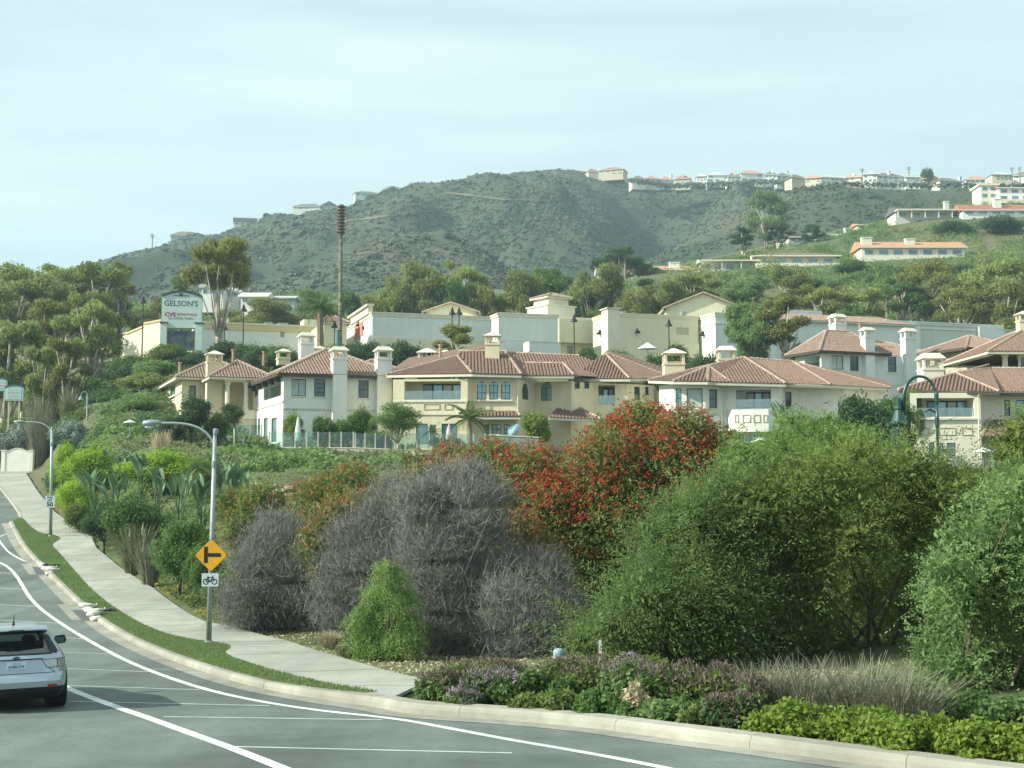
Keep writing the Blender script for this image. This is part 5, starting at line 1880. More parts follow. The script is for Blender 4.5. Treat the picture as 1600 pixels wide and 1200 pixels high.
# ------------------------------------------------------------------ houses on the hills
M_roofred = mat('far_red_roof', (0.26, 0.10, 0.08), (0.36, 0.16, 0.12), scale=1.2, rough=0.9)
M_rooforange = mat('far_orange_roof', (0.42, 0.20, 0.12), (0.50, 0.28, 0.18), scale=1.2, rough=0.9)
M_roofgrey = mat('far_grey_roof', (0.11, 0.11, 0.105), (0.15, 0.15, 0.145), scale=1.2, rough=0.9)
M_roofpale = mat('far_pale_roof', (0.40, 0.42, 0.42), (0.46, 0.48, 0.47), scale=1.2, rough=0.8)
M_roofbrown = mat('far_brown_roof', (0.15, 0.11, 0.09), (0.20, 0.15, 0.12), scale=1.2, rough=0.9)
M_farglass = mat('far_window_glass', (0.08, 0.16, 0.19), (0.14, 0.26, 0.3), scale=0.3, rough=0.1, spec=1.0, metal=0.3)
FRONTS = []
def far_house(px0, px1, pyb, pye, pyr, Y, label, rm, wm, roof='hip', nwin=4, depth=9, yaw=0.0, chim=(), two=False, group=None, over=0.6, side='n', name='hillside_house', porch=False, deck=False, skip=0):
 """House seen small: walls, roof, framed windows with panes, chimneys."""
 FRONTS.append((px0 - 4, px1 + 4, Y))
 c = pp(px0, Y)
 d = (math.cos(yaw), math.sin(yaw))
 q, L = along(c, d, px1)
 b = (-d[1], d[0])
 ze = ZP(pye, Y); zr_ = ZP(pyr, Y); zb = ZP(pyb, Y)
 root = thing(name, (c[0], c[1], zb), label, 'house', group)
 ed = house_shell(root, [(c[0] + b[0] * depth, c[1] + b[1] * depth), c, q, (q[0] + b[0] * depth, q[1] + b[1] * depth)], zb - 4, ze, wm)
 e = ed[1]
 rows = 2 if two else 1
 hh = (ze - zb) / rows
 for rw in range(rows):
  for k in range(nwin):
   if random.random() < skip:
    continue
   u0 = L * (k + 0.18) / nwin; u1 = L * (k + 0.80) / nwin
   z0 = zb + hh * rw + hh * 0.26; z1 = zb + hh * (rw + 1) - hh * 0.2
   mb = MB()
   t = 0.09
   for r in ((u0, u0 + t, z0, z1), (u1 - t, u1, z0, z1), (u0 + t, u1 - t, z1 - t, z1), (u0 + t, u1 - t, z0, z0 + t)):
    e.box(mb, *r, -0.06, 0.02)
   w = mb.build('window', M_frame, root)
   mb = MB(); e.box(mb, u0 + t, u1 - t, z0 + t, z1 - t, -0.02, 0.02); mb.build('pane', M_farglass, w)
 finish_shell(root, ed, zb - 4, ze, wm)
 mb = MB()
 o = over
 A = lambda u, dep, z: e.at(u, z, dep)
 if roof == 'flat':
  e.box(mb, -o, L + o, ze, max(zr_, ze + 0.3), -o, depth + o)
 else:
  th = 0.22
  e.box(mb, -o, L + o, ze, ze + th, -o, depth + o)
  rx = min(L * 0.45, depth / 2) if roof == 'hip' else -0.0
  if roof == 'hip':
   base = [A(-o, -o, ze + th), A(L + o, -o, ze + th), A(L + o, depth + o, ze + th), A(-o, depth + o, ze + th)]
   R0, R1 = A(rx, depth / 2, zr_), A(L - rx, depth / 2, zr_)
   mb.add(base + [R0, R1], [(0, 1, 5, 4), (1, 2, 5), (2, 3, 4, 5), (3, 0, 4)])
  elif roof == 'gable':
   base = [A(-o, -o, ze + th), A(L + o, -o, ze + th), A(L + o, depth + o, ze + th), A(-o, depth + o, ze + th)]
   R0, R1 = A(-o, depth / 2, zr_), A(L + o, depth / 2, zr_)
   mb.add(base + [R0, R1], [(0, 1, 5, 4), (1, 2, 5), (2, 3, 4, 5), (3, 0, 4)])
  elif roof == 'front':
   base = [A(-o, -o, ze + th), A(L + o, -o, ze + th), A(L + o, depth + o, ze + th), A(-o, depth + o, ze + th)]
   R0, R1 = A(L / 2, -o, zr_), A(L / 2, depth + o, zr_)
   mb.add(base + [R0, R1], [(0, 1, 4), (1, 2, 5, 4), (2, 3, 5), (3, 0, 4, 5)])
 mb.build('roof', rm, root)
 if roof != 'flat':
  mb = MB(); e.box(mb, -o - .03, L + o + .03, ze - 0.12, ze + .16, -o - .12, -o - .01); mb.build('fascia', M_creamlt, root)
 for (pc, w, pt) in chim:
  u, _ = e.uv(pc, pye)
  zt = ZP(pt, Y)
  mb = MB(); e.box(mb, u - w / 2, u + w / 2, ze - .5, zt - .2, 1.2, 2.6); ch = mb.build('chimney', wm, root)
  mb = MB(); e.box(mb, u - w / 2 - .12, u + w / 2 + .12, zt - .2, zt, 1.05, 2.75); mb.build('chimney_cap', M_creamlt, ch)
 if porch:
  n = max(3, int(L / 4))
  for k in range(n + 1):
   mb = MB(); u = L * k / n; e.box(mb, u - .12, u + .12, zb - .4, ze, -2.6, -2.35); mb.build('porch_post', M_creamlt, root)
  mb = MB(); e.box(mb, -.4, L + .4, ze - .1, ze + .2, -2.9, -0.02); mb.build('porch_roof', M_creamlt, root)
 if deck:
  mb = MB(); e.box(mb, -1, L + 1, zb - 1.4, zb, -3.0, -.02); mb.build('terrace_wall', M_creamlt, root)
 return root
G1 = 'houses on the green hillside'
far_house(1351, 1513, 402, 387, 373, 325, 'long cream bungalow with orange-red roof and broad white chimneys', M_rooforange, M_creamlt, 'gable', 7, 9, chim=((1357, 2.6, 369), (1425, 2.4, 371)), group=G1, porch=False)
far_house(1188, 1311, 414, 401, 391, 320, 'brown-roofed bungalow with deep eaves and window band on stone terrace', M_roofbrown, M_tan, 'hip', 5, 8, group=G1, over=1.1, deck=True)
far_house(1098, 1188, 424, 410, 402, 322, 'white bungalow with open white pergola porch and pale grey roof', M_roofpale, M_white, 'gable', 5, 7, group=G1, porch=True, deck=True, chim=((1180, 1.4, 398),))
far_house(988, 1108, 430, 422, 411, 330, 'low bungalow with faded red roof and squat white chimney', M_rooforange, M_white, 'hip', 6, 9, group=G1, chim=((1055, 2.6, 408),))
far_house(935, 957, 436, 428, 420, 330, 'tiny white hut roof among dark trees left of the faded red roof', M_roofpale, M_white, 'flat', 2, 5, group=G1)
far_house(1406, 1512, 341, 331, 320, 385, 'low dark-roofed bungalow with long pale eaves and open porch', M_roofgrey, M_greyst, 'gable', 5, 9, group=G1, chim=((1482, 1.4, 313),), porch=True)
far_house(1512, 1640, 336, 329, 315, 380, 'white bungalow under a long dark red roof', M_roofred, M_white, 'gable', 6, 9, group=G1, chim=((1562, 2.2, 309),))
far_house(1541, 1640, 387, 379, 370, 350, 'blue-glassed low bungalow with grey roof right of the orange-red roof', M_roofgrey, M_farglass, 'hip', 4, 8, group=G1, chim=((1592, 2.2, 364),))
far_house(1236, 1262, 378, 371, 366, 385, 'small bungalow with white-edged front gable on the spur', M_roofgrey, M_greyst, 'front', 2, 8, group=G1)
far_house(1276, 1334, 374, 367, 361, 392, 'long narrow grey roof with white chimney climbing the spur', M_roofpale, M_greyst, 'gable', 4, 6, group=G1, yaw=rad(10), chim=((1329, 2.2, 353),))
far_house(1346, 1378, 357, 352, 347, 402, 'thin pale roof edge highest on the spur', M_rooforange, M_cream, 'gable', 3, 6, group=G1, yaw=rad(8))
far_house(1541, 1568, 311, 290, 287, 430, 'tall cream flat-roofed house block beside the white terrace house', M_creamlt, M_creamlt, 'flat', 2, 8, two=True, group=G1)
far_house(1569, 1640, 314, 294, 289, 428, 'white two-storey terrace house with blue windows above the red roof', M_rooforange, M_white, 'hip', 4, 9, two=True, group=G1, deck=True)
# white structures in the valley behind the forked white tree
G2 = 'pale buildings in the valley'
far_house(312, 346, 462, 450, 444.5, 300, 'white rounded roof in the valley behind the forked tree', M_roofpale, M_white, 'flat', 3, 7, group=G2)
far_house(348, 372, 466, 456, 449, 305, 'white valley building with pale roof between the forked trunks', M_white, M_white, 'front', 2, 7, group=G2)
far_house(374, 414, 475, 464, 454, 300, 'white valley building with sloping roof beside dark trees', M_white, M_white, 'gable', 3, 7, group=G2)
far_house(428, 458, 474, 466, 459, 305, 'grey valley building with low roof farthest from the forked tree', M_roofpale, M_greyst, 'gable', 3, 7, group=G2)

# ridge houses
G3 = 'houses along the far ridge'
def rh(px0, px1, pyb, pye, pyr, label, rm, wm, V=None, Y=None, **k):
 k.setdefault('yaw', random.uniform(-.32, .32))
 Y += random.uniform(-10, 8)
 far_house(px0, px1, pyb, pye + 1, pyr - 2.5, Y, label, rm, wm, group=G3, name='ridge_house', skip=.3, **k)
YL = lambda px: float(interp_r(RY_A, px))
rh(262, 310, 375, 366.5, 361, 'dark tiled villa with chimneys alone on the low ridge end', M_roofbrown, M_tan, Y=YL(285) - 5, nwin=5, depth=12, chim=((271, 2.5, 366), (293, 2.2, 361)))
rh(361, 397, 352, 345, 342.5, 'flat roofed brown house on the ridge below the glass house', M_roofbrown, M_greyst, Y=YL(380) - 5, nwin=4, depth=10, roof='flat')
rh(454, 497, 328, 322, 319, 'long low pale house with glass front beside the gabled glass house', M_roofgrey, M_greyst, Y=YL(475) - 5, nwin=5, depth=10)
rh(497, 525, 330, 321, 316, 'gabled house with big glass front on the ridge left of the mast', M_roofgrey, M_bluewhite, Y=YL(510) - 5, nwin=3, depth=10, roof='front')
rh(552, 590, 306, 300, 298, 'grey house on the ridge half hidden by a dark pine', M_roofgrey, M_bluewhite, Y=YL(570) - 5, nwin=4, depth=10)
rh(937, 976, 275, 266, 262, 'tan flat-topped house alone on the rounded summit', M_roofred, M_tan, Y=948, nwin=4, depth=14, two=True)
rh(921, 938, 271, 267, 263, 'low roof beside the tan house on the summit', M_roofred, M_cream, Y=950, nwin=2, depth=10)
ridge = [(990, 1012, 287, 279, 274, 'white house first below the summit along the ridge', M_roofbrown, M_white), (1013, 1034, 288, 278, 274, 'cream house with red roof second below the summit', M_rooforange, M_cream),
   (1036, 1056, 287, 280, 275, 'cream ridge house with chimney beside the second red roof', M_rooforange, M_creamlt), (1058, 1082, 289, 279, 275, 'brown walled ridge house before the gap in the row', M_roofred, M_tan),
   (1092, 1108, 283, 275, 271, 'narrow tall white ridge house after the gap', M_roofpale, M_white), (1110, 1140, 284, 273, 269, 'wide white ridge house with glass terrace', M_roofpale, M_bluewhite),
   (1141, 1160, 283, 275, 270, 'cream ridge house between two wide white ones', M_roofbrown, M_creamlt), (1162, 1198, 283, 270, 266, 'largest white ridge house with low orange roof', M_rooforange, M_white),
   (1200, 1218, 284, 273, 268, 'grey-blue ridge house beside the largest white one', M_roofgrey, M_bluewhite), (1219, 1242, 286, 274, 270, 'shadowed grey ridge house with flat roof', M_roofgrey, M_greyst)]
for a in ridge:
 rh(a[0], a[1], a[2], a[3], a[4], a[5], a[6], a[7], Y=900, nwin=3, depth=9, two=True, chim=((random.uniform(a[0] + 4, a[1] - 4), 1.4, a[4] - 4),) if random.random() < .6 else ())
ridge2 = [(1243, 1262, 285, 276, 271, 'brown roofed house with chimney starting the near ridge row', M_roofbrown, M_tan), (1264, 1290, 286, 278, 274, 'cream house with long terrace on the near ridge row', M_rooforange, M_cream),
   (1291, 1325, 288, 276, 271, 'pale house with glass terrace below the single ridge palm', M_roofpale, M_creamlt), (1326, 1352, 288, 277, 273, 'cream house with tan roof right of the single ridge palm', M_rooforange, M_creamlt),
   (1356, 1378, 286, 272, 269, 'tall white flat-fronted house in the near ridge row', M_roofpale, M_white), (1379, 1420, 284, 274, 269, 'long white house with arcade of dark arches on the ridge', M_roofbrown, M_white),
   (1423, 1446, 284, 276, 271, 'small white gabled house beside the arcade house', M_roofpale, M_white), (1449, 1474, 287, 279, 273, 'ochre walled house below the twin ridge trees', M_rooforange, M_yellow),
   (1477, 1512, 291, 281, 276, 'grey stone house with dark lower floor on the ridge', M_roofbrown, M_greyst), (1518, 1556, 292, 280, 275, 'white house with orange roof and blue windows on the ridge', M_rooforange, M_white),
   (1560, 1592, 282, 272, 268, 'pale far house near the paired ridge palms', M_roofpale, M_cream), (1594, 1640, 284, 274, 269, 'last pale house along the ridge at the frame edge', M_roofbrown, M_white)]
for a in ridge2:
 rh(a[0], a[1], a[2], a[3], a[4], a[5], a[6], a[7], Y=672, nwin=3 if a[1] - a[0] < 30 else 5, depth=9, two=True, chim=((random.uniform(a[0] + 4, a[1] - 4), 1.2, a[4] - 4),) if random.random() < .6 else ())

# low planting between the ridge houses
def ridge_line(n, Y, a, b, dy, seed):
 rng = np.random.default_rng(seed)
 px = rng.uniform(a, b, n)
 y = Y + rng.uniform(-16, 2, n)
 return np.array([P(q, float(interp_r(RIDGE_A if Y > 800 else RIDGE_B, q)) + dy + rng.uniform(-4, 2), w) for q, w in zip(px, y)])
q = ridge_line(420, 890, 985, 1245, 2, 3)
scrub('ridge_planting', q, RNG.uniform(.7, 2.0, len(q)), M_scrub, 10, 6)
q = ridge_line(520, 660, 1240, 1640, -1, 4)
scrub('ridge_planting', q, RNG.uniform(.5, 1.5, len(q)), M_scrub, 10, 7)

# ------------------------------------------------------------------ plants
L_euc = leafmat('eucalyptus_leaf', (0.138, 0.193, 0.0586), (0.305, 0.361, 0.109), scale=0.35, c3=(0.212, 0.228, 0.0754), objrand=0.18)
L_eucy = leafmat('yellow_eucalyptus_leaf', (0.144, 0.177, 0.0454), (0.276, 0.294, 0.081), scale=0.35, c3=(0.204, 0.202, 0.0648), objrand=0.15)
L_grn = leafmat('green_leaf', (0.066, 0.13, 0.036), (0.154, 0.25, 0.07), scale=0.8, objrand=0.2)
L_dark = leafmat('dark_green_leaf', (0.0454, 0.0918, 0.0367), (0.106, 0.165, 0.0643), scale=0.8, objrand=0.2)
L_olive = leafmat('olive_leaf', (0.115, 0.169, 0.0425), (0.231, 0.298, 0.0773), scale=1.2, c3=(0.0946, 0.149, 0.0425), objrand=0.06)
L_char = leafmat('chartreuse_leaf', (0.206, 0.344, 0.0344), (0.372, 0.51, 0.069), scale=1.2, objrand=0.1)
L_silver = leafmat('silver_leaf', (0.144, 0.192, 0.144), (0.312, 0.372, 0.324), scale=1.2, trans=0.2, objrand=0.1)
L_greyg = leafmat('grey_green_leaf', (0.118, 0.194, 0.0675), (0.243, 0.344, 0.129), scale=1.0, objrand=0.1)
L_willow = leafmat('bright_feather_leaf', (0.126, 0.226, 0.0585), (0.27, 0.377, 0.117), scale=2.0, objrand=0.08)
L_cover = leafmat('ground_cover_leaf', (0.124, 0.214, 0.0581), (0.256, 0.366, 0.116), scale=0.5, c3=(0.208, 0.238, 0.116), objrand=0)
L_hedge = leafmat('yellow_green_leaf', (0.126, 0.2, 0.0263), (0.252, 0.336, 0.0525), scale=3.0, objrand=0.05)
L_flower = leafmat('red_flower', (0.36, 0.035, 0.022), (0.52, 0.085, 0.04), scale=3.0, trans=0.2, objrand=0)
L_redbush = leafmat('flowering_shrub_leaf', (0.0936, 0.149, 0.0374), (0.239, 0.276, 0.0728), scale=1.3, c3=(0.25, 0.212, 0.0728), objrand=0.08)
L_purple = leafmat('purple_flower', (0.19, 0.155, 0.165), (0.29, 0.24, 0.26), scale=4.0, trans=0.15, objrand=0)
L_mauvedry = leafmat('dry_mauve_leaf', (0.121, 0.0946, 0.0797), (0.202, 0.156, 0.128), scale=3.0, trans=0.15, objrand=0)
L_straw = leafmat('straw', (0.38, 0.32, 0.2), (0.52, 0.45, 0.3), scale=3.0, trans=0.2, objrand=0)
L_palm = leafmat('palm_leaf', (0.084, 0.143, 0.0504), (0.168, 0.235, 0.084), scale=1.0, objrand=0.1)
M_twig = mat('grey_twig', (0.149, 0.15, 0.135), (0.255, 0.257, 0.235), scale=6, rough=0.9, c3=(0.206, 0.203, 0.178), s3=0.8)
M_barkw = mat('white_bark', (0.50, 0.46, 0.38), (0.62, 0.58, 0.5), scale=2.0, rough=0.85, c3=(0.32, 0.27, 0.21), s3=0.7)
M_bark = mat('brown_bark', (0.075, 0.06, 0.045), (0.12, 0.095, 0.07), scale=3, rough=0.95)
M_barkp = mat('palm_bark', (0.18, 0.13, 0.10), (0.28, 0.21, 0.16), scale=3, rough=0.95)

def leaf_verts(c, axis, side, L, W):
 """Pointed four-corner leaves: base, flank, tip, flank."""
 a = axis * L[:, None]; s = side * W[:, None]
 return np.stack([c - a * .5, c + s * .5 - a * .05, c + a * .5, c - s * .5 - a * .05], 1)

def clump_leaves(n, cl, L, W, rng, shell=0.55, droop=0.0, outward=0.6, up=0.2, hsq=1.0):
 """n leaves over clumps cl = [x, y, z, rx, ry, rz]; most lie near the clump's skin."""
 cl = np.asarray(cl, float)
 wgt = (cl[:, 3] * cl[:, 4]) ** 1.0 * cl[:, 5] ** 0.5
 k = rng.choice(len(cl), n, p=wgt / wgt.sum())
 d = unit(rng.normal(0, 1, (n, 3)))
 r = 1 - shell * rng.uniform(0, 1, n) ** 1.7
 r *= 1 + 0.16 * rng.normal(0, 1, n)
 c = cl[k, :3] + d * r[:, None] * cl[k, 3:6]
 nrm = unit(d * outward + rng.normal(0, 0.7, (n, 3)) + np.array([0, 0, up]))
 ax = unit(np.cross(nrm, rng.normal(0, 1, (n, 3))) + np.array([0, 0, -droop]))
 sd = unit(np.cross(nrm, ax))
 l = L * rng.uniform(0.6, 1.35, n); w = W * rng.uniform(0.7, 1.25, n)
 return leaf_verts(c, ax, sd, l, w).reshape(-1, 3)

def quads_mesh(name, V, m):
 n = len(V) // 4
 me = np_mesh(name, V, np.arange(n * 4), 4)
 me.materials.append(m)
 return me

def tri_mesh(name, mb, m):
 me = mb.mesh(name)
 me.materials.append(m)
 me.polygons.foreach_set('use_smooth', np.ones(len(me.polygons), dtype=bool))
 return me

PROTO = {}
def proto_eucalyptus(key, seed, H=18, spread=5.0, clumps=14, n=9000, crown0=0.45, trunks=1, lf=L_euc, L=0.62, W=0.26, cr=(1.05, 1.9), fork=0.28):
 rng = np.random.default_rng(seed)
 cl = []
 for i in range(clumps):
  a = rng.uniform(0, 2 * np.pi)
  h = crown0 + (1 - crown0) * rng.uniform(0.05, 0.93)
  f = (h - crown0) / (1 - crown0)
  rr = spread * math.sqrt(rng.uniform(0.03, 1)) * (0.55 + 0.75 * math.sin(math.pi * (0.12 + 0.8 * f)))* 0.8
  r = rng.uniform(*cr)
  cl.append([rr * math.cos(a), rr * math.sin(a), H * h - r * .3, r * 1.1, r * 1.1, r * rng.uniform(.6, .85)])
 cl = np.array(cl)
 cl[:, 2] = np.minimum(cl[:, 2], H - cl[:, 5] * 1.02)
 crown = quads_mesh('crown', clump_leaves(n, cl, L, W, rng, droop=0.5), lf)
 mb = MB()
 for t in range(trunks):
  bx = (t - (trunks - 1) / 2) * 0.5
  lean = Vector((rng.normal(0, .06) + bx * .15, rng.normal(0, .06), 0))
  zf = H * (fork + rng.uniform(-.05, .06))
  p0 = Vector((bx, 0, -1.0)); p1 = Vector((bx, 0, 0)) + lean * zf; p1.z = zf
  pm = p0.lerp(p1, .5) + Vector((rng.normal(0, .12), rng.normal(0, .12), 0))
  r0 = H * 0.020
  mb.tube([p0, pm, p1], [r0 * 1.25, r0, r0 * .85], 8)
  mine = [c for i, c in enumerate(cl) if i % trunks == t]
  for c in mine:
   q = Vector(c[:3])
   k = rng.uniform(.35, .6)
   m1 = p1.lerp(q, k) + Vector((rng.normal(0, .35), rng.normal(0, .35), abs(rng.normal(.4, .4))))
   mb.tube([p1 - Vector((0, 0, .3)), m1, q], [r0 * .55, r0 * .34, r0 * .12], 6)
 PROTO[key] = (H, spread * 2, crown, tri_mesh('trunk', mb, M_barkw))

def proto_round(key, seed, H=4.0, W=4.0, clumps=16, n=7000, lf=L_grn, L=0.24, Wd=0.12, low=0.12, trunk_m=None, trunk_h=0.25, cr=0.3, lumpy=1.0, tw=0.05):
 """Bushy dome of leaf clumps on short limbs."""
 trunk_m = trunk_m or M_bark
 rng = np.random.default_rng(seed)
 cl = []
 for i in range(clumps):
  d = unit(rng.normal(0, 1, 3))
  d[2] = abs(d[2]) * 1.0 - 0.35
  f = rng.uniform(0.45, 0.85) * lumpy
  r = cr * rng.uniform(.65, 1.15) * min(H, W) / 2 * 1.15
  c = np.array([d[0] * W / 2 * f, d[1] * W / 2 * f, H * (low + (1 - low) * .48) + d[2] * H * (1 - low) * .5 * f])
  cl.append([*c, r * 1.1, r * 1.1, r * .9])
 cl.append([0, 0, H * (.5 + low * .4), W * .3, W * .3, H * (1 - low) * .34])
 cl = np.array(cl)
 cl[:, 2] = np.clip(cl[:, 2], H * low + cl[:, 5] * .6, H - cl[:, 5])
 crown = quads_mesh('crown', clump_leaves(n, cl, L, Wd, rng), lf)
 mb = MB()
 r0 = W * tw * .5
 top = Vector((0, 0, max(H * low * 1.05, H * .18)))
 mb.tube([(0, 0, -.6), (0.03, 0.02, top.z * .5), top], [r0 * 1.2, r0, r0 * .85], 7)
 for c in cl[:min(9, len(cl))]:
  q = Vector(c[:3])
  mb.tube([top - Vector((0, 0, .1)), top.lerp(q, .5) + Vector((0, 0, .12 * H * .3)), q], [r0 * .6, r0 * .4, r0 * .15], 5)
 PROTO[key] = (H, W, crown, tri_mesh('trunk', mb, trunk_m))

proto_eucalyptus('euc_a', 21, 18, 5.0, 19, 8500, 0.46)
proto_eucalyptus('euc_b', 22, 18, 4.6, 17, 8000, 0.48, trunks=2)
proto_eucalyptus('euc_c', 23, 18, 6.2, 24, 10500, 0.38, cr=(1.2, 2.2))
proto_eucalyptus('euc_thin', 24, 18, 3.6, 12, 6000, 0.45, trunks=2, cr=(1.0, 1.7))
proto_eucalyptus('euc_umb', 25, 18, 6.0, 13, 12000, 0.66, trunks=3, cr=(1.5, 2.2), fork=0.20)
proto_eucalyptus('euc_wide', 26, 14, 7.5, 26, 18000, 0.22, cr=(1.4, 2.4), fork=.18)
proto_round('round_a', 31)
proto_round('round_b', 32, 4, 4.6, 20, 8000, low=0.04)
proto_round('round_c', 33, 4, 3.4, 14, 7000, low=0.02, cr=.34)
proto_round('round_fine', 34, 4, 4.4, 22, 14000, L=.17, Wd=.085, low=0.0, cr=.27)
proto_round('standard', 35, 5.2, 2.6, 12, 7000, L=.18, Wd=.09, low=0.42, cr=.42, tw=.06, trunk_m=M_barkw)
proto_round('column', 36, 5, 2.4, 16, 9000, L=.17, Wd=.085, low=0.0, cr=.4)
proto_round('hedge_blob', 37, 3, 6, 24, 12000, L=.2, Wd=.1, low=0.0, cr=.36)
proto_round('birch', 38, 6.4, 3.9, 22, 9000, lf=L_greyg, L=.17, Wd=.08, low=0.22, cr=.26, trunk_m=M_barkw, tw=.035, lumpy=1.1)

def plant(key, px, py_top, Y, wpx, label, cat, lm=None, group=None, name=None, rot=None, base_z=None, tm=None, dz=0.0):
 """Stands a plant on the ground: column px, top at row py_top, width wpx in the photo."""
 H, W, crown, trunk = PROTO[key]
 p = P(px, py_top, Y)
 zb = base_z if base_z is not None else tz1(p.x, Y) + dz
 w = wpx * Y / F
 h = max(0.5, p.z - zb)
 k = .62 * min(1.0, H / W) if key[:3] != 'euc' else .8 * min(H / W, 1.1)
 if h < w * k:
  h = w * k
  zb = p.z - h
 r = thing(name or cat.replace(' ', '_'), (p.x, Y, zb), label, cat, group)
 r.rotation_euler = (0, 0, random.uniform(0, 6.28) if rot is None else rot)
 r.scale = (w / W, w / W, h / H)
 for nm, me, m in (('crown', crown, lm), ('trunk', trunk, tm)):
  o = bpy.data.objects.new(nm, me)
  col.objects.link(o)
  o.parent = r
  if m:
   setmat(o, m)
 return r

# ---- white-trunked trees on the left bank
GE = 'white-trunked trees on the bank'
E = [('euc_c', 60, 414, 205, 150, 'broad crowned white-trunked tree rising against the sky, outermost but one', L_euc), ('euc_a', 18, 430, 190, 120, 'white-trunked tree cut by the frame edge, with crown against the sky', L_euc),
  ('euc_a', 112, 408, 215, 120, 'tallest olive crown of the white-trunked trees on the bank', L_euc), ('euc_b', 160, 412, 210, 100, 'white-trunked tree with crown reaching over the pale grove edge towards the dark post', L_euc),
  ('euc_thin', 188, 404, 222, 55, 'narrow topped tree at the grove edge behind the dark post', L_eucy), ('euc_b', 88, 470, 172, 95, 'lower white-trunked tree with yellowish crown in front of the grove', L_eucy),
  ('euc_a', 145, 455, 166, 88, 'leaning white-trunked tree with hanging crown before the bright walls', L_euc), ('euc_thin', 40, 490, 164, 85, 'slim white-trunked tree low in the grove near the green board signs', L_euc),
  ('euc_thin', 8, 500, 160, 90, 'slim tree with drooping crown just above the green board signs', L_euc), ('euc_c', -40, 440, 200, 150, 'wide tree of the grove standing beyond the frame edge', L_euc),
  ('euc_thin', 108, 520, 150, 60, 'young pale-stemmed tree at the foot of the grove', L_eucy), ('euc_thin', 70, 530, 152, 55, 'second young pale-stemmed tree below the grove, nearer the road', L_euc)]
for k, px, pt, Y, w, lab, lm in E:
 plant(k, px, pt, Y, w, lab, 'tree', lm, GE, 'eucalyptus_tree')
plant('euc_umb', 345, 370, 176, 112, 'tall forked white tree with flat olive crown beside the monument sign', 'tree', L_eucy, None, 'eucalyptus_tree', rot=1.0)
# ---- tree belt behind the shops
GB = 'tree belt behind the shops'
B = [('euc_wide', 615, 424, 238, 85, 'olive tree first in the belt right of the mast', L_euc), ('euc_c', 665, 408, 240, 100, 'big dense olive tree behind the long pale block', L_euc), ('euc_a', 725, 405, 246, 80, 'tall tree of the belt with light edge against the hill', L_euc),
  ('euc_wide', 590, 462, 230, 60, 'small round tree low behind the rose panel', L_eucy), ('euc_wide', 772, 446, 236, 60, 'russet tinged low tree between two dark belts', L_eucy), ('euc_wide', 815, 425, 236, 90, 'dark tree left of the tile-roofed tower', L_euc),
  ('euc_c', 872, 414, 244, 95, 'tall dark tree straight behind the tower', L_grn), ('euc_wide', 925, 416, 240, 100, 'wide dark tree right of the tower', L_euc), ('euc_wide', 975, 452, 232, 85, 'low olive tree behind the sand coloured block', L_eucy),
  ('euc_wide', 1030, 440, 240, 85, 'olive tree showing left of the large gable', L_euc), ('euc_a', 1085, 428, 258, 75, 'mid green tree rising behind the large gable', L_euc), ('euc_wide', 1150, 440, 250, 90, 'pale branched tree right of the large gable', L_greyg),
  ('euc_c', 1235, 415, 240, 85, 'tree with white limbs above the mansard tiles', L_euc), ('euc_a', 1285, 440, 225, 80, 'yellow olive tree behind the roof screen', L_eucy), ('euc_b', 1345, 452, 226, 75, 'low olive tree behind the mansard tile end', L_euc),
  ('euc_c', 1450, 402, 232, 95, 'big light olive tree below the cream bungalow', L_eucy), ('euc_a', 1412, 432, 228, 70, 'dark green tree beside the pale trunk', L_grn), ('euc_c', 1545, 405, 225, 105, 'large olive tree with white forked trunks right of the palms', L_euc),
  ('euc_b', 1600, 400, 224, 95, 'white-trunked tree at the frame edge of the belt', L_euc), ('euc_thin', 1448, 460, 232, 45, 'bare looking pale trunk with small grey crown', L_greyg), ('euc_a', 1498, 440, 222, 75, 'low olive tree before the forked white trunks', L_eucy),
  ('euc_b', 1572, 440, 218, 70, 'younger olive tree between the two white-trunked giants', L_eucy), ('euc_a', 1320, 480, 216, 60, 'low bushy tree just over the mansard tile end', L_grn),
  ('euc_wide', 430, 470, 250, 110, 'olive tree filling the gap right of the forked white tree', L_eucy), ('euc_wide', 380, 480, 245, 90, 'dark olive tree behind the forked white trunks', L_euc), ('euc_wide', 495, 455, 262, 70, 'tree behind the date palm', L_euc), ('euc_wide', 255, 462, 240, 60, 'tree behind the monument sign edge', L_eucy),
  ('euc_wide', 216, 480, 232, 55, 'tree between dark post and monument sign', L_euc), ('euc_wide', 558, 452, 255, 60, 'tree just right of the mast', L_grn), ('euc_wide', 1185, 470, 232, 60, 'yellowish tree close above the bright-ended block', L_eucy), ('euc_wide', 700, 440, 236, 70, 'dense green tree before the tallest belt tree', L_grn),
  ('euc_a', 966, 383, 325, 52, 'dark conifer-like tree beside the faded red roof', L_dark), ('euc_wide', 945, 402, 335, 45, 'dark tree left of the faded red roof', L_dark), ('euc_wide', 1000, 402, 330, 60, 'dark spreading tree behind the faded red roof', L_grn), ('euc_c', 1195, 300, 400, 70, 'large tree with open limbs on the spur slope', L_greyg),
  ('euc_thin', 1160, 355, 390, 40, 'dark palm-like tree on the spur slope', L_dark), ('euc_thin', 1215, 352, 380, 40, 'dark tree left of the white-edged gable', L_dark), ('euc_wide', 1268, 352, 378, 36, 'round dark tree beside the white-edged gable', L_dark)]
for k, px, pt, Y, w, lab, lm in B:
 plant(k, px, pt, Y, w, lab, 'tree', lm, GB, 'tree')
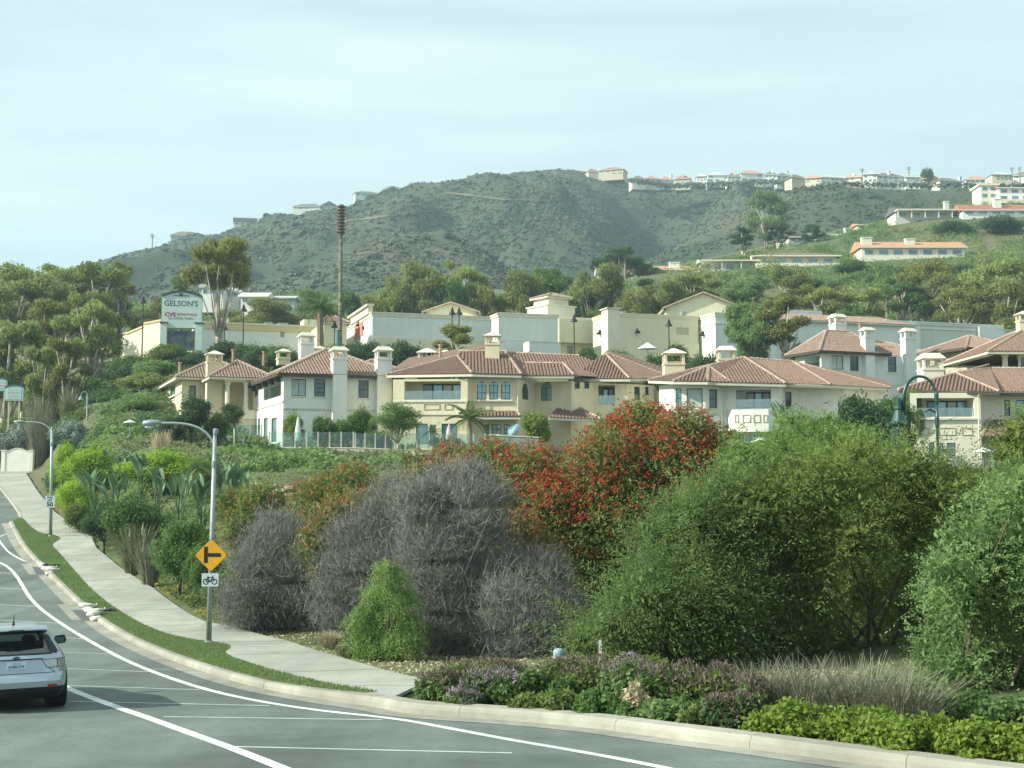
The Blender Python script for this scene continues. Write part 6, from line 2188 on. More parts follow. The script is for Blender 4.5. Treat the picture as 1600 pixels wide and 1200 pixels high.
# grey-green tree before the bright-ended block, and the airy yellow one
plant('euc_wide', 1172, 468, 168, 82, 'grey-green tree before the bright-ended shop block', 'tree', L_greyg, None, 'tree', base_z=15.0)
plant('euc_thin', 1222, 458, 166, 75, 'airy yellow-green tree before the mansard tiles', 'tree', L_eucy, None, 'tree', base_z=14.0)
plant('euc_thin', 712, 500, 158, 62, 'thin yellow tree leaning before the long pale block', 'tree', L_eucy, None, 'tree', base_z=11.0)
# ---- hillside shrubs one can tell apart
GH = 'trees and bushes on the hillside'
Hs = [('round_b', 1560, 330, 352, 80, 'dark round bush group under the red-roofed bungalow', L_dark), ('round_b', 1490, 340, 358, 70, 'dark bush above the orange-red roof', L_dark), ('round_a', 1430, 316, 395, 30, 'dark tree behind the dark-roofed bungalow', L_dark),
  ('round_b', 1330, 402, 300, 60, 'green bush between brown roof and cream bungalow', L_grn), ('round_b', 1385, 412, 305, 50, 'dark clipped bush below the cream bungalow', L_dark), ('round_c', 1410, 415, 300, 40, 'dark rounded bush beside the clipped one', L_dark), ('round_b', 1340, 420, 290, 60, 'silvery green bush below the brown roof', L_greyg),
  ('round_b', 1310, 435, 275, 60, 'green bush down the slope from the brown roof', L_grn), ('round_b', 1505, 410, 290, 60, 'dark bush right below the cream bungalow', L_dark), ('round_b', 1590, 400, 300, 70, 'dark bush below the blue-glassed bungalow', L_greyg), ('round_c', 1530, 430, 280, 60, 'dark tree above the forked white trunks', L_dark),
  ('round_c', 1010, 432, 300, 32, 'dark blue-green rounded tree under the faded red roof', L_dark), ('round_b', 1120, 435, 295, 60, 'mixed olive bush under the pergola', L_euc), ('round_b', 1060, 440, 290, 60, 'olive bush under the faded red roof', L_eucy), ('round_fine', 1345, 447, 258, 34, 'silver grey bush on the slope below the brown roof', L_silver),
  ('round_b', 1270, 432, 280, 50, 'dark green bush under the stone terrace', L_grn), ('round_b', 1180, 428, 290, 50, 'grey bush left of the stone terrace', L_greyg)]
for k, px, pt, Y, w, lab, lm in Hs:
 plant(k, px, pt, Y, w, lab, 'bush', lm, GH, 'bush')
# trees on the ridge line
GR = 'trees on the far ridge'
for k, px, pt, Y, w, lab, lm in [('round_b', 612, 288, 900, 44, 'dark pine mass on the ridge right of the mast', L_dark), ('round_c', 592, 300, 900, 50, 'dark bush below the ridge pine', L_dark), ('round_b', 440, 331, 880, 42, 'dark bush under the gabled glass house', L_dark), ('round_b', 500, 334, 870, 60, 'long dark bush below the glass house terrace', L_dark),
         ('round_c', 343, 369, 880, 18, 'small dark ridge tree right of the villa', L_dark), ('round_a', 1450, 256, 672, 18, 'round topped ridge tree, one of a close pair', L_dark), ('round_a', 1443, 257, 676, 14, 'thin topped ridge tree, other of the close pair', L_dark),
         ('round_c', 550, 330, 870, 60, 'dark thicket on the ridge beside the mast head', L_dark), ('round_c', 408, 350, 885, 18, 'small ridge tree by the flat roofed brown house', L_dark)]:
 p = P(px, pt, Y)
 plant(k, px, pt, Y, w, lab, 'tree', lm, GR, 'ridge_tree', base_z=ZP(float(interp_r(RIDGE_A, px)) + 14, Y))

# ---- bank and garden bushes
GS = 'bushes on the banks'
S = [('round_b', 215, 548, 158, 90, 'bush under the stepped bright walls', L_grn), ('round_b', 265, 530, 160, 80, 'bright green bush below the monument sign', L_olive), ('round_c', 240, 555, 148, 80, 'silver flecked bush below the monument sign', L_greyg), ('round_b', 310, 545, 158, 70, 'dark bush left of the broad chimney top', L_dark),
  ('round_b', 350, 525, 162, 60, 'dark bush behind the tan house roof', L_dark), ('hedge_blob', 395, 530, 156, 90, 'dark hedge behind the grey-green house chimneys', L_dark), ('hedge_blob', 440, 532, 155, 80, 'green hedge right of the dark hedge', L_grn), ('hedge_blob', 560, 526, 158, 110, 'dark hedge below the rose panel block', L_dark),
  ('hedge_blob', 630, 527, 158, 110, 'dark hedge below the long pale block', L_dark), ('hedge_blob', 510, 532, 156, 70, 'green hedge at the foot of the mast', L_grn), ('round_b', 918, 534, 160, 44, 'clipped round bush before the sand coloured block corner', L_dark), ('hedge_blob', 968, 538, 158, 70, 'green hedge under the wall lamp', L_grn),
  ('round_b', 1055, 527, 160, 56, 'round bush below the wall vent', L_grn), ('hedge_blob', 1095, 543, 156, 80, 'dark hedge under the bright end wall', L_dark), ('hedge_blob', 1030, 545, 156, 70, 'dark hedge under the white parasol', L_dark), ('round_b', 1250, 524, 162, 34, 'dark bush before the mansard block', L_dark),
  ('round_b', 130, 568, 158, 110, 'deep green bush under the grove', L_grn), ('round_b', 85, 590, 152, 90, 'deep green bush beside pale stems', L_grn), ('round_b', 170, 600, 140, 90, 'dark green bush above the plume grass', L_dark), ('round_b', 225, 575, 142, 80, 'reddish green bush left of the tan house', L_euc), ('round_b', 195, 560, 150, 70, 'dark bush half way up the bank', L_dark),
  ('round_b', 30, 640, 150, 80, 'grass green bush by the green board signs', L_olive), ('round_b', 215, 610, 128, 80, 'light flecked bush beside the tan house wall', L_greyg), ('round_b', 240, 640, 122, 70, 'green bush at the corner of the tan house', L_grn), ('round_b', 150, 630, 132, 90, 'olive bush behind the small hooked lamp', L_olive), ('round_b', 110, 650, 128, 60, 'bush left of the small hooked lamp', L_grn),
  ('round_fine', 45, 648, 142, 100, 'wide silver leaved bush above the white gate wall', L_silver), ('round_fine', 110, 644, 124, 70, 'silver leaved bush behind the far street lamp', L_silver), ('round_c', 66, 672, 140, 50, 'dark bush behind the white gate wall', L_dark), ('round_b', 5, 668, 146, 60, 'dark green bush at the frame edge above the gate wall', L_dark), ('round_b', 185, 655, 112, 80, 'dark green bush behind the giant leaves', L_dark),
  ('round_b', 232, 660, 108, 60, 'mid green bush under the tan house corner', L_grn),
  ('column', 300, 598, 106, 62, 'tall dark shaggy bush in front of the broad chimney', L_dark), ('round_c', 275, 640, 104, 60, 'dark lower bush beside the tall shaggy one', L_dark), ('round_c', 340, 634, 106, 40, 'yellow-green bush before the columned porch', L_olive),
  ('standard', 367, 620, 104, 40, 'ball-headed small tree on a white trunk', L_dark), ('column', 460, 628, 107, 38, 'yellow-green cone shaped shrub before the white house', L_hedge), ('round_c', 505, 640, 107, 44, 'rounded dark shrub on the terrace beside the closed parasol', L_grn), ('round_c', 536, 646, 107, 46, 'rounded shrub before the shaded chimney', L_grn),
  ('column', 565, 618, 108, 46, 'tall green shrub between two chimneys', L_grn), ('birch', 622, 612, 101, 88, 'loose grey-green birch with two white stems', L_greyg), ('round_c', 836, 632, 108, 52, 'bright green citrus bush below the right hand canopy roof', L_hedge), ('round_c', 590, 665, 105, 50, 'straw tipped shrub behind the glass fence', L_olive),
  ('round_c', 700, 676, 106, 70, 'dark shrub row behind the glass fence under the palms', L_dark),
  ('round_c', 1338, 598, 98, 92, 'tall dark tree right of the white bay house', L_dark), ('round_c', 1384, 600, 100, 84, 'second tall dark tree, brighter tipped, beside the arched lamp', L_grn), ('round_c', 1425, 584, 104, 40, 'leafy bush behind the arched lamp top', L_olive), ('round_c', 1400, 625, 96, 60, 'dark thicket under the arched lamp', L_dark),
  ('round_c', 1140, 660, 92, 60, 'dull green bush right of the red flowers', L_greyg), ('round_c', 1540, 568, 118, 36, 'green bush before the stone faced wing', L_hedge), ('round_b', 425, 690, 103, 60, 'green bush at the end of the glass fence', L_grn)]
for k, px, pt, Y, w, lab, lm in S:
 plant(k, px, pt, Y, w, lab, 'bush' if k not in ('standard', 'birch') else 'tree', lm, GS, 'bush' if k not in ('standard', 'birch') else 'small_tree')
# ---- roadside bushes nearer
GN = 'bushes beside the pavement'
N = [('round_fine', 214, 752, 64, 122, 'dark rounded bush spreading before the giant leaves', L_grn), ('round_fine', 284, 785, 54, 118, 'dense round green bush left of the yellow sign', L_grn), ('round_fine', 350, 878, 48, 64, 'grey-green small bush behind the sign post', L_greyg), ('round_fine', 318, 830, 52, 70, 'low round bush filling in below the dense one', L_grn),
  ('round_fine', 250, 688, 82, 150, 'broad chartreuse shrub crowned with light leaves', L_char), ('round_fine', 150, 682, 92, 110, 'chartreuse shrub behind the giant leaves', L_char), ('round_fine', 105, 672, 96, 50, 'tall chartreuse shrub beside the far street lamp', L_char), ('round_fine', 120, 735, 84, 70, 'chartreuse shrub trailing down the bank', L_char), ('round_fine', 310, 705, 78, 70, 'darker green end of the chartreuse row', L_olive),
  ('round_fine', 102, 712, 98, 56, 'grass green mound beside the far pavement', L_grn), ('round_fine', 90, 728, 104, 40, 'dark green mound at the pavement bend', L_dark), ('round_fine', 165, 770, 70, 80, 'dark shrub with pale flecks below the chartreuse row', L_dark), ('round_fine', 125, 775, 78, 60, 'yellow flecked shrub beside the speed sign', L_olive)]
for k, px, pt, Y, w, lab, lm in N:
 plant(k, px, pt, Y, w, lab, 'bush', lm, GN, 'bush')

# ------------------------------------------------------------------ the big roadside shrubs
def CL(lst, Y, ydep=0.9, jy=1.2, seed=1):
 """Leaf clumps from photo places: (px, py, radius px[, depth offset])."""
 rng = np.random.default_rng(seed)
 out = []
 for q in lst:
  y = Y + (q[3] if len(q) > 3 else rng.uniform(-jy, jy))
  p = P(q[0], q[1], y)
  r = q[2] * y / F
  out.append([p.x, p.y, p.z, r, r * ydep, r * 0.92])
 return np.array(out)

def sprays(n, cl, rng, length=0.7, nl=11, L=0.13, W=0.026, droop=0.35, out=0.8):
 """Arching leafy shoots standing out of the clumps."""
 wgt = cl[:, 3] ** 2
 k = rng.choice(len(cl), n, p=wgt / wgt.sum())
 d = unit(rng.normal(0, 1, (n, 3)))
 base = cl[k, :3] + d * cl[k, 3:6] * rng.uniform(0.62, 0.98, n)[:, None]
 dirn = unit(d * out + rng.normal(0, .35, (n, 3)) + np.array([0, 0, .35]))
 ln = length * rng.uniform(.5, 1.3, n)
 side = unit(np.cross(dirn, rng.normal(0, 1, (n, 3))))
 t = (np.arange(nl) + .5) / nl
 V = []
 for i, tt in enumerate(t):
  pos = base + dirn * (ln * tt)[:, None] + np.array([0, 0, -1]) * (droop * ln * tt * tt)[:, None]
  dd = unit(dirn + np.array([0, 0, -1]) * (2 * droop * tt))
  sg = 1 if i % 2 else -1
  ax = unit(dd * .75 + side * sg * .8 + rng.normal(0, .18, (n, 3)))
  nr = unit(np.cross(ax, dd) + rng.normal(0, .4, (n, 3)))
  sd = unit(np.cross(nr, ax))
  l = L * rng.uniform(.6, 1.25, n) * (1.1 - .4 * tt)
  V.append(leaf_verts(pos + ax * (l * .5)[:, None], ax, sd, l, np.full(n, W)).reshape(-1, 3))
 return np.concatenate(V)

def shrub_root(name, cl, label, cat, group=None, zb=None):
 x, y = float(cl[:, 0].mean()), float(cl[:, 1].mean())
 return thing(name, (x, y, tz1(x, y) if zb is None else zb), label, cat, group)

def stems(root, cl, m, r0=0.07, nb=3, name='trunk', spread=0.6):
 o = origin_of(root)
 mb = MB()
 rng = np.random.default_rng(len(cl) * 7 + nb)
 for b in range(nb):
  bx = o + Vector((rng.uniform(-spread, spread), rng.uniform(-spread, spread) * .6, -.35))
  for i, c in enumerate(cl):
   if i % nb != b:
    continue
   q = Vector(c[:3])
   m1 = bx.lerp(q, .45) + Vector((rng.normal(0, .15), rng.normal(0, .15), .25))
   mb.tube([bx, bx.lerp(m1, .5) + Vector((rng.normal(0, .06), 0, .05)), m1, q], [r0, r0 * .8, r0 * .5, r0 * .15], 6)
 return mb.build(name, m, root, smooth=True)

def leaf_part(name, V, m, root, kind=None):
 o = np.array(origin_of(root))
 me = quads_mesh(name, (V - o[None]).astype(np.float32), m)
 return link(name, me, None, root, kind=kind)

def big_shrub(label, cl, m, nspray, nfill, seed, length=.7, L=.13, W=.026, name='acacia_shrub', cat='shrub', group=None, fillL=.2, fillW=.09, droop=.35, nl=11, stem_m=None):
 rng = np.random.default_rng(seed)
 root = shrub_root(name, cl, label, cat, group)
 cl = cl * np.array([1, 1, 1, .9, .9, .9])
 k = rng.integers(0, len(cl), 64)          # smaller tufts standing out of the outline
 d = unit(rng.normal(0, 1, (64, 3)) + np.array([0, -.2, .3]))
 r = cl[k, 3] * rng.uniform(.14, .34, 64)
 cl = np.concatenate([cl, np.concatenate([cl[k, :3] + d * cl[k, 3:6] * rng.uniform(.95, 1.38, 64)[:, None], np.stack([r, r, r], 1)], 1)])
 V = [clump_leaves(nfill, cl * np.array([1, 1, 1, .92, .92, .92]), fillL, fillW, rng, shell=.8)]
 if nspray:
  V.append(sprays(nspray, cl, rng, length, nl, L, W, droop))
  V.append(sprays(nspray // 18, cl, rng, length * 2.1, nl + 9, L * 1.25, W * 1.2, droop, 1.0))
 leaf_part('crown', np.concatenate(V), m, root)
 stems(root, cl[:14], stem_m or M_bark, .05, 4, spread=.8)
 return root

GA = 'large shrubs above the kerb'
cl = CL([(1195, 790, 75), (1285, 765, 75), (1375, 760, 75), (1455, 770, 70), (1510, 790, 60), (1160, 860, 70), (1240, 860, 75), (1330, 830, 70), (1420, 830, 65), (1500, 860, 55), (1180, 950, 75), (1260, 945, 65), (1200, 1010, 60), (1130, 1000, 60), (1265, 1010, 45), (1355, 900, 50, 2.2), (1400, 960, 70, 4.0), (1330, 980, 60, 3.8), (1340, 735, 50), (1430, 730, 45), (1240, 745, 50), (1440, 900, 60, 4.5), (1450, 1000, 60, 5), (1370, 1040, 60, 5), (1300, 1040, 50, 4), (1480, 930, 50, 3.5), (1320, 1010, 42, 1.2), (1395, 1005, 42, 2.0), (1450, 950, 45, 2.2), (1340, 930, 40, 1.8), (1420, 900, 40, 2.0)], 30, seed=3)
big_shrub('widest olive green feathery shrub above the kerb, with a dark hollow', cl, L_olive, 7000, 24000, 41, length=.85, group=GA)
cl = CL([(1045, 872, 48), (1085, 818, 46), (1130, 782, 42), (1020, 935, 54), (1085, 880, 65), (1060, 960, 65), (1000, 1000, 46), (958, 985, 40), (1110, 830, 55), (915, 1000, 28), (1050, 1020, 45), (1130, 930, 60), (1015, 830, 20)], 28.5, seed=4)
big_shrub('feathery green shrub with long arching shoots between red flowers and wide shrub', cl, leafmat('fresh_olive_leaf', (0.115, 0.185, 0.055), (0.215, 0.295, 0.10), scale=1.2, c3=(0.095, 0.155, 0.05), objrand=0), 5200, 12000, 42, length=1.15, group=GA)
cl = CL([(1245, 705, 55), (1305, 695, 45), (1200, 735, 45), (1275, 745, 50), (1165, 715, 30)], 37, seed=5)
big_shrub('soft light green shrub top showing behind the wide olive shrub', cl, L_willow, 2600, 7000, 43, length=.8, droop=.7, group=GA)
cl = CL([(1570, 800, 60), (1530, 870, 60), (1600, 880, 70), (1510, 930, 60), (1580, 960, 70), (1530, 1010, 65), (1590, 1050, 60), (1500, 1060, 50), (1560, 1095, 40), (1640, 830, 70), (1670, 930, 80), (1650, 1030, 80), (1595, 765, 35), (1480, 990, 40), (1468, 940, 36), (1458, 1040, 38), (1475, 890, 32)], 22.5, seed=6)
big_shrub('grey-green dense shrub filling the lower right above the yellow-green hedge', cl, L_greyg, 2600, 26000, 44, length=.45, L=.085, W=.03, fillL=.12, fillW=.055, group=GA)
cl = CL([(1620, 720, 60), (1680, 790, 80), (1600, 760, 40)], 27, seed=16)
big_shrub('yellow-green shrub at the frame edge behind the grey-green shrub', cl, L_olive, 1500, 6000, 49, length=.6, group=GA)

# ---- red flowering shrubs
def flowering(label, lst, Y, seed, nleaf, nspray, nflower, group='red flowering shrubs'):
 rng = np.random.default_rng(seed)
 cl = CL(lst, Y, seed=seed)
 root = shrub_root('flowering_shrub', cl, label, 'shrub', group)
 V = np.concatenate([clump_leaves(nleaf, cl, .17, .085, rng, shell=.6), sprays(nspray, cl, rng, .5, 8, .12, .05, .3)])
 leaf_part('crown', V, L_redbush, root)
 # flower heads: small tight tufts at the shoot tips
 k = rng.choice(len(cl), nflower, p=cl[:, 3] ** 2 / (cl[:, 3] ** 2).sum())
 d = rng.normal(0, 1, (nflower, 3)) + np.array([0, -.5, .45])
 d = unit(d)
 c = cl[k, :3] + d * cl[k, 3:6] * rng.uniform(.97, 1.2, nflower)[:, None]
 patch_ = np.array([mnoise.noise(Vector((q[0] * .9 + seed, q[1] * .9, q[2] * .9))) for q in c])
 c = c[patch_ > -.22]; n = len(c)
 per = 6
 cc = np.repeat(c, per, 0) + rng.normal(0, .036, (n * per, 3))
 ax = unit(rng.normal(0, 1, (n * per, 3)) + np.array([0, 0, .4])); nr = unit(rng.normal(0, 1, (n * per, 3)))
 sd = unit(np.cross(nr, ax))
 leaf_part('blossom', leaf_verts(cc, ax, sd, np.full(n * per, .09), np.full(n * per, .036)).reshape(-1, 3), L_flower, root, kind='stuff')
 stems(root, cl, M_bark, .08, 4, spread=1.2)
 return root
flowering('tall mound of red flowers highest of the flowering shrubs, dark on its shaded side',
   [(1000, 690, 62), (1060, 710, 60), (945, 725, 60), (1100, 735, 45), (1040, 780, 70), (970, 790, 70), (900, 760, 60), (1000, 860, 60), (920, 850, 65), (860, 800, 60), (950, 920, 50), (880, 900, 45), (1090, 780, 50), (830, 740, 50, 1.0), (1010, 660, 34), (1110, 705, 44), (1132, 742, 30), (1070, 672, 42), (1115, 770, 40), (955, 690, 40)], 43, 51, 42000, 3000, 5600)
flowering('long trailing arm of red flowers spreading over the grey dead shrubs', [(770, 740, 55), (710, 745, 45), (660, 765, 40), (800, 800, 50), (650, 720, 16), (750, 800, 40), (830, 860, 40, -4), (700, 720, 30), (640, 790, 22), (860, 930, 34, -5), (770, 800, 40, -5), (800, 830, 38, -6), (760, 770, 34, -5), (720, 735, 26, -6), (850, 890, 30, -7), (665, 740, 20, -6)], 45, 52, 24000, 2000, 1500)
flowering('low flowering shrub with reddish patches above the first dead shrub', [(555, 765, 42), (500, 785, 45), (545, 810, 45), (590, 790, 30), (480, 830, 42), (510, 870, 34), (530, 760, 24), (498, 845, 32, -8), (508, 885, 26, -8), (560, 790, 26, -8), (600, 770, 20, -8), (520, 810, 30, -8)], 50, 53, 19000, 1600, 650)
flowering('smallest flowering shrub, next to the street lamp with the yellow sign', [(410, 790, 36), (440, 820, 32), (380, 830, 32), (365, 790, 26), (395, 860, 24)], 52, 54, 9000, 800, 120)

# ---- grey leafless shrubs
def dead_shrub(label, lst, Y, seed, n, tw=.0044):
 rng = np.random.default_rng(seed)
 cl = CL(lst, Y, seed=seed)
 root = shrub_root('dead_shrub', cl, label, 'shrub', 'grey leafless shrubs')
 k = rng.choice(len(cl), n, p=cl[:, 3] ** 2 / (cl[:, 3] ** 2).sum())
 d = unit(rng.normal(0, 1, (n, 3)))
 c = cl[k, :3] + d * cl[k, 3:6] * (rng.uniform(0.1, 1.0, n) ** .5 * (1.0 + .34 * np.abs(rng.normal(0, 1, n)) ** 1.5))[:, None]
 c[:, 2] -= np.where(d[:, 2] < 0, .25, 0) * cl[k, 5]
 ax = unit(d * .55 + rng.normal(0, .55, (n, 3)) + np.array([0, 0, .6]))
 l = rng.uniform(.12, .46, n)
 nr = unit(rng.normal(0, 1, (n, 3)))
 sd = unit(np.cross(nr, ax))
 w = tw * rng.uniform(.7, 1.6, n)
 a = ax * l[:, None]
 s = sd * w[:, None]
 leaf_part('twig_crown', np.stack([c - a * .5 - s, c - a * .5 + s, c + a * .5 + s * .3, c + a * .5 - s * .3], 1).reshape(-1, 3), M_twig, root)
 stems(root, np.concatenate([cl, cl + rng.normal(0, .3, cl.shape) * np.array([1, 1, 1, 0, 0, 0])]), M_twig, .045, 6, spread=1.0)
 return root
dead_shrub('grey dead shrub nearest the yellow sign, low and wide', [(400, 890, 42), (440, 870, 45), (390, 935, 42), (430, 930, 45), (470, 900, 48), (485, 855, 38), (430, 830, 34), (500, 940, 45), (372, 940, 28), (400, 970, 30), (450, 975, 36), (500, 980, 36), (420, 855, 36), (520, 890, 34)], 43, 61, 90000)
dead_shrub('grey dead shrub between the low red flowers and the bright green shrub', [(560, 850, 48), (600, 810, 42), (545, 900, 45), (590, 890, 50), (560, 950, 42), (615, 775, 34), (525, 930, 36), (640, 840, 42), (635, 900, 42), (540, 985, 36), (585, 985, 36), (620, 950, 40), (645, 785, 36), (655, 810, 34), (650, 880, 40)], 40, 62, 92000)
dead_shrub('tallest grey dead shrub, right beside the bright green shrub', [(690, 800, 48), (735, 850, 55), (680, 870, 48), (720, 930, 52), (680, 950, 50), (750, 785, 42), (770, 910, 50), (740, 995, 45), (665, 910, 40), (705, 755, 34), (700, 1010, 38), (775, 970, 42), (660, 990, 34), (670, 830, 36), (740, 745, 26), (660, 780, 34), (660, 860, 34)], 35.5, 63, 110000)
dead_shrub('grey dead shrub tucked under the red flowers beside the arching green shrub', [(820, 920, 45), (855, 960, 45), (810, 980, 45), (870, 1005, 36), (805, 895, 34), (835, 1010, 36), (895, 960, 32), (850, 900, 34), (790, 940, 36), (900, 1010, 26)], 34.5, 64, 76000)

# ---- bright green weeping shrub
cl = CL([(610, 905, 22), (590, 935, 20), (628, 940, 20), (572, 965, 18), (605, 970, 26), (640, 975, 16), (562, 1000, 15), (590, 1008, 24), (628, 1008, 22), (648, 1005, 14), (603, 888, 11), (557, 975, 11), (575, 1022, 16)], 33, seed=8, jy=.45)
rng = np.random.default_rng(71)
root = shrub_root('weeping_shrub', cl, 'bright green weeping shrub before the grey dead shrubs', 'shrub')
leaf_part('crown', np.concatenate([clump_leaves(4200, cl * np.array([1, 1, 1, .8, .8, .9]), .12, .04, rng, droop=1.5), sprays(2400, cl, rng, .42, 10, .10, .018, .9, .7)]), L_willow, root)
stems(root, cl, M_bark, .05, 2, spread=.1)

# ---- planting along the kerb
def low_plant(label, px, py_top, Y, wpx, seed, green, top, cat='shrub', name='flowering_border_shrub', group='border plants along the kerb', nleaf=3600, ntop=900, L=.11, W=.06):
 rng = np.random.default_rng(seed)
 Yk = Y
 while P(px, py_top, Y).x - float(kx(Y)) < .5 + wpx * Yk / F * .50 and Y < Yk + 2.5:
  Y += .1
 p = P(px, py_top, Y)
 zb = tz1(p.x, Y)
 h = max(.35, p.z - zb); w = wpx * Y / F
 root = thing(name, (p.x, Y, zb), label, cat, group)
 cl = []
 for i in range(9):
  a = rng.uniform(0, 2 * math.pi); f = math.sqrt(rng.uniform(0, 1)) * .36
  cl.append([p.x + math.cos(a) * w * f, Y + math.sin(a) * w * f * .8, zb + h * rng.uniform(.25, .62), w * .2, w * .2, h * .34])
 cl = np.array(cl)
 leaf_part('foliage', clump_leaves(nleaf, cl, L, W, rng, shell=.8), green, root)
 if top is not None:
  c2 = cl.copy(); c2[:, 2] += h * .2; c2[:, 5] *= .8
  k = rng.choice(9, ntop)
  d = unit(rng.normal(0, 1, (ntop, 3)) + np.array([0, 0, .7]))
  c = c2[k, :3] + d * c2[k, 3:6] * rng.uniform(.85, 1.15, ntop)[:, None]
  ax = unit(d * .6 + rng.normal(0, .5, (ntop, 3)) + np.array([0, 0, .5])); sd = unit(np.cross(unit(rng.normal(0, 1, (ntop, 3))), ax))
  leaf_part('blossom', leaf_verts(c, ax, sd, rng.uniform(.05, .13, ntop), np.full(ntop, .022)).reshape(-1, 3), top, root, kind='stuff')
 mb = MB()
 for c in cl[:6]:
  mb.tube([(p.x + (c[0] - p.x) * .2, Y + (c[1] - Y) * .2, zb - .15), tuple(c[:3])], [.018, .006], 5)
 mb.build('stem', M_bark, root)
 return root
LP = [('mauve tipped border shrub where the pavement ends at the kerb', 690, 1045, 22.3, 74, L_greyg, L_mauvedry), ('broad green-leaved border shrub with few mauve heads, second from the pavement end', 765, 1046, 22.2, 120, L_grn, L_purple), ('mauve brown border shrub behind the broad green one', 745, 1030, 24.5, 110, L_olive, L_mauvedry),
  ('leafy green border shrub before the blue-grey vent', 850, 1038, 22.6, 100, L_grn, None), ('yellowish green border shrub close to the kerb', 870, 1072, 20.6, 80, L_olive, None), ('dark leaved border shrub on the kerb edge with bright leaf tips', 935, 1072, 20.3, 80, L_grn, None),
  ('russet flowering border shrub by the white stake', 930, 1030, 23.2, 110, L_olive, L_mauvedry), ('violet flowering border shrub, the bluest of the row', 985, 1020, 22.5, 90, L_greyg, L_purple), ('pale dry straw-coloured border plant between two dark shrubs', 1000, 1062, 20.4, 50, L_straw, None),
  ('dark mauve border shrub with round flower heads', 1050, 1034, 20.8, 110, L_grn, L_mauvedry), ('large leaved green border shrub at the kerb near the mauve heads', 1040, 1090, 19.2, 90, L_greyg, None), ('second mauve border shrub, in front of the olive shrub base', 1120, 1035, 20.6, 100, L_olive, L_mauvedry),
  ('dark green border shrub just left of the yellow-green hedge', 1130, 1085, 18.8, 90, L_dark, L_mauvedry), ('border shrub with brown stalks behind the hedge start', 1180, 1060, 19.6, 80, L_greyg, L_mauvedry)]
for i, (lab, px, pt, Y, w, g, t) in enumerate(LP):
 low_plant(lab, px, pt, Y, w, 100 + i, g, t)
LP2 = [('low green filler shrub under the widest olive shrub, behind the dry grass', 1400, 1050, 21.5, 130, L_grn, None), ('low olive filler shrub behind the mauve shrubs, by the white stake', 900, 1026, 26.0, 110, L_olive, L_mauvedry), ('low grey-green filler shrub behind the broad green border shrub', 790, 1032, 25.6, 110, L_greyg, L_mauvedry), ('low green filler shrub between weeping shrub and border', 700, 1040, 25.2, 90, L_grn, None), ('low olive filler shrub under the arching green shrub', 1010, 1022, 25.2, 110, L_olive, None), ('low dark green filler shrub behind the hedge, under the grey-green shrub', 1500, 1078, 19.6, 130, L_grn, None), ('low olive filler shrub in the frame corner behind the hedge', 1600, 1082, 19.0, 140, L_greyg, None), ('low green filler shrub right of the dry grass tufts', 1440, 1082, 20.0, 90, L_grn, L_mauvedry), ('small green filler shrub at the kerb between mauve shrubs', 985, 1098, 19.4, 70, L_grn, None), ('small olive filler shrub at the kerb below the blue-grey vent', 830, 1082, 20.6, 70, L_olive, None), ('small green filler shrub beside the pavement end', 725, 1078, 21.2, 60, L_grn, L_purple), ('bright leafy filler shrub before the second mauve shrub', 1085, 1100, 18.8, 70, L_olive, None)]
for i, (lab, px, pt, Y, w, g, t) in enumerate(LP2):
 low_plant(lab, px, pt, Y, w, 120 + i, g, t)
HP = [('yellow-green hedge shrub first from the mauve border shrubs', 1235, 1086, 17.9, 140), ('yellow-green hedge shrub second in the row, fullest', 1340, 1092, 17.4, 150), ('low yellow-green hedge shrub on the kerb edge with brown patch', 1290, 1130, 17.0, 130), ('yellow-green hedge shrub in front of the grey-green shrub', 1430, 1112, 16.6, 140),
  ('low yellow-green hedge shrub nearest the painted kerb marks', 1420, 1150, 16.2, 130), ('yellow-green hedge shrub last in the frame corner', 1530, 1118, 16.0, 150), ('yellow-green hedge shrub cut by the frame edge', 1620, 1120, 15.6, 150), ('low yellow-green hedge shrub under the corner one', 1560, 1165, 15.5, 140)]
for i, (lab, px, pt, Y, w) in enumerate(HP):
 low_plant(lab, px, pt, Y, w, 140 + i, L_hedge, None, name='hedge_shrub', group='yellow-green hedge shrubs', nleaf=5000, L=.085, W=.05)

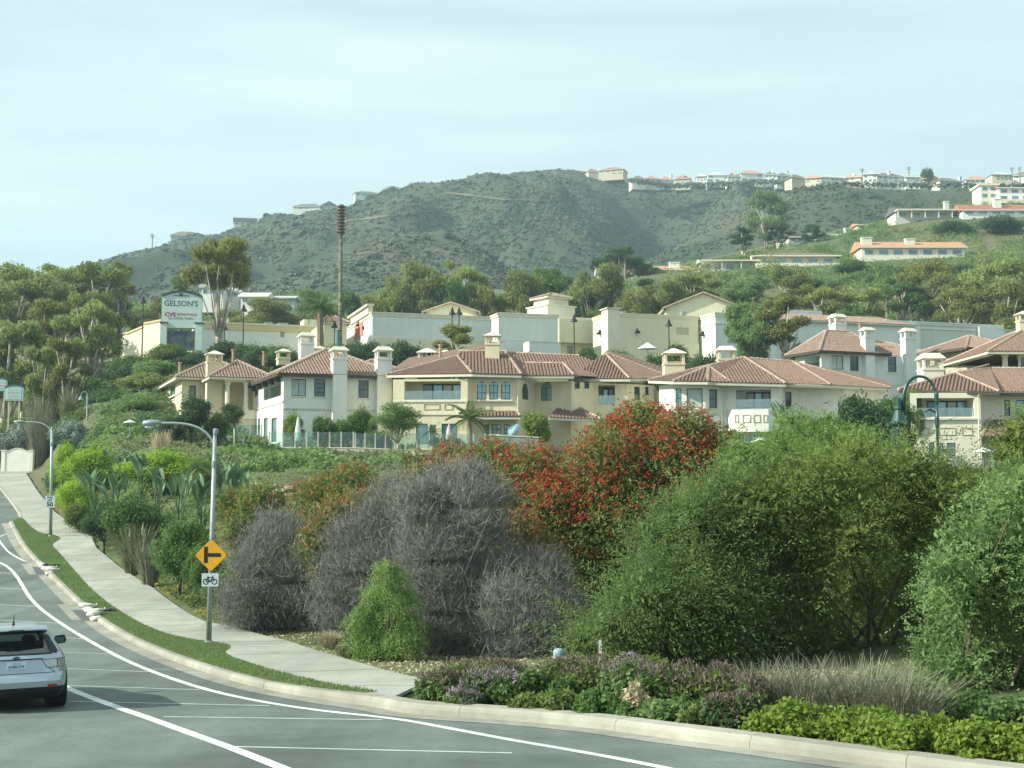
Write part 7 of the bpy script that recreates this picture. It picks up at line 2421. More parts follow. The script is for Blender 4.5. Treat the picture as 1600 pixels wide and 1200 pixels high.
def grass_tuft(label, px, py_top, Y, wpx, seed, m, n=900, name='grass_tuft', group='dry grass tufts', wd=.012, lean=.55, plume=None):
 rng = np.random.default_rng(seed)
 p = P(px, py_top, Y)
 zb = tz1(p.x, Y)
 h = max(.4, p.z - zb); w = wpx * Y / F
 root = thing(name, (p.x, Y, zb), label, 'grass', group)
 a = rng.uniform(0, 2 * np.pi, n); rr = np.sqrt(rng.uniform(0, 1, n))
 b = np.stack([p.x + np.cos(a) * rr * w * .22, Y + np.sin(a) * rr * w * .22, np.full(n, zb - .03)], 1)
 o = np.stack([np.cos(a) * rr, np.sin(a) * rr, np.zeros(n)], 1) + rng.normal(0, .42, (n, 3)) * np.array([1, 1, 0])
 hh = h * rng.uniform(.55, 1.05, n)
 mid = b + o * (w * .16 * lean * 2)[..., None] if False else b + o * (w * .18) + np.array([0, 0, 1]) * (hh * .62)[:, None]
 tip = b + o * (w * .42) + np.array([0, 0, 1]) * hh[:, None]
 sd = unit(np.cross(o + rng.normal(0, .3, (n, 3)), np.array([0, 0, 1.0]) + rng.normal(0, .2, (n, 3))))
 s = sd * wd
 V1 = np.stack([b - s, b + s, mid + s * .8, mid - s * .8], 1); V2 = np.stack([mid - s * .8, mid + s * .8, tip + s * .2, tip - s * .2], 1)
 leaf_part('blades', np.concatenate([V1, V2]).reshape(-1, 3), m, root)
 if plume:
  k = 6
  a = rng.uniform(0, 6.28, k)
  mb = MB()
  for j in range(k):
   q = Vector((p.x + math.cos(a[j]) * w * .25, Y + math.sin(a[j]) * w * .2, zb + h * rng.uniform(.6, .9)))
   mb.tube([Vector((p.x, Y, zb)), q - Vector((0, 0, h * .2)), q + Vector((0, 0, h * .02)), q + Vector((.02, 0, h * .16))], [.008, .012, .05, .008], 5)
  mb.build('plume', plume, root)
 return root
L_drygrass = leafmat('dry_grey_grass', (0.156, 0.156, 0.107), (0.249, 0.246, 0.18), scale=4, trans=.2, objrand=0)
L_drystalk = leafmat('green_grey_grass', (0.12, 0.14, 0.07), (0.22, 0.23, 0.13), scale=4, trans=.2, objrand=0)
M_plume = leafmat('plume_straw', (0.48, 0.42, 0.3), (0.6, 0.54, 0.4), scale=3, trans=.3, objrand=0)
for i, (lab, px, pt, Y, w) in enumerate([('grey dry grass tuft before the dark hollow, fullest of the tufts', 1340, 1028, 19.5, 150), ('grey dry grass tuft right behind the yellow-green hedge', 1410, 1045, 19.0, 120), ('grey dry grass tuft leaning near the mauve shrubs', 1260, 1030, 19.8, 130), ('grey dry grass tuft half hidden behind brown stalks', 1195, 1035, 20.2, 100)]):
 grass_tuft(lab, px, pt, Y, w * 1.2, 160 + i, L_drygrass, 420, wd=.009)
for i, (lab, px, pt, Y, w) in enumerate([('small ochre grass tuft at the pavement edge by the weeping shrub', 515, 985, 37, 34), ('green grass tuft left of the weeping shrub foot', 548, 1005, 33.8, 44)]):
 grass_tuft(lab, px, pt, Y, w, 170 + i, L_straw if i == 0 else L_drystalk, 500)
for i, (lab, px, pt, Y, w, m) in enumerate([('plume grass with feathery stalks below the dark rounded bush', 212, 818, 62, 60, L_drystalk), ('second plume grass tuft beside the dense round bush', 235, 845, 58, 44, L_drygrass), ('cream plume grass high on the bank by the small hooked lamp', 107, 607, 132, 26, L_drystalk), ('pale plume grass beside the green board sign', 62, 618, 138, 44, L_drygrass), ('orange tipped plume grass behind the chartreuse shrubs', 252, 672, 88, 26, L_straw)]):
 grass_tuft(lab, px, pt, Y, w, 180 + i, m, 500, 'plume_grass', 'plume grass on the bank', wd=.02, plume=M_plume)

# ------------------------------------------------------------------ low cover on the banks
def cover(name, n, xr, yr, L, W, m, seed, cond=None, hgt=.3, fr=.35, thr=-9):
 rng = np.random.default_rng(seed)
 y = rng.uniform(yr[0] ** .5, yr[1] ** .5, n) ** 2 if yr[0] > 0 else rng.uniform(*yr, n)
 x = xr[0](y) + (xr[1](y) - xr[0](y)) * rng.uniform(0, 1, n)
 h = np.array([mnoise.noise(Vector((a * fr, b * fr, seed))) + .5 * mnoise.noise(Vector((a * fr * 2.7, b * fr * 2.7, seed))) for a, b in zip(x, y)])
 k = h > thr
 x, y, h = x[k], y[k], h[k]
 z = tz(x, y) + hgt * np.clip(h + .35, 0, 1.3) * rng.uniform(.3, 1, len(x)) + .02
 if cond is not None:
  k = cond(x, y, z)
  x, y, z = x[k], y[k], z[k]
 n = len(x)
 c = np.stack([x, y, z], 1)
 nrm = unit(rng.normal(0, .6, (n, 3)) + np.array([0, -.25, 1]))
 ax = unit(np.cross(nrm, rng.normal(0, 1, (n, 3)))); sd = unit(np.cross(nrm, ax))
 s = rng.uniform(.6, 1.4, n)
 V = leaf_verts(c, ax, sd, L * s, W * s).reshape(-1, 3)
 o = link(name, quads_mesh(name, V.astype(np.float32), m), None)
 o['kind'] = 'stuff'
 return o
clear_path = lambda x, y, z: ((x > wx(np.minimum(y, 116)) + .7) & (800 + F * x / y > 62)) | (y > 136)
cover('ground_cover', 80000, (lambda y: wx(y) + .6, lambda y: y * .0 + 18), (42, 103), .2, .10, L_cover, 3, hgt=.28)
cover('ground_cover', 22000, (lambda y: wx(y) + .4, lambda y: wx(y) + 8), (44, 84), .2, .09, L_olive, 4, hgt=.35, thr=-.1)
cover('ground_cover', 26000, (lambda y: y * 0 + 18, lambda y: y * .45), (40, 103), .3, .15, L_cover, 5, hgt=.5)
cover('ground_cover', 90000, (lambda y: wx(np.minimum(y, 112)) + .5, lambda y: y * 0 - 8), (84, 172), .36, .17, L_cover, 6, hgt=1.1, fr=.22, cond=clear_path)
cover('ground_cover', 45000, (lambda y: y * 0 - 70, lambda y: y * 0 - 12), (104, 170), .4, .19, L_grn, 7, hgt=1.5, fr=.2, thr=.05, cond=clear_path)
cover('flowering_ground_cover', 5000, (lambda y: wx(y) + .1, lambda y: wx(y) + 3.2), (46, 100), .14, .08, leafmat('yellow_flower', (0.35, 0.28, 0.03), (0.45, 0.36, 0.06), scale=2, objrand=0), 8, hgt=.5, thr=.05)
cover('verge_weeds', 9000, (lambda y: kx(y) + .3, lambda y: kx(y) + 6), (12, 26), .1, .045, L_cover, 9, hgt=.12, fr=1.2, cond=lambda x, y, z: ((y < WY0 - 1) & ((x > -1.2) | (y < 19))) | ((y > WY0) & (x > wx(y) + .1)))
cover('leaf_litter', 9000, (lambda y: wx(np.maximum(y, WY0)) + .15, lambda y: wx(np.maximum(y, WY0)) + 9), (25, 46), .09, .03, L_straw, 10, hgt=.05, fr=1.0)
cover('ground_cover', 30000, (lambda y: y * 0 + 9, lambda y: y * 0 + 34), (19, 44), .14, .07, L_cover, 15, hgt=.25, fr=.5)
# mid hillside scrub
def hill_cover(n, seed, thr, smin, smax, m):
 rng = np.random.default_rng(seed)
 y = rng.uniform(222, 440, n)
 x = y * rng.uniform(-.30, .50, n)
 h = np.array([mnoise.noise(Vector((a * .03, b * .03, seed))) + .6 * mnoise.noise(Vector((a * .1, b * .1, seed))) for a, b in zip(x, y)])
 k = h > thr
 x, y = x[k], y[k]
 px = 800 + F * x / y
 k = np.ones(len(x), bool)
 for a, b, Y in FRONTS:
  k &= ~((px > a) & (px < b) & (y > Y - 9) & (y < Y + 12))
 x, y = x[k], y[k]
 pos = np.stack([x, y, tz(x, y)], 1)
 return pos, rng.uniform(smin, smax, len(x))
def leafy_mass(name, pos, size, m, per, L, W, seed):
 rng = np.random.default_rng(seed)
 cl = np.concatenate([pos + np.array([0, 0, .35]) * size[:, None], np.stack([size * 1.1, size * 1.1, size * .75], 1)], 1)
 V = clump_leaves(per * len(pos), cl, L, W, rng, shell=.5)
 o = link(name, quads_mesh(name, V.astype(np.float32), m), None)
 o['kind'] = 'stuff'
pos, s = hill_cover(5200, 11, -.25, .8, 2.2, None); leafy_mass('hillside_scrub', pos, s, L_grn, 30, .7, .32, 1)
pos, s = hill_cover(2600, 12, -.1, .8, 2.2, None); leafy_mass('hillside_scrub', pos, s, L_euc, 30, .7, .3, 2)
pos, s = hill_cover(1800, 13, 0.0, .7, 1.8, None); leafy_mass('hillside_scrub', pos, s, L_greyg, 30, .6, .28, 3)
pos, s = hill_cover(620, 17, -.1, 1.8, 3.4, None)
k = (pos[:, 1] < 305) & (800 + F * pos[:, 0] / pos[:, 1] > 1020)
leafy_mass('hillside_wood', pos[k] + np.array([0, 0, 1.2]), s[k], L_euc, 150, .75, .34, 4)
# mown look of the verge: short blades
def blades(n, seed):
 rng = np.random.default_rng(seed)
 pts = []
 poly = [(p.x, p.y) for p in lawn_poly]
 xs = np.array([q[0] for q in poly]); ysn = np.array([q[1] for q in poly])
 y = rng.uniform(ysn.min(), ysn.max(), n * 6) ; x = kx(y) + rng.uniform(.1, 4.2, n * 6)
 inside = np.zeros(len(x), bool)
 j = len(poly) - 1
 for i in range(len(poly)):
  c = ((ysn[i] > y) != (ysn[j] > y)) & (x < (xs[j] - xs[i]) * (y - ysn[i]) / (ysn[j] - ysn[i] + 1e-12) + xs[i])
  inside ^= c
  j = i
 x, y = x[inside][:n], y[inside][:n]
 n = len(x)
 c = np.stack([x, y, zr(y) + .155 + .02], 1)
 ax = unit(rng.normal(0, .45, (n, 3)) + np.array([0, 0, 1])); sd = unit(np.cross(rng.normal(0, 1, (n, 3)), ax))
 V = leaf_verts(c, ax, sd, rng.uniform(.04, .10, n), np.full(n, .02)).reshape(-1, 3)
 o = link('lawn_grass', quads_mesh('lawn_grass', V.astype(np.float32), leafmat('lawn_blade', (0.13, 0.205, 0.07), (0.20, 0.28, 0.105), scale=.6, objrand=0, c3=(0.165, 0.22, 0.085))), None)
 o['kind'] = 'stuff'
blades(45000, 5)

# ------------------------------------------------------------------ giant-leaved plants
def paddle_leaf(seed, H=1.3, B=1.15, Wd=.34):
 rng = np.random.default_rng(seed)
 mb = MB()
 bend = rng.uniform(.15, .45)
 pts = [Vector((bend * (t ** 2) * H * .8, 0, t * H)) for t in np.linspace(0, 1, 4)]
 mb.tube(pts, [.035, .03, .025, .02], 5)
 n = 7
 rows = []
 p = pts[-1]; d = (pts[-1] - pts[-2]).normalized()
 for i in range(n + 1):
  t = i / n
  w = Wd * math.sin(math.pi * min(1, t * .93 + .05)) ** .7 * .5
  c = p + d * (B * t) + Vector((.25 * B * t * t, 0, -.16 * B * t * t))
  rows.append((c + Vector((-.06, w, .10 * w / Wd)), c, c + Vector((-.06, -w, .10 * w / Wd))))
 for a, b in zip(rows[:-1], rows[1:]):
  mb.quad(a[0], a[1], b[1], b[0]); mb.quad(a[1], a[2], b[2], b[1])
 return mb.mesh('leaf')
L_giant = leafmat('giant_leaf', (0.07, 0.14, 0.07), (0.17, 0.25, 0.14), scale=.8, trans=.25, objrand=.3, rough=.35)
L_giantl = leafmat('pale_giant_leaf', (0.22, 0.30, 0.16), (0.32, 0.40, 0.24), scale=.8, trans=.25, objrand=.2, rough=.35)
PADDLE = []
for s in range(4):
 me_ = paddle_leaf(90 + s)
 me_.materials.append(L_giant)
 PADDLE.append(me_)
def giant_plant(px, py_top, Y, label, seed, n=10, pale=()):
 rng = np.random.default_rng(seed)
 p = P(px, py_top, Y)
 zb = tz1(p.x, Y)
 h = max(1.2, p.z - zb)
 h = min(h, 2.9)
 zb = p.z - h
 root = thing('giant_leaf_plant', (p.x, Y, zb), label, 'plant', 'giant-leaved plants on the bank')
 for i in range(n):
  o = bpy.data.objects.new('leaf', PADDLE[i % 4])
  col.objects.link(o)
  o.parent = root
  o.location = (rng.normal(0, .12), rng.normal(0, .12), -.1)
  o.rotation_euler = (rng.normal(0, .1), rng.uniform(-.35, .12), rng.uniform(0, 6.28))
  k = h / 2.35 * rng.uniform(.7, 1.05)
  o.scale = (k, k, k)
  if i in pale:
   setmat(o, L_giantl)
for i, (px, pt, Y, lab, pl) in enumerate([(128, 694, 94, 'giant-leaved plant beside the chartreuse shrub tip', ()), (160, 690, 92, 'giant-leaved plant above the chartreuse row', ()), (196, 696, 86, 'giant-leaved plant with upright dark leaves in the chartreuse row', (0,)), (222, 706, 80, 'giant-leaved plant between the two broad chartreuse shrubs', ()), (148, 722, 78, 'giant-leaved plant below the upper ones, low on the bank', (1,)),
           (178, 728, 75, 'giant-leaved plant in the middle of the bank', (0,)), (250, 722, 70, 'giant-leaved plant with one broad pale leaf', (0, 3)), (284, 724, 68, 'giant-leaved plant with several pale leaves left of the lamp', (0, 2, 4)), (350, 714, 66, 'giant-leaved plant just right of the street lamp pole', (1, 3)), (372, 722, 68, 'giant-leaved plant at the edge of the grass slope', (2,)),
           (315, 735, 68, 'giant-leaved plant in shade behind the lamp pole', ()), (225, 640, 118, 'giant-leaved plant below the tan house corner', ()), (112, 688, 100, 'giant-leaved plant behind the far street lamp', ()), (1222, 622, 99, 'spiky tall plant before the white bay house', ())]):
 giant_plant(px, pt, Y, lab, 200 + i, 10, pl)

# ------------------------------------------------------------------ palms
def frond_mesh(seed, n=16, L=1.0, droop=.5, leaflet=.24):
 mb = MB()
 pts = [Vector((L * t, 0, L * (.25 * t - droop * t * t))) for t in np.linspace(0, 1, 7)]
 mb.tube(pts, [.014, .012, .011, .010, .008, .006, .003], 4)
 for i in range(n):
  t = .12 + .86 * i / n
  c = Vector((L * t, 0, L * (.25 * t - droop * t * t)))
  l = leaflet * math.sin(math.pi * (t * .85 + .1)) ** .6
  for s in (-1, 1):
   a = Vector((.5 * l, s * l * .85, -.22 * l))
   w = Vector((.018, 0, .012))
   mb.quad(c - w, c + a * .5 - w * 1.1, c + a, c + a * .5 + w * 1.1)
 return mb.mesh('frond')
def fan_mesh(n=11, L=1.0):
 mb = MB()
 mb.tube([(0, 0, 0), (.3 * L, 0, .08), (.55 * L, 0, .10)], [.012, .01, .008], 4)
 c = Vector((.52 * L, 0, .10))
 for i in range(n):
  a = (i / (n - 1) - .5) * 3.3
  d = Vector((math.cos(a), math.sin(a), -.25 - .1 * abs(a)))
  s = Vector((-math.sin(a), math.cos(a), 0)) * .045
  mb.quad(c, c + d * .28 * L - s, c + d * .5 * L, c + d * .28 * L + s)
 return mb.mesh('frond')
FROND = [frond_mesh(1), frond_mesh(2, 14, 1.0, .75)]
FAN = [fan_mesh()]
for me_ in FROND + FAN:
 me_.materials.append(L_palm)
def palm(px, py_top, py_heart, Y, label, wpx, fan=False, n=26, base=None, seed=1, tr=.22, m=None, group=None, up=1.25, lo=-.55):
 rng = np.random.default_rng(seed)
 p = P(px, py_heart, Y)
 zb = base if base is not None else tz1(p.x, Y)
 root = thing('palm_tree', (p.x, Y, zb), label, 'palm', group)
 mb = MB(); mb.tube([(p.x, Y, zb - 1), (p.x + .1, Y, (zb + p.z) / 2), (p.x, Y, p.z)], [tr * 1.15, tr, tr * .9], 8)
 mb.build('trunk', M_barkp, root)
 L = wpx * Y / F / 2
 for i in range(n):
  o = bpy.data.objects.new('frond', FAN[0] if fan else FROND[i % 2])
  col.objects.link(o)
  o.parent = root
  o.location = (0, 0, p.z - zb)
  el = up + (lo - up) * ((i + .5) / n) ** .9
  o.rotation_euler = (0, -el, i * 2.4 + rng.uniform(-.2, .2))
  k = L * rng.uniform(.85, 1.1) * (1.0 if not fan else 1.05)
  o.scale = (k, k, k)
  if m:
   setmat(o, m)
palm(500, 458, 482, 166, 'date palm with long drooping fronds beside the brown mast', 64, n=34, base=15, seed=2, tr=.45)
palm(281, 428, 446, 178, 'fan palm with round head just above the monument sign', 34, True, 26, base=16, seed=3)
palm(733, 640, 655, 104, 'garden palm with long arching fronds before the arched windows', 82, n=22, seed=4, tr=.15, base=2.5)
palm(676, 668, 676, 105, 'small garden palm behind the glass fence', 40, n=16, seed=5, tr=.12, base=2.5)
palm(702, 655, 690, 104, 'low spiky garden palm at the foot of the taller garden palm', 30, n=12, seed=15, tr=.1, base=2.5)
palm(1385, 455, 463, 238, 'palm with rusty trunk on the slope, brightest of three', 28, True, 20, seed=6, tr=.35)
palm(1416, 458, 470, 240, 'palm with rusty trunk right of the brightest slope palm', 30, True, 20, seed=7, tr=.33)
palm(976, 386, 394, 322, 'palm crown among dark trees by the faded red roof', 26, False, 16, seed=8, tr=.3)
palm(238, 366, 369, 860, 'lone palm far out on the low ridge end', 9, True, 12, seed=9, tr=.35, base=ZP(392, 860), group='palms on the far ridge')
palm(1347, 262, 266, 668, 'single ridge palm above the pale glass-terraced house', 8, True, 12, seed=10, tr=.3, base=ZP(290, 668), group='palms on the far ridge')
palm(1420, 259, 264, 668, 'ridge palm at the end of the arcade house', 8, True, 12, seed=11, tr=.3, base=ZP(290, 668), group='palms on the far ridge')
palm(1581, 260, 264, 668, 'first of the paired ridge palms', 7, True, 12, seed=12, tr=.3, base=ZP(290, 668), group='palms on the far ridge')
palm(1593, 260, 264, 668, 'second of the paired ridge palms, nearer the frame edge', 7, True, 12, seed=13, tr=.3, base=ZP(290, 668), group='palms on the far ridge')
palm(1195, 362, 372, 385, 'feathery palm on the spur among dark trees', 26, False, 18, seed=14, tr=.3)

# ------------------------------------------------------------------ terrace edge: low wall, glass screen
M_gwall = stucco('garden_wall_stucco', (0.66, 0.63, 0.54))
def wallrun(name, pts, py_tops, h, th, m, label, cat, group=None):
 r = thing(name, (pts[0][0], pts[0][1], ZP(py_tops[0], pts[0][1])), label, cat, group)
 mb = MB()
 for i in range(len(pts) - 1):
  e = Edge(pts[i], pts[i + 1])
  z0, z1 = ZP(py_tops[i], pts[i][1]), ZP(py_tops[i + 1], pts[i + 1][1])
  mb.hexa([e.at(0, z0 - h, 0), e.at(e.L, z1 - h, 0), e.at(e.L, z1 - h, th), e.at(0, z0 - h, th), e.at(0, z0, 0), e.at(e.L, z1, 0), e.at(e.L, z1, th), e.at(0, z0, th)])
 mb.build('wall', m, r)
 mb = MB()
 for i in range(len(pts) - 1):
  e = Edge(pts[i], pts[i + 1])
  z0, z1 = ZP(py_tops[i], pts[i][1]), ZP(py_tops[i + 1], pts[i + 1][1])
  mb.hexa([e.at(0, z0, -.05), e.at(e.L, z1, -.05), e.at(e.L, z1, th + .05), e.at(0, z0, th + .05), e.at(0, z0 + .07, -.05), e.at(e.L, z1 + .07, -.05), e.at(e.L, z1 + .07, th + .05), e.at(0, z0 + .07, th + .05)])
 mb.build('coping', M_trim, r)
 return r
wp = [pp(424, 103.4), pp(560, 103.2), pp(650, 103), pp(730, 102.8)]
wallrun('garden_wall', wp, [699.5, 700.5, 704, 704.5], 1.6, .3, M_gwall, 'long low cream garden wall under the glass fence', 'wall')
wallrun('garden_wall', [pp(262, 109), pp(345, 108)], [683, 684], 1.2, .3, M_gwall, 'short low cream wall behind the street lamp arm', 'wall')
wallrun('screen_wall', [pp(760, 102.6), pp(842, 102.4)], [680, 684], 2.6, .15, mat('teal_screen', (0.20, 0.29, 0.29), (0.17, 0.25, 0.25), scale=1, rough=.5), 'grey-blue solid screen wall beside the red flowers', 'wall')
def glass_fence(pxs, Y, pyt, pyb, label, m=M_fenceg):
 p0 = pp(pxs[0], Y)
 r = thing('glass_fence', (p0[0], Y, ZP(pyb, Y)), label, 'fence', 'glass fences at the terrace edge')
 for i, px in enumerate(pxs):
  q = pp(px, Y)
  mb = MB(); mb.box(q[0] - .05, q[0] + .05, Y - .05, Y + .05, ZP(pyb, Y), ZP(pyt, Y) + .03); mb.build('post', M_frame, r)
  if i < len(pxs) - 1:
   q2 = pp(pxs[i + 1], Y)
   mb = MB(); mb.box(q[0] + .07, q2[0] - .07, Y - .008, Y + .008, ZP(pyb, Y) + .06, ZP(pyt, Y)); mb.build('pane', m, r)
glass_fence([422, 443, 462, 480, 498, 516, 534, 553], 103.45, 675, 699, 'glass fence before the shrubs of the white house, seven panes')
glass_fence([556, 571, 587, 603, 618, 634, 652, 670, 688], 103.3, 677, 702, 'glass fence behind the birch, panes reflecting pale blue')
glass_fence([692, 706, 722, 740, 758], 102.7, 678, 703, 'glass fence between garden palm and solid screen')
glass_fence([300, 318, 333, 347, 372, 392, 410], 108.5, 664, 682, 'glass fence below the columned porch')
# closed parasol, open small parasols
def parasol(px, py_top, py_base, Y, label, closed, w=.6, m=None):
 p = P(px, py_top, Y)
 zb = ZP(py_base, Y)
 r = thing('parasol', (p.x, Y, zb), label, 'parasol', 'garden parasols')
 mb = MB(); mb.tube([(p.x, Y, zb - .3), (p.x, Y, p.z)], .03, 6); mb.build('pole', M_metal, r)
 mb = MB()
 h = p.z - zb
 if closed:
  mb.lathe((p.x, Y, zb), [(.26, h * .22), (.30, h * .3), (.22, h * .6), (.12, h * .85), (.03, h * .98)], 10)
 else:
  mb.lathe((p.x, Y, p.z - w * .45), [(w, 0), (w * .96, .04), (w * .45, w * .28), (.04, w * .44)], 10)
 mb.build('canopy', m or M_creamlt, r)
 return r
M_can = mat('parasol_canvas', (0.62, 0.66, 0.66), (0.56, 0.6, 0.6), scale=3, rough=.9)
parasol(466, 650, 700, 104.2, 'closed pale parasol before the yellow-green cone shrub', True, m=M_can)
parasol(702, 661, 694, 104, 'closed mauve striped parasol by the garden palms', True, m=mat('mauve_canvas', (0.45, 0.33, 0.38), (0.55, 0.5, 0.5), scale=6, rough=.9))
parasol(1190, 683, 720, 100, 'small open white parasol below the white bay house', False, .85, m=M_can)
parasol(1536, 699, 735, 99, 'small open white parasol below the pale balcony house', False, .85, m=M_can)
parasol(203, 656, 676, 96, 'small white parasol top among the bank bushes', False, .5, m=M_can)
p = P(802, 674, 104)
r = thing('garden_parasol', (p.x, p.y, 2.8), 'tilted blue parasol before the ground floor windows', 'parasol')
mb = MB(); mb.tube([(p.x + .3, p.y, 2.4), (p.x, p.y, p.z)], .03, 6); mb.build('pole', M_metal, r)
mb = MB(); mb.tube([(p.x - .45, p.y, p.z + .25), (p.x, p.y, p.z), (p.x + .12, p.y, p.z - .1)], [.06, .75, .78], 10); mb.build('canopy', mat('blue_canvas', (0.20, 0.33, 0.40), rough=.8), r)
# grill covers on the terrace left
for i, (px, pyt, lab) in enumerate(((353, 679, 'pale covered garden grill behind the ball-headed tree'), (380, 684, 'pale rounded garden chair cover beside the covered grill'))):
 q = P(px, pyt, 107)
 r = thing('garden_cover', (q.x, q.y, q.z - 1.0), lab, 'cover')
 mb = MB(); mb.lathe((q.x, q.y, q.z - 1.3), [(.36, 0), (.36, .75), (.30, 1.1), (.14, 1.28)], 8); mb.build('cover', M_can, r)
 mb = MB(); mb.lathe((q.x, q.y, q.z - 1.35), [(.39, 0), (.39, .12)], 8); mb.build('hem', M_trim, r)
# crib wall of pale blocks on the slope
M_block = mat('pale_block', (0.52, 0.48, 0.38), (0.62, 0.57, 0.47), scale=2, rough=.9, objrand=.1)
def crib(px0, px1, pyt, pyb, Y, label, rows):
 a, b = pp(px0, Y), pp(px1, Y)
 e = Edge(a, b)
 r = thing('block_wall', (a[0], Y, ZP(pyb, Y)), label, 'wall', 'block walls on the grass slope')
 z1, z0 = ZP(pyt, Y), ZP(pyb, Y)
 mb = MB(); e.box(mb, 0, e.L, z0 - .6, z1 - .05, .28, .6); mb.build('backing', M_soil, r)
 hh = (z1 - z0) / rows
 n = int(e.L / .5)
 for k in range(rows):
  for i in range(n):
   if (i + k) % 2 == 0 or k == rows - 1 and i % 3:
    mb = MB(); u = i * .5 + random.uniform(-.04, .04)
    z = z0 + k * hh - (.25 * (i / n) if k else .25 * (i / n))
    e.box(mb, u, u + .46, z + .02, z + hh - .02, random.uniform(-.05, .05), .4)
    mb.build('block', M_block, r)
crib(392, 462, 753, 770, 73.5, 'short wall of stacked pale blocks on the grass slope', 3)
crib(588, 632, 750, 757, 79, 'row of pale blocks partly buried above the red flowers', 1)

# ------------------------------------------------------------------ street lamps and signs
M_galv = mat('galvanized_steel', (0.30, 0.33, 0.33), (0.38, 0.41, 0.41), scale=5, rough=.5, metal=.5)
M_galvd = mat('lamp_head_grey', (0.22, 0.27, 0.29), (0.27, 0.32, 0.34), scale=5, rough=.5, metal=.3)
M_yel = mat('sign_yellow', (0.66, 0.34, 0.012), (0.60, 0.30, 0.012), scale=3, rough=.5)
M_wh = mat('sign_white', (0.50, 0.58, 0.60), (0.46, 0.54, 0.56), scale=3, rough=.5)
M_ltglass = mat('lamp_lens', (0.5, 0.55, 0.55), rough=.3)
def street_lamp(base_px, Y, top, arm, label, rb, rt, head_len):
 """base_px: foot pixel; top: pole top pixel; arm: pixels of the mast arm from pole to head."""
 b = GP(*base_px, 0.15)
 Y = b.y
 t = P(top[0], top[1], Y)
 t.x = b.x + (t.x - b.x) * .8
 r = thing('street_lamp', b, label, 'street lamp', 'grey street lamps beside the road')
 mb = MB(); mb.tube([b - Vector((0, 0, .1)), b.lerp(t, .5), t], [rb, (rb + rt) / 2, rt], 14); mb.build('pole', M_galv, r, smooth=True)
 mb = MB(); mb.lathe(b - Vector((0, 0, .02)), [(rb * 1.5, 0), (rb * 1.5, .05), (rb * 1.1, .08)], 12); mb.build('base_flange', M_galv, r)
 c = b.lerp(t, .86)
 mb = MB(); mb.lathe(c, [(rt * 1.35, -.1), (rt * 1.35, .1)], 12); mb.build('clamp_band', M_galvd, r)
 mb = MB(); mb.lathe(t, [(rt * 1.1, 0), (rt * 1.1, .06), (.03, .14)], 12); mb.build('pole_cap', M_galvd, r)
 pts = [P(a[0], a[1], Y) for a in arm]
 mb = MB(); mb.tube(smooth_path(pts, 2), .035, 8); ar = mb.build('mast_arm', M_galv, r, smooth=True)
 e = pts[-1]
 mb = MB()
 mb.tube([e + Vector((.05, 0, .01)), e + Vector((-head_len * .15, 0, .02)), e + Vector((-head_len * .5, 0, .01)), e + Vector((-head_len * .9, 0, -.01)), e + Vector((-head_len, 0, -.02))], [.04, .075, .10, .085, .03], 10)
 hd = mb.build('lamp_head', M_galvd, ar, smooth=True)
 mb = MB(); o = e + Vector((-head_len * .6, 0, -.12)); mb.lathe(o, [(.04, -.06), (.13, -.02), (.14, .02)], 10); mb.build('lens', M_ltglass, ar)
 return r, b, t

r, b, t = street_lamp((326, 1004), 40, (337, 681), [(337, 700), (330, 684), (318, 672), (300, 664), (278, 661), (250, 661)], 'nearest grey street lamp carrying the yellow diamond sign', .082, .055, .52)
q = P(341, 674, t.y)
mb = MB(); mb.lathe((t.x + .02, t.y, t.z + .05), [(.06, 0), (.085, .03), (.085, .13), (.05, .17)], 12); mb.build('photocell', M_galvd, r)
# diamond sign: side road from the right
def pole_x(b, t, z):
 return b.lerp(t, (z - b.z) / (t.z - b.z))
sY = b.y
zc = ZP(867, sY)
c = pole_x(b, t, zc); c = Vector((P(331.5, 867, sY).x, sY - .14, zc))
def plate(outline, d, m, name, parent):
 mb = MB()
 n = len(outline)
 vs = [(c.x + u, c.y, c.z + w) for u, w in outline] + [(c.x + u, c.y + d, c.z + w) for u, w in outline]
 mb.add(vs, [tuple(range(n)), tuple(range(2 * n - 1, n - 1, -1))] + [((i + 1) % n, i, n + i, n + (i + 1) % n) for i in range(n)])
 return mb.build(name, m, parent)
def dia(h, k=.05):
 pts = []
 for a in range(4):
  th = math.pi / 2 * a - math.pi / 2
  for s in (-1, 1):
   pts.append((h * math.cos(th) * (1 - k) - s * -h * k * math.sin(th) * 1.0, h * math.sin(th) * (1 - k) - s * h * k * math.cos(th) * -1.0))
 return pts
hd = 26.0 * sY / F
def rounded_diamond(h):
 out = []
 k = .07
 corners = [(0, -h), (h, 0), (0, h), (-h, 0)]
 for i, (x, z) in enumerate(corners):
  px_, pz = corners[i - 1]; nx_, nz = corners[(i + 1) % 4]
  out.append((x + (px_ - x) * k, z + (pz - z) * k)); out.append((x + (nx_ - x) * k, z + (nz - z) * k))
 return out
sg = plate(rounded_diamond(hd), .012, M_black, 'warning_sign', r)
sg['label'] = 'yellow diamond warning sign with side road symbol'
c = c + Vector((0, -.004, 0))
plate(rounded_diamond(hd * .975), .003, M_yel, 'sign_face', sg)
c = c + Vector((0, -.005, 0))
k = hd
plate([(-.42 * k, -.46 * k), (-.19 * k, -.46 * k), (-.19 * k, .50 * k), (-.42 * k, .50 * k)], .003, M_black, 'side_road_symbol', sg)
plate([(-.188 * k, -.10 * k), (.58 * k, -.10 * k), (.58 * k, .12 * k), (-.188 * k, .12 * k)], .003, M_black, 'side_road_symbol', sg)
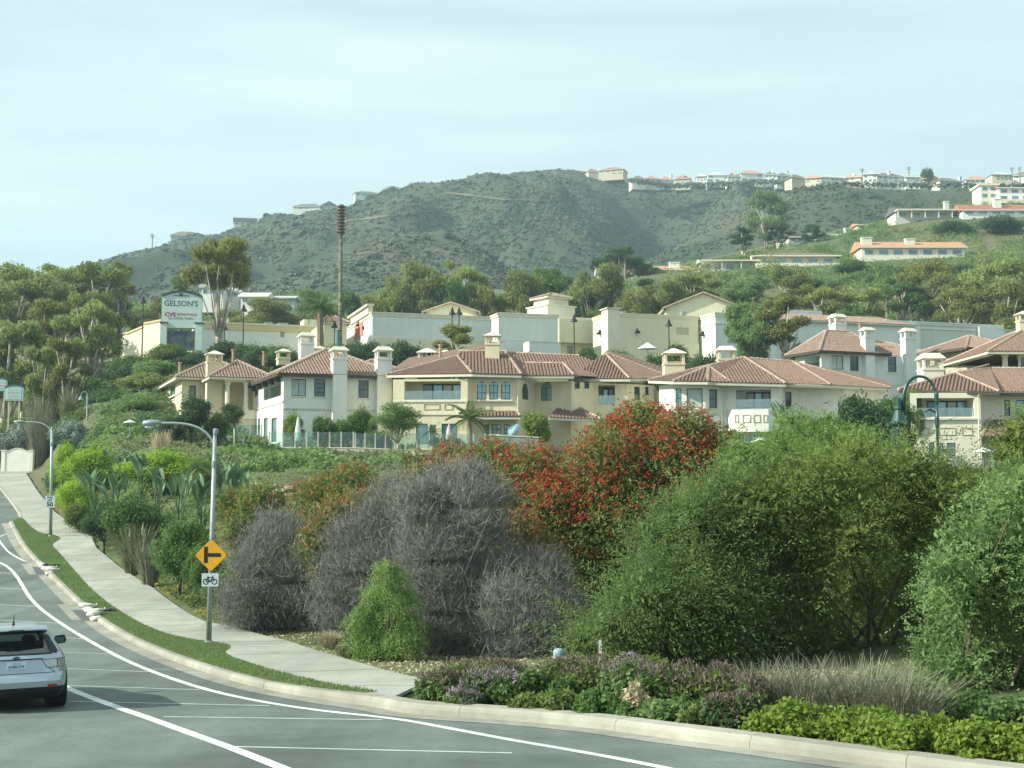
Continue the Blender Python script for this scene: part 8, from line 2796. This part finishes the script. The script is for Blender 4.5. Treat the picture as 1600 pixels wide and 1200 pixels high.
# bicycle plate
zc = ZP(905.5, sY)
c = Vector((P(330, 905, sY).x, sY - .14, zc))
hw, hh = 13 * sY / F, 10 * sY / F
bs = plate([(-hw, -hh), (hw, -hh), (hw, hh), (-hw, hh)], .012, M_wh, 'bicycle_sign', r)
bs['label'] = 'pale blue bicycle plate under the diamond'
mb = MB()
def ring(cx, cz, rad_, t=.014):
 n = 20
 for i in range(n):
  a, b2 = 2 * math.pi * i / n, 2 * math.pi * (i + 1) / n
  f = lambda q, s: (c.x + cx + (rad_ + s) * math.cos(q), c.y - .004, c.z + cz + (rad_ + s) * math.sin(q))
  mb.quad(f(a, -t), f(b2, -t), f(b2, t), f(a, t))
def stroke(x0, z0, x1, z1, t=.011):
 d = Vector((x1 - x0, 0, z1 - z0)).normalized(); s = Vector((-d.z, 0, d.x)) * t
 p0 = Vector((c.x + x0, c.y - .005, c.z + z0)); p1 = Vector((c.x + x1, c.y - .005, c.z + z1))
 mb.quad(p0 - s, p1 - s, p1 + s, p0 + s)
ring(-.125, -.05, .075); ring(.125, -.05, .075)
for s in ((-.125, -.05, -.07, .07), (-.07, .07, .075, .07), (-.07, .07, 0, -.05), (0, -.05, .075, .07), (.125, -.05, .065, .11), (.065, .11, .10, .125), (-.125, -.05, 0, -.05), (-.09, .10, -.05, .10)):
 stroke(*s)
mb.build('bicycle_symbol', M_black, bs)
bd = plate([(-hw, -hh), (hw, -hh), (hw, -hh + .018), (-hw, -hh + .018)], .004, M_wh, 'plate_edge', bs) if False else None

# far lamp with the speed sign
r, b, t = street_lamp((79, 838), 77, (80.5, 671), [(80.5, 676), (77, 668), (66, 661), (48, 659), (38, 659)], 'far grey street lamp carrying the white speed limit sign', .10, .07, .62)
sY = b.y
c = Vector((P(79.3, 784, sY).x, sY - .13, ZP(784, sY)))
hw, hh = 7.2 * sY / F, 9 * sY / F
ss = plate([(-hw, -hh), (hw, -hh), (hw, hh), (-hw, hh)], .012, M_wh, 'speed_sign', r)
ss['label'] = 'white speed limit plate'
text_part('lettering', 'SPEED', M_black, ss, (c.x, c.y - .006, c.z + hh * .74), (1, 0, 0), (0, 0, 1), hh * .30, hw * 1.35, bold=.02)
text_part('lettering', 'LIMIT', M_black, ss, (c.x, c.y - .006, c.z + hh * .30), (1, 0, 0), (0, 0, 1), hh * .30, hw * 1.1, bold=.02)
text_part('lettering', '50', M_black, ss, (c.x, c.y - .006, c.z - hh * .42), (1, 0, 0), (0, 0, 1), hh * .85, hw * 1.35, bold=.03)
# small hooked lamp up the bank
p = P(136.5, 655, 128); t = P(136.5, 619, 128)
r = thing('hooked_lamp', (p.x, p.y, p.z), 'small grey hooked lamp standing among the bank bushes', 'lamp post')
mb = MB(); mb.tube([(p.x, p.y, p.z - 2), t], [.10, .08], 8); mb.build('pole', M_galv, r)
mb = MB(); mb.tube(smooth_path([t, t + Vector((-.05, 0, .35)), t + Vector((-.35, 0, .5)), t + Vector((-.62, 0, .25)), t + Vector((-.65, 0, .0))], 1), .045, 6); mb.build('hook_arm', M_galv, r)
mb = MB(); mb.lathe(t + Vector((-.65, 0, -.38)), [(.24, 0), (.2, .18), (.08, .36), (.04, .42)], 10); mb.build('lamp_shade', M_galvd, r)
# street lamp top far up the road beyond the frame's upper houses
p = P(232, 664, 60)

# ------------------------------------------------------------------ green arched lamp
M_green = mat('dark_green_paint', (0.008, 0.045, 0.036), (0.012, 0.06, 0.048), scale=4, rough=.35, spec=.6)
Yg = 40
g0 = P(1405, 690, Yg)
zg = tz1(g0.x, Yg)
r = thing('arched_lamp', (g0.x, Yg, zg), 'tall dark green arched lamp on a fluted pedestal', 'lamp post')
zp = ZP(652, Yg)
mb = MB(); mb.lathe((g0.x, Yg, zg - .2), [(.27, 0), (.27, .5), (.2, .6), (.19, zp - zg - .1)], 16); mb.build('pedestal', M_green, r, smooth=False)
for k in range(12):
 a = 2 * math.pi * k / 12
 mb = MB(); x, y = g0.x + .193 * math.cos(a), Yg + .193 * math.sin(a)
 mb.tube([(x, y, zg + .5), (x, y, zp - .25)], .022, 5); mb.build('flute', M_green, r)
mb = MB(); mb.lathe((g0.x, Yg, zp - .3), [(.2, 0), (.27, .06), (.29, .12), (.22, .18), (.2, .25), (.15, .4), (.11, .52), (.13, .57), (.09, .65), (.08, .9)], 16); mb.build('collar', M_green, r)
xl, xr = P(1414, 650, Yg).x, P(1463, 650, Yg).x
za = ZP(588, Yg); zs = ZP(617, Yg)
pts = [Vector((xl - .05, Yg, zp + .2)), Vector((xl - .02, Yg, zs))]
cxm = (xl + xr) / 2; rr = (xr - xl) / 2
for k in range(1, 12):
 a = math.pi - math.pi * k / 12
 pts.append(Vector((cxm + rr * math.cos(a), Yg, zs + (za - zs) * math.sin(a))))
pts += [Vector((xr, Yg, zs)), Vector((xr + .02, Yg, zs - .3))]
mb = MB(); mb.tube(pts, [.068, .064] + [.058 - .002 * k for k in range(11)] + [.036, .034], 10); mb.build('arch', M_green, r, smooth=True)
mb = MB(); mb.tube([(xr + .02, Yg, zs - .25), (xr + .02, Yg, ZP(660, Yg)), (xr, Yg, tz1(xr, Yg) - .2)], [.045, .045, .05], 8); mb.build('slim_post', M_green, r, smooth=True)
for z in (ZP(668, Yg), ZP(630, Yg)):
 mb = MB(); mb.lathe((xr + .02, Yg, z), [(.06, 0), (.07, .05), (.07, .3), (.06, .35)], 10); mb.build('post_sleeve', M_green, r)
mb = MB(); mb.tube([(xr - .03, Yg, zs - .55), (xr - .2, Yg, zs - .45), (xr - .36, Yg, zs - .55)], [.03, .03, .02], 6); mb.build('scroll', M_green, r)

# ------------------------------------------------------------------ boards at the side entrance
M_board = mat('board_teal', (0.24, 0.38, 0.36), (0.28, 0.42, 0.40), scale=2, rough=.6)
def board(px0, px1, pyt, pyb, Y, label, rows, foot):
 a, b_ = pp(px0, Y), pp(px1, Y)
 e = Edge(a, b_)
 zt, zb = ZP(pyt, Y), ZP(pyb, Y)
 r = thing('directory_board', (a[0], Y, ZP(foot, Y)), label, 'sign', 'directory boards at the side entrance')
 arc = [(e.L * k / 8, zt - .25 + .25 * math.sin(math.pi * k / 8)) for k in range(9)]
 slab_shape(e, [(0, zb), (e.L, zb)] + arc[::-1], 0, .3).build('sign_panel', M_board, r)
 mb = MB()
 for (u0, z0), (u1, z1) in zip(arc[:-1], arc[1:]):
  mb.hexa([e.at(u0, z0, -.06), e.at(u1, z1, -.06), e.at(u1, z1, .36), e.at(u0, z0, .36), e.at(u0, z0 + .12, -.06), e.at(u1, z1 + .12, -.06), e.at(u1, z1 + .12, .36), e.at(u0, z0 + .12, .36)])
 mb.build('arched_cap', M_signgreen, r)
 for k in range(rows):
  z = zb + (zt - zb) * (.12 + .70 * k / max(1, rows))
  h = (zt - zb) * .5 / rows
  mb = MB(); e.box(mb, .12 * e.L, .88 * e.L, z, z + h, -.03, -.004); mb.build('name_strip', M_signpale, r)
  n = 7
  x = .2
  while x < .8:
   w = random.uniform(.05, .14)
   mb = MB(); e.box(mb, x * e.L, min(.82, x + w) * e.L, z + h * .3, z + h * .7, -.036, -.031); mb.build('lettering_bar', M_signred if k == 1 else M_signtext, r)
   x += w + .03
 for u in (.2, .75):
  mb = MB(); e.box(mb, u * e.L, (u + .07) * e.L, ZP(foot, Y) - 2.5, zb, .08, .22); mb.build('leg', M_tan, r)
board(7, 37, 602, 626, 140, 'green arched directory board with five text rows by the road bank', 4, 636)
board(-10, 11, 591, 611, 148, 'pale green board at the frame edge behind the directory board', 3, 618)
# white gate wall at the end of the pavement
Yw = 134
a, b_ = pp(11, Yw), pp(49, Yw)
e = Edge(a, b_)
r = thing('gate_wall', (a[0], Yw, ZP(724, Yw)), 'low white curved entrance wall at the far end of the pavement', 'wall')
z0 = ZP(726, Yw); zsd = ZP(706, Yw)
prof = [(e.L * k / 12, zsd + .35 * math.sin(math.pi * k / 12) ** 2) for k in range(13)]
slab_shape(e, [(0, z0 - 1), (e.L, z0 - 1)] + prof[::-1], 0, .35).build('wall', M_white, r)
mb = MB()
for (u0, za_), (u1, zb_) in zip(prof[:-1], prof[1:]):
 mb.hexa([e.at(u0, za_, -.05), e.at(u1, zb_, -.05), e.at(u1, zb_, .4), e.at(u0, za_, .4), e.at(u0, za_ + .06, -.05), e.at(u1, zb_ + .06, -.05), e.at(u1, zb_ + .06, .4), e.at(u0, za_ + .06, .4)])
mb.build('coping', M_creamlt, r)
for u in (-.35, e.L):
 mb = MB(); e.box(mb, u, u + .4, z0 - 1, zsd + .1, -.06, .42); pl = mb.build('pillar', M_white, r)
 mb = MB(); e.box(mb, u - .06, u + .46, zsd + .1, zsd + .2, -.12, .48); mb.build('pillar_cap', M_creamlt, pl)

# ------------------------------------------------------------------ sandbags at the two kerb inlets
def bag_mesh(seed):
 rng = np.random.default_rng(seed)
 bm = bmesh.new()
 bmesh.ops.create_cube(bm, size=1.0)
 bmesh.ops.subdivide_edges(bm, edges=bm.edges[:], cuts=2, use_grid_fill=True)
 for v in bm.verts:
  x, y, z = v.co * 2
  f = 1 - .28 * (abs(x) ** 3 + abs(y) ** 3) / 2
  v.co = Vector((x * .30 * (1 - .08 * abs(z)), y * .17 * (1 - .15 * abs(x) ** 2), (z * .075 * f + rng.normal(0, .006))))
 for f in bm.faces:
  f.smooth = True
 me = bpy.data.meshes.new('sandbag')
 bm.to_mesh(me)
 bm.free()
 return me
M_bag = mat('sandbag_cloth', (0.62, 0.60, 0.53), (0.74, 0.72, 0.66), scale=5, rough=.9, bump=.4, bscale=30)
BAGS = [bag_mesh(s) for s in range(3)]
for m_ in BAGS:
 m_.materials.append(M_bag)
M_plastic = mat('black_plastic', (0.012, 0.012, 0.014), (0.03, 0.03, 0.03), scale=6, rough=.35)
def sandbags(items, which):
 for i, (px, py, lift, rot, sc_, lab) in enumerate(items):
  g = GP(px, py, .02 + lift)
  o = bpy.data.objects.new('sandbag', BAGS[i % 3])
  col.objects.link(o)
  o.location = g + Vector((0, 0, .075))
  o.rotation_euler = (random.uniform(-.12, .12), random.uniform(-.1, .1), rot)
  o.scale = (sc_, sc_, sc_)
  tag(o, lab, 'sandbag', 'white sandbags at the kerb inlets')
  t_ = bpy.data.meshes.new('knot')
  mb = MB(); mb.tube([(.26, 0, .01), (.33, 0, .02), (.37, .01, .05)], [.05, .022, .045], 6)
  k = link('tied_neck', mb.mesh('tied_neck'), M_bag, o)
near = [(131, 948, 0, 1.9, 1.15, 'sandbag at the uphill end of the nearer inlet, standing on the gutter'), (150, 969, 0, 2.1, 1.1, 'sandbag at the downhill end of the nearer inlet'), (139, 956, .12, 2.0, 1.0, 'sandbag lying lowest on the nearer inlet kerb'), (146, 962, .15, 1.4, .95, 'sandbag in the middle of the nearer inlet pile'),
  (136, 949, .2, .3, 1.0, 'sandbag on top of the nearer pile at its uphill end'), (149, 957, .22, .2, .95, 'topmost sandbag of the nearer pile beside black plastic')]
far = [(67, 886, 0, 1.9, 1.1, 'sandbag at the uphill end of the farther inlet'), (77, 898, 0, 2.0, 1.1, 'sandbag at the downhill end of the farther inlet'), (75, 890, .15, .4, 1.1, 'topmost sandbag of the farther pile'), (80, 892, .12, .3, 1.0, 'sandbag of the farther pile lying on the grass edge')]
sandbags(near, 0); sandbags(far, 1)
for px, py, lab in ((164, 955, 'torn black plastic lying on the verge by the nearer sandbags'), (79, 884, 'torn black plastic lying by the farther sandbags')):
 g = GP(px, py, .16)
 bm = bmesh.new()
 bmesh.ops.create_grid(bm, x_segments=7, y_segments=5, size=.5)
 for v in bm.verts:
  v.co = Vector((v.co.x * .8, v.co.y * .45, .06 + .10 * mnoise.noise(v.co * 4 + Vector((px, 0, 0)))))
 me = bpy.data.meshes.new('plastic_sheet'); bm.to_mesh(me); bm.free()
 o = link('plastic_sheet', me, M_plastic)
 o.location = g
 md = o.modifiers.new('thick', 'SOLIDIFY'); md.thickness = .01
 tag(o, lab, 'plastic sheet')

# ------------------------------------------------------------------ vent and stake in the planting
p = P(873, 1043, 26.2)
zb = tz1(p.x, p.y)
r = thing('vent_post', (p.x, p.y, zb), 'blue-grey rounded vent post in the planting', 'vent')
M_vent = mat('vent_bluegrey', (0.22, 0.30, 0.33), (0.27, 0.35, 0.38), scale=6, rough=.4)
zt = ZP(1013, 26.2)
mb = MB(); mb.lathe((p.x, p.y, zb - .1), [(.085, 0), (.085, zt - zb - .14)], 14); mb.build('pipe', M_vent, r)
mb = MB(); mb.lathe((p.x, p.y, zt - .20), [(.115, 0), (.115, .13), (.10, .17), (.05, .2)], 14); mb.build('cap', M_vent, r)
p = P(938, 1035, 27)
zb = tz1(p.x, p.y)
r = thing('marker_stake', (p.x, p.y, zb), 'thin white marker stake with red band in the planting', 'stake')
mb = MB(); mb.box(p.x - .03, p.x + .03, p.y - .012, p.y + .012, zb - .1, ZP(1000, 27)); mb.build('stake', M_paint, r)
mb = MB(); mb.box(p.x - .032, p.x + .032, p.y - .015, p.y + .015, ZP(1025, 27), ZP(1021, 27)); mb.build('red_band', M_signred, r)
# painted marks on the kerb face near the corner
# ------------------------------------------------------------------ the silver hatchback
M_car = mat('silver_paint', (0.37, 0.43, 0.48), (0.39, 0.45, 0.50), scale=2, rough=.28, metal=.55, spec=.6)
M_carblack = mat('black_trim', (0.018, 0.018, 0.02), rough=.5)
M_tyre = mat('tyre_rubber', (0.018, 0.018, 0.018), (0.028, 0.028, 0.027), scale=8, rough=.85)
M_rim = mat('alloy_rim', (0.45, 0.46, 0.47), rough=.3, metal=.8)
M_lampclear = mat('clear_lamp', (0.50, 0.53, 0.52), (0.38, 0.40, 0.40), scale=12, rough=.12, spec=.8)
M_lampred = mat('red_lens', (0.35, 0.015, 0.02), rough=.15, spec=.8)
M_carglass = glassmat('car_glass', (0.34, 0.42, 0.42), 0.14, .02)
M_seat = mat('seat_cloth', (0.035, 0.037, 0.04), (0.05, 0.05, 0.055), scale=8, rough=.9)
LEV = np.array([.20, .26, .34, .42, .52, .60, .66, .74, .82, .90, .955, .985, 1.05, 1.12, 1.20, 1.27, 1.355, 1.385, 1.42, 1.45, 1.47])
def rear_y(z):
 return float(np.interp(z, [.2, .3, .45, .58, .62, .72, .92, .96, 1.36, 1.385, 1.43, 1.47], [.22, .06, .0, .0, .07, .10, .14, .17, .54, .44, .50, .75]))
def front_y(z):
 return float(np.interp(z, [.2, .3, .5, .68, .78, .88, .96, 1.0, 1.37, 1.43, 1.47], [4.25, 4.36, 4.4, 4.35, 4.18, 3.75, 3.35, 3.22, 2.45, 2.28, 2.0]))
def half_w(z):
 return float(np.interp(z, [.2, .3, .45, .6, .75, .9, .98, 1.2, 1.36, 1.43, 1.47], [.80, .85, .87, .875, .87, .85, .805, .68, .575, .515, .41]))
NA_ = 64
def car_pt(z, a, off=0.0):
 """Point of the body at height z; a is the angle round the plan outline (0 = right side, -90 = rear)."""
 yr, yf, w = rear_y(z), front_y(z), half_w(z)
 cy, hl = (yr + yf) / 2, (yf - yr) / 2
 e = 0.30
 c, s = math.cos(a), math.sin(a)
 x = (w + off) * math.copysign(abs(c) ** e, c)
 y = (hl + off) * math.copysign(abs(s) ** e, s)
 return Vector((x, cy + y, z))
# angles denser at the ends, with exact window borders
def ang_at(z, side, val):
 """Angle where |x| = val (side 'rear'/'front') or y = val (side 'right')."""
 yr, yf, w = rear_y(z), front_y(z), half_w(z)
 cy, hl = (yr + yf) / 2, (yf - yr) / 2
 e = .30
 if side in ('rear', 'front'):
  c = (abs(val) / w) ** (1 / e)
  a = math.acos(max(-1, min(1, c)))
  return -a if side == 'rear' else a
 s = (val - cy) / hl
 return math.asin(max(-1, min(1, math.copysign(abs(s) ** (1 / e), s))))
def build_car():
 mb = MB(); low = MB(); gl = {'rear_window': MB(), 'windscreen': MB(), 'side_window': MB()}
 cols_ = 96
 grid = []
 for z in LEV:
  row = []
  # positions along the outline by arc: rear centre -> right -> front -> left
  xs = [0, .2, .4, .52, .60, .66, .72, .76, .80, .835, .86, .88, .90, .93, .96, .985]
  row_a = []
  for f in xs:
   row_a.append(ang_at(z, 'rear', half_w(z) * f))
  yr, yf = rear_y(z), front_y(z); cy, hl = (yr + yf) / 2, (yf - yr) / 2
  for f in (-.86, -.75, -.6, -.45, -.3, -.15, 0, .15, .3, .45, .6, .75, .86):
   row_a.append(math.asin(math.copysign(abs(f) ** (1 / .30), f)))
  for f in xs[::-1]:
   row_a.append(ang_at(z, 'front', half_w(z) * f))
  right = [car_pt(z, a) for a in row_a]
  leftp = [Vector((-p.x, p.y, p.z)) for p in right[::-1]][1:-1]
  grid.append(right + leftp)
 n = len(grid[0])
 nr = 16 + 13 + 16
 def idx_kind(j):
  k = j if j < nr else (2 * nr - 2 - j)
  return k
 for i in range(len(LEV) - 1):
  z = (LEV[i] + LEV[i + 1]) / 2
  for j in range(n):
   j2 = (j + 1) % n
   a, b2, c2, d = grid[i][j], grid[i][j2], grid[i + 1][j2], grid[i + 1][j]
   k = min(idx_kind(j), idx_kind(j2)) if abs(idx_kind(j) - idx_kind(j2)) == 1 else min(idx_kind(j), idx_kind(j2))
   if .985 < z < 1.355 and k < 9:
    gl['rear_window'].quad(a, b2, c2, d); continue
   if 1.05 < z < 1.385 and k >= 36 - 1:
    gl['windscreen'].quad(a, b2, c2, d); continue
   if 1.05 < z < 1.355 and 17 <= k < 27 and k not in (21,):
    gl['side_window'].quad(a, b2, c2, d); continue
   (low if z < .46 or (1.37 < z < 1.40 and False) else mb).quad(a, b2, c2, d)
 mb.add(grid[-1], [tuple(range(n))])
 low.add(grid[0], [tuple(range(n - 1, -1, -1))])
 return mb, low, gl
body, low, gl = build_car()
g = P(25, 1108, 21.9)
car_y = 21.9
cz = float(zr(23.2))
car = thing('hatchback_car', (0, 0, 0), 'silver hatchback car driving away in the near lane', 'car')
def cb(name, mb, m, parent=None, smooth=False):
 return mb.build(name, m, parent or car, smooth=smooth)
bo = cb('body', body, M_car, smooth=True)
cb('lower_bumper', low, M_carblack, smooth=True)
for k, m_ in gl.items():
 cb(k, m_, M_carglass, smooth=True)
def rear_patch(x0, x1, z0, z1, off, nx=8, nz=4, shape=None):
 mb = MB()
 f = lambda u, w: car_pt(w, ang_at(w, 'rear', abs(u)), off)
 pts = []
 for i in range(nz + 1):
  w = z0 + (z1 - z0) * i / nz
  a, b2 = (x0, x1) if shape is None else shape(i / nz)
  row = []
  for j in range(nx + 1):
   u = a + (b2 - a) * j / nx
   p = f(u, w); p.x = math.copysign(abs(u), u) if abs(u) > 1e-6 else 0
   row.append(p)
  pts.append(row)
 for i in range(nz):
  for j in range(nx):
   mb.quad(pts[i][j], pts[i][j + 1], pts[i + 1][j + 1], pts[i + 1][j])
 return mb
# dark frame round the rear window
cb('window_surround', rear_patch(-.66, .66, .975, 1.0, .006, 12, 1), M_carblack)
cb('window_surround', rear_patch(-.52, .52, 1.33, 1.375, .008, 12, 1), M_carblack)
for s in (-1, 1):
 a, b2 = sorted((s * .58, s * .70))
 cb('window_surround', rear_patch(a, b2, 1.0, 1.31, .006, 3, 6, shape=lambda t, s=s: tuple(sorted((s * (.545 - .10 * t), s * (.70 - .155 * t))))), M_carblack)
# tail lamps, reflectors, plate recess, plate, seams
for s in (-1, 1):
 sh = lambda t, s=s: tuple(sorted((s * (.50 - .10 * t), s * (.815))))
 tl = cb('tail_lamp', rear_patch(0, 0, .745, .895, .014, 8, 5, shape=sh), M_carblack)
 tl['label'] = 'clear tail lamp'
 cb('lens', rear_patch(0, 0, .755, .885, .022, 5, 4, shape=lambda t, s=s: tuple(sorted((s * (.50 - .085 * t), s * .655)))), M_lampclear, tl)
 cb('lens', rear_patch(0, 0, .755, .885, .022, 5, 4, shape=lambda t, s=s: tuple(sorted((s * .668, s * .805)))), mat('tinted_lamp', (0.40, 0.36, 0.33), (0.30, 0.26, 0.25), scale=10, rough=.15, spec=.8), tl)
 cb('reflector', rear_patch(min(s * .50, s * .66), max(s * .50, s * .66), .415, .46, .012, 4, 1), M_lampred)
cb('plate_recess', rear_patch(-.48, .48, .685, .885, .003, 12, 4, shape=lambda t: (-.44 + .06 * t, .44 - .06 * t)), mat('silver_recess', (0.34, 0.40, 0.45), rough=.3, metal=.5))
cb('hatch_seam', rear_patch(-.62, .62, .655, .667, .004, 12, 1), M_carblack)
cb('hatch_handle', rear_patch(-.42, .42, .895, .915, .02, 10, 1), M_carblack)
for s in (-1, 1):
 cb('hatch_seam', rear_patch(0, 0, .66, .75, .004, 1, 4, shape=lambda t, s=s: tuple(sorted((s * (.615 - .10 * t), s * (.628 - .10 * t))))), M_carblack)
mb = MB(); yp = rear_y(.79) - .018
mb.box(-.153, .153, yp - .008, yp + .004, .735, .865)
pl = cb('licence_plate', mb, mat('plate_white', (0.56, 0.64, 0.72), rough=.4))
pl['label'] = 'white licence plate with dark characters'
text_part('lettering', '6VBK274', mat('plate_blue', (0.05, 0.06, 0.16), rough=.5), pl, (0, yp - .012, .785), (1, 0, 0), (0, 0, 1), .055, .25, bold=.02)
text_part('lettering', 'California', M_lampred, pl, (0, yp - .012, .842), (1, 0, 0), (0, 0, 1), .022, .14)
# emblem: oval with small stars
mb = MB()
ye = rear_y(.93) - .012
vs = [(0.055 * math.cos(t), ye - .01, .932 + .028 * math.sin(t)) for t in np.linspace(0, 2 * math.pi, 18, endpoint=False)]
mb.add(vs + [(x, y + .02, z) for x, y, z in vs], [tuple(range(18))[::-1]] + [(i, (i + 1) % 18, 18 + (i + 1) % 18, 18 + i) for i in range(18)])
em = cb('emblem', mb, mat('emblem_blue', (0.02, 0.03, 0.09), rough=.2))
mb = MB()
for x, z, s in ((-.028, .938, .011), (.0, .942, .006), (.02, .94, .006), (.012, .926, .006), (.03, .928, .006), (-.006, .924, .005)):
 mb.quad((x - s, ye - .013, z), (x, ye - .013, z - s), (x + s, ye - .013, z), (x, ye - .013, z + s))
cb('emblem_star', mb, M_rim, em)
# roof spoiler, wiper, aerial, exhaust, diffuser
mb = MB()
for i in range(10):
 x0, x1 = -.52 + .104 * i, -.52 + .104 * (i + 1)
 f = lambda x: .22 + .06 * (x / .6) ** 2
 mb.hexa([(x0, f(x0), 1.405), (x1, f(x1), 1.405), (x1, .75, 1.43), (x0, .75, 1.43), (x0, f(x0) + .01, 1.432 - .015 * (x0 / .6) ** 2), (x1, f(x1) + .01, 1.432 - .015 * (x1 / .6) ** 2), (x1, .8, 1.462), (x0, .8, 1.462)])
cb('roof_spoiler', mb, M_car)
mb = MB(); mb.box(-.12, .12, .212, .225, 1.408, 1.418); cb('brake_light', mb, mat('brake_dark', (.12, .01, .012), rough=.3))
mb = MB(); mb.tube([(0, .30, 1.0), (.15, .27, 1.03), (.42, .30, 1.07)], [.016, .012, .008], 6); cb('rear_wiper', mb, M_carblack)
mb = MB(); mb.tube([(0, .95, 1.46), (0, .88, 1.56), (0, .8, 1.68)], [.03, .008, .004], 6); cb('aerial', mb, M_carblack)
mb = MB(); mb.tube([(-.45, .02, .25), (-.45, .5, .25)], .045, 10); cb('exhaust_pipe', mb, M_rim)
for s in (-1, 1):
 mb = MB()
 mb.tube([(s * .86, 2.95, 1.02), (s * .93, 2.93, 1.04)], .03, 6)
 mi = cb('wing_mirror', mb, M_carblack)
 mb = MB()
 bx = [Vector((s * q, y, z)) for y in (2.86, 3.02) for q, z in ((.89, .97), (1.09, .985), (1.115, 1.05), (1.08, 1.145), (.91, 1.13))]
 mb.add(bx, [(0, 1, 2, 3, 4), (9, 8, 7, 6, 5)] + [(i, 5 + i, 5 + (i + 1) % 5, (i + 1) % 5) for i in range(5)])
 cb('mirror_housing', mb, M_carblack, mi)
 mb = MB(); mb.box(min(s * .93, s * 1.07), max(s * .93, s * 1.07), 2.85, 2.857, 1.0, 1.10); cb('mirror_glass', mb, M_paned, mi)
 for y in (.85, 3.48):
  w = MB()
  prof = [(.10, .20), (.17, .21), (.19, .27), (.315, .30), (.325, .24), (.325, .10), (.315, .05)]
  nseg = 28
  ring_ = []
  for r_, xo in ((.20, 0), (.29, -.01), (.318, .02), (.326, .06), (.326, .17), (.318, .21), (.29, .225), (.20, .21)):
   ring_.append([Vector((s * (.86 - xo), y + r_ * math.cos(2 * math.pi * k / nseg), .326 + r_ * math.sin(2 * math.pi * k / nseg))) for k in range(nseg)])
  for A_, B_ in zip(ring_[:-1], ring_[1:]):
   for k in range(nseg):
    w.quad(A_[k], A_[(k + 1) % nseg], B_[(k + 1) % nseg], B_[k])
  wh = cb('wheel', w, M_tyre, smooth=True)
  w = MB()
  for k in range(5):
   a = 2 * math.pi * k / 5
   d = Vector((0, math.cos(a), math.sin(a))); t_ = Vector((0, -math.sin(a), math.cos(a)))
   c0 = Vector((s * .85, y, .326))
   w.hexa([c0 + d * .03 - t_ * .035, c0 + d * .2 - t_ * .025, c0 + d * .2 + t_ * .025, c0 + d * .03 + t_ * .035] + [q + Vector((-s * .05, 0, 0)) for q in (c0 + d * .03 - t_ * .035, c0 + d * .2 - t_ * .025, c0 + d * .2 + t_ * .025, c0 + d * .03 + t_ * .035)])
  w.tube([(s * .80, y, .326), (s * .865, y, .326)], .06, 12)
  cb('rim', w, M_rim, wh)
  w = MB()
  w.tube([(s * .55, y, .36), (s * .873, y, .36)], .375, 24)
  cb('wheel_arch', w, M_carblack)
# cabin: seats with headrests, mirror, dash
for x in (-.36, .36):
 mb = MB(); mb.box(x - .24, x + .24, 2.05, 2.25, .45, 1.05); st = cb('seat', mb, M_seat)
 mb = MB(); mb.tube([(x, 2.08, 1.02), (x, 2.07, 1.10), (x, 2.06, 1.17), (x, 2.06, 1.22)], [.05, .13, .13, .07], 10); cb('headrest', mb, M_seat, st)
mb = MB(); mb.box(-.62, .62, 1.1, 1.28, .45, .95); cb('rear_seat', mb, M_seat)
mb = MB(); mb.box(-.72, .72, 3.0, 3.3, .5, .92); cb('dashboard', mb, M_seat)
mb = MB(); mb.tube([(-.12, 2.62, 1.26), (.12, 2.62, 1.26)], .035, 8); cb('rear_view_mirror', mb, M_carblack)
mb = MB(); mb.box(-.75, .75, .25, 3.9, .30, .42); cb('floor_pan', mb, M_carblack)
gx_ = P(25, 1100, 21.9).x
hd_ = Vector((-.43, .90)).normalized()
z_a = float(zr(21.9 + .85 * hd_.y)); z_b = float(zr(21.9 + 3.48 * hd_.y))
car.location = (gx_, 21.9, z_a - (z_b - z_a) * .85 / 2.63 + .004)
car.rotation_euler = (math.atan2(z_b - z_a, 2.63), 0, math.atan2(-hd_.x, hd_.y))
car.scale = (1, 1, .96)

# ------------------------------------------------------------------ air
hm = bpy.data.materials.new('haze_air')
hm.use_nodes = True
t = hm.node_tree
t.nodes.remove(t.nodes['Principled BSDF'])
pv_ = t.nodes.new('ShaderNodeVolumePrincipled')
pv_.inputs['Color'].default_value = (0.66, 0.88, 1.0, 1)
pv_.inputs['Density'].default_value = 0.00030
pv_.inputs['Anisotropy'].default_value = 0.2
t.links.new(pv_.outputs['Volume'], t.nodes['Material Output'].inputs['Volume'])
mb = MB()
mb.box(-1450, 1450, -300, 1420, -15, 290)
h_ = mb.build('haze', hm)
h_['kind'] = 'stuff'
h_.display_type = 'WIRE'
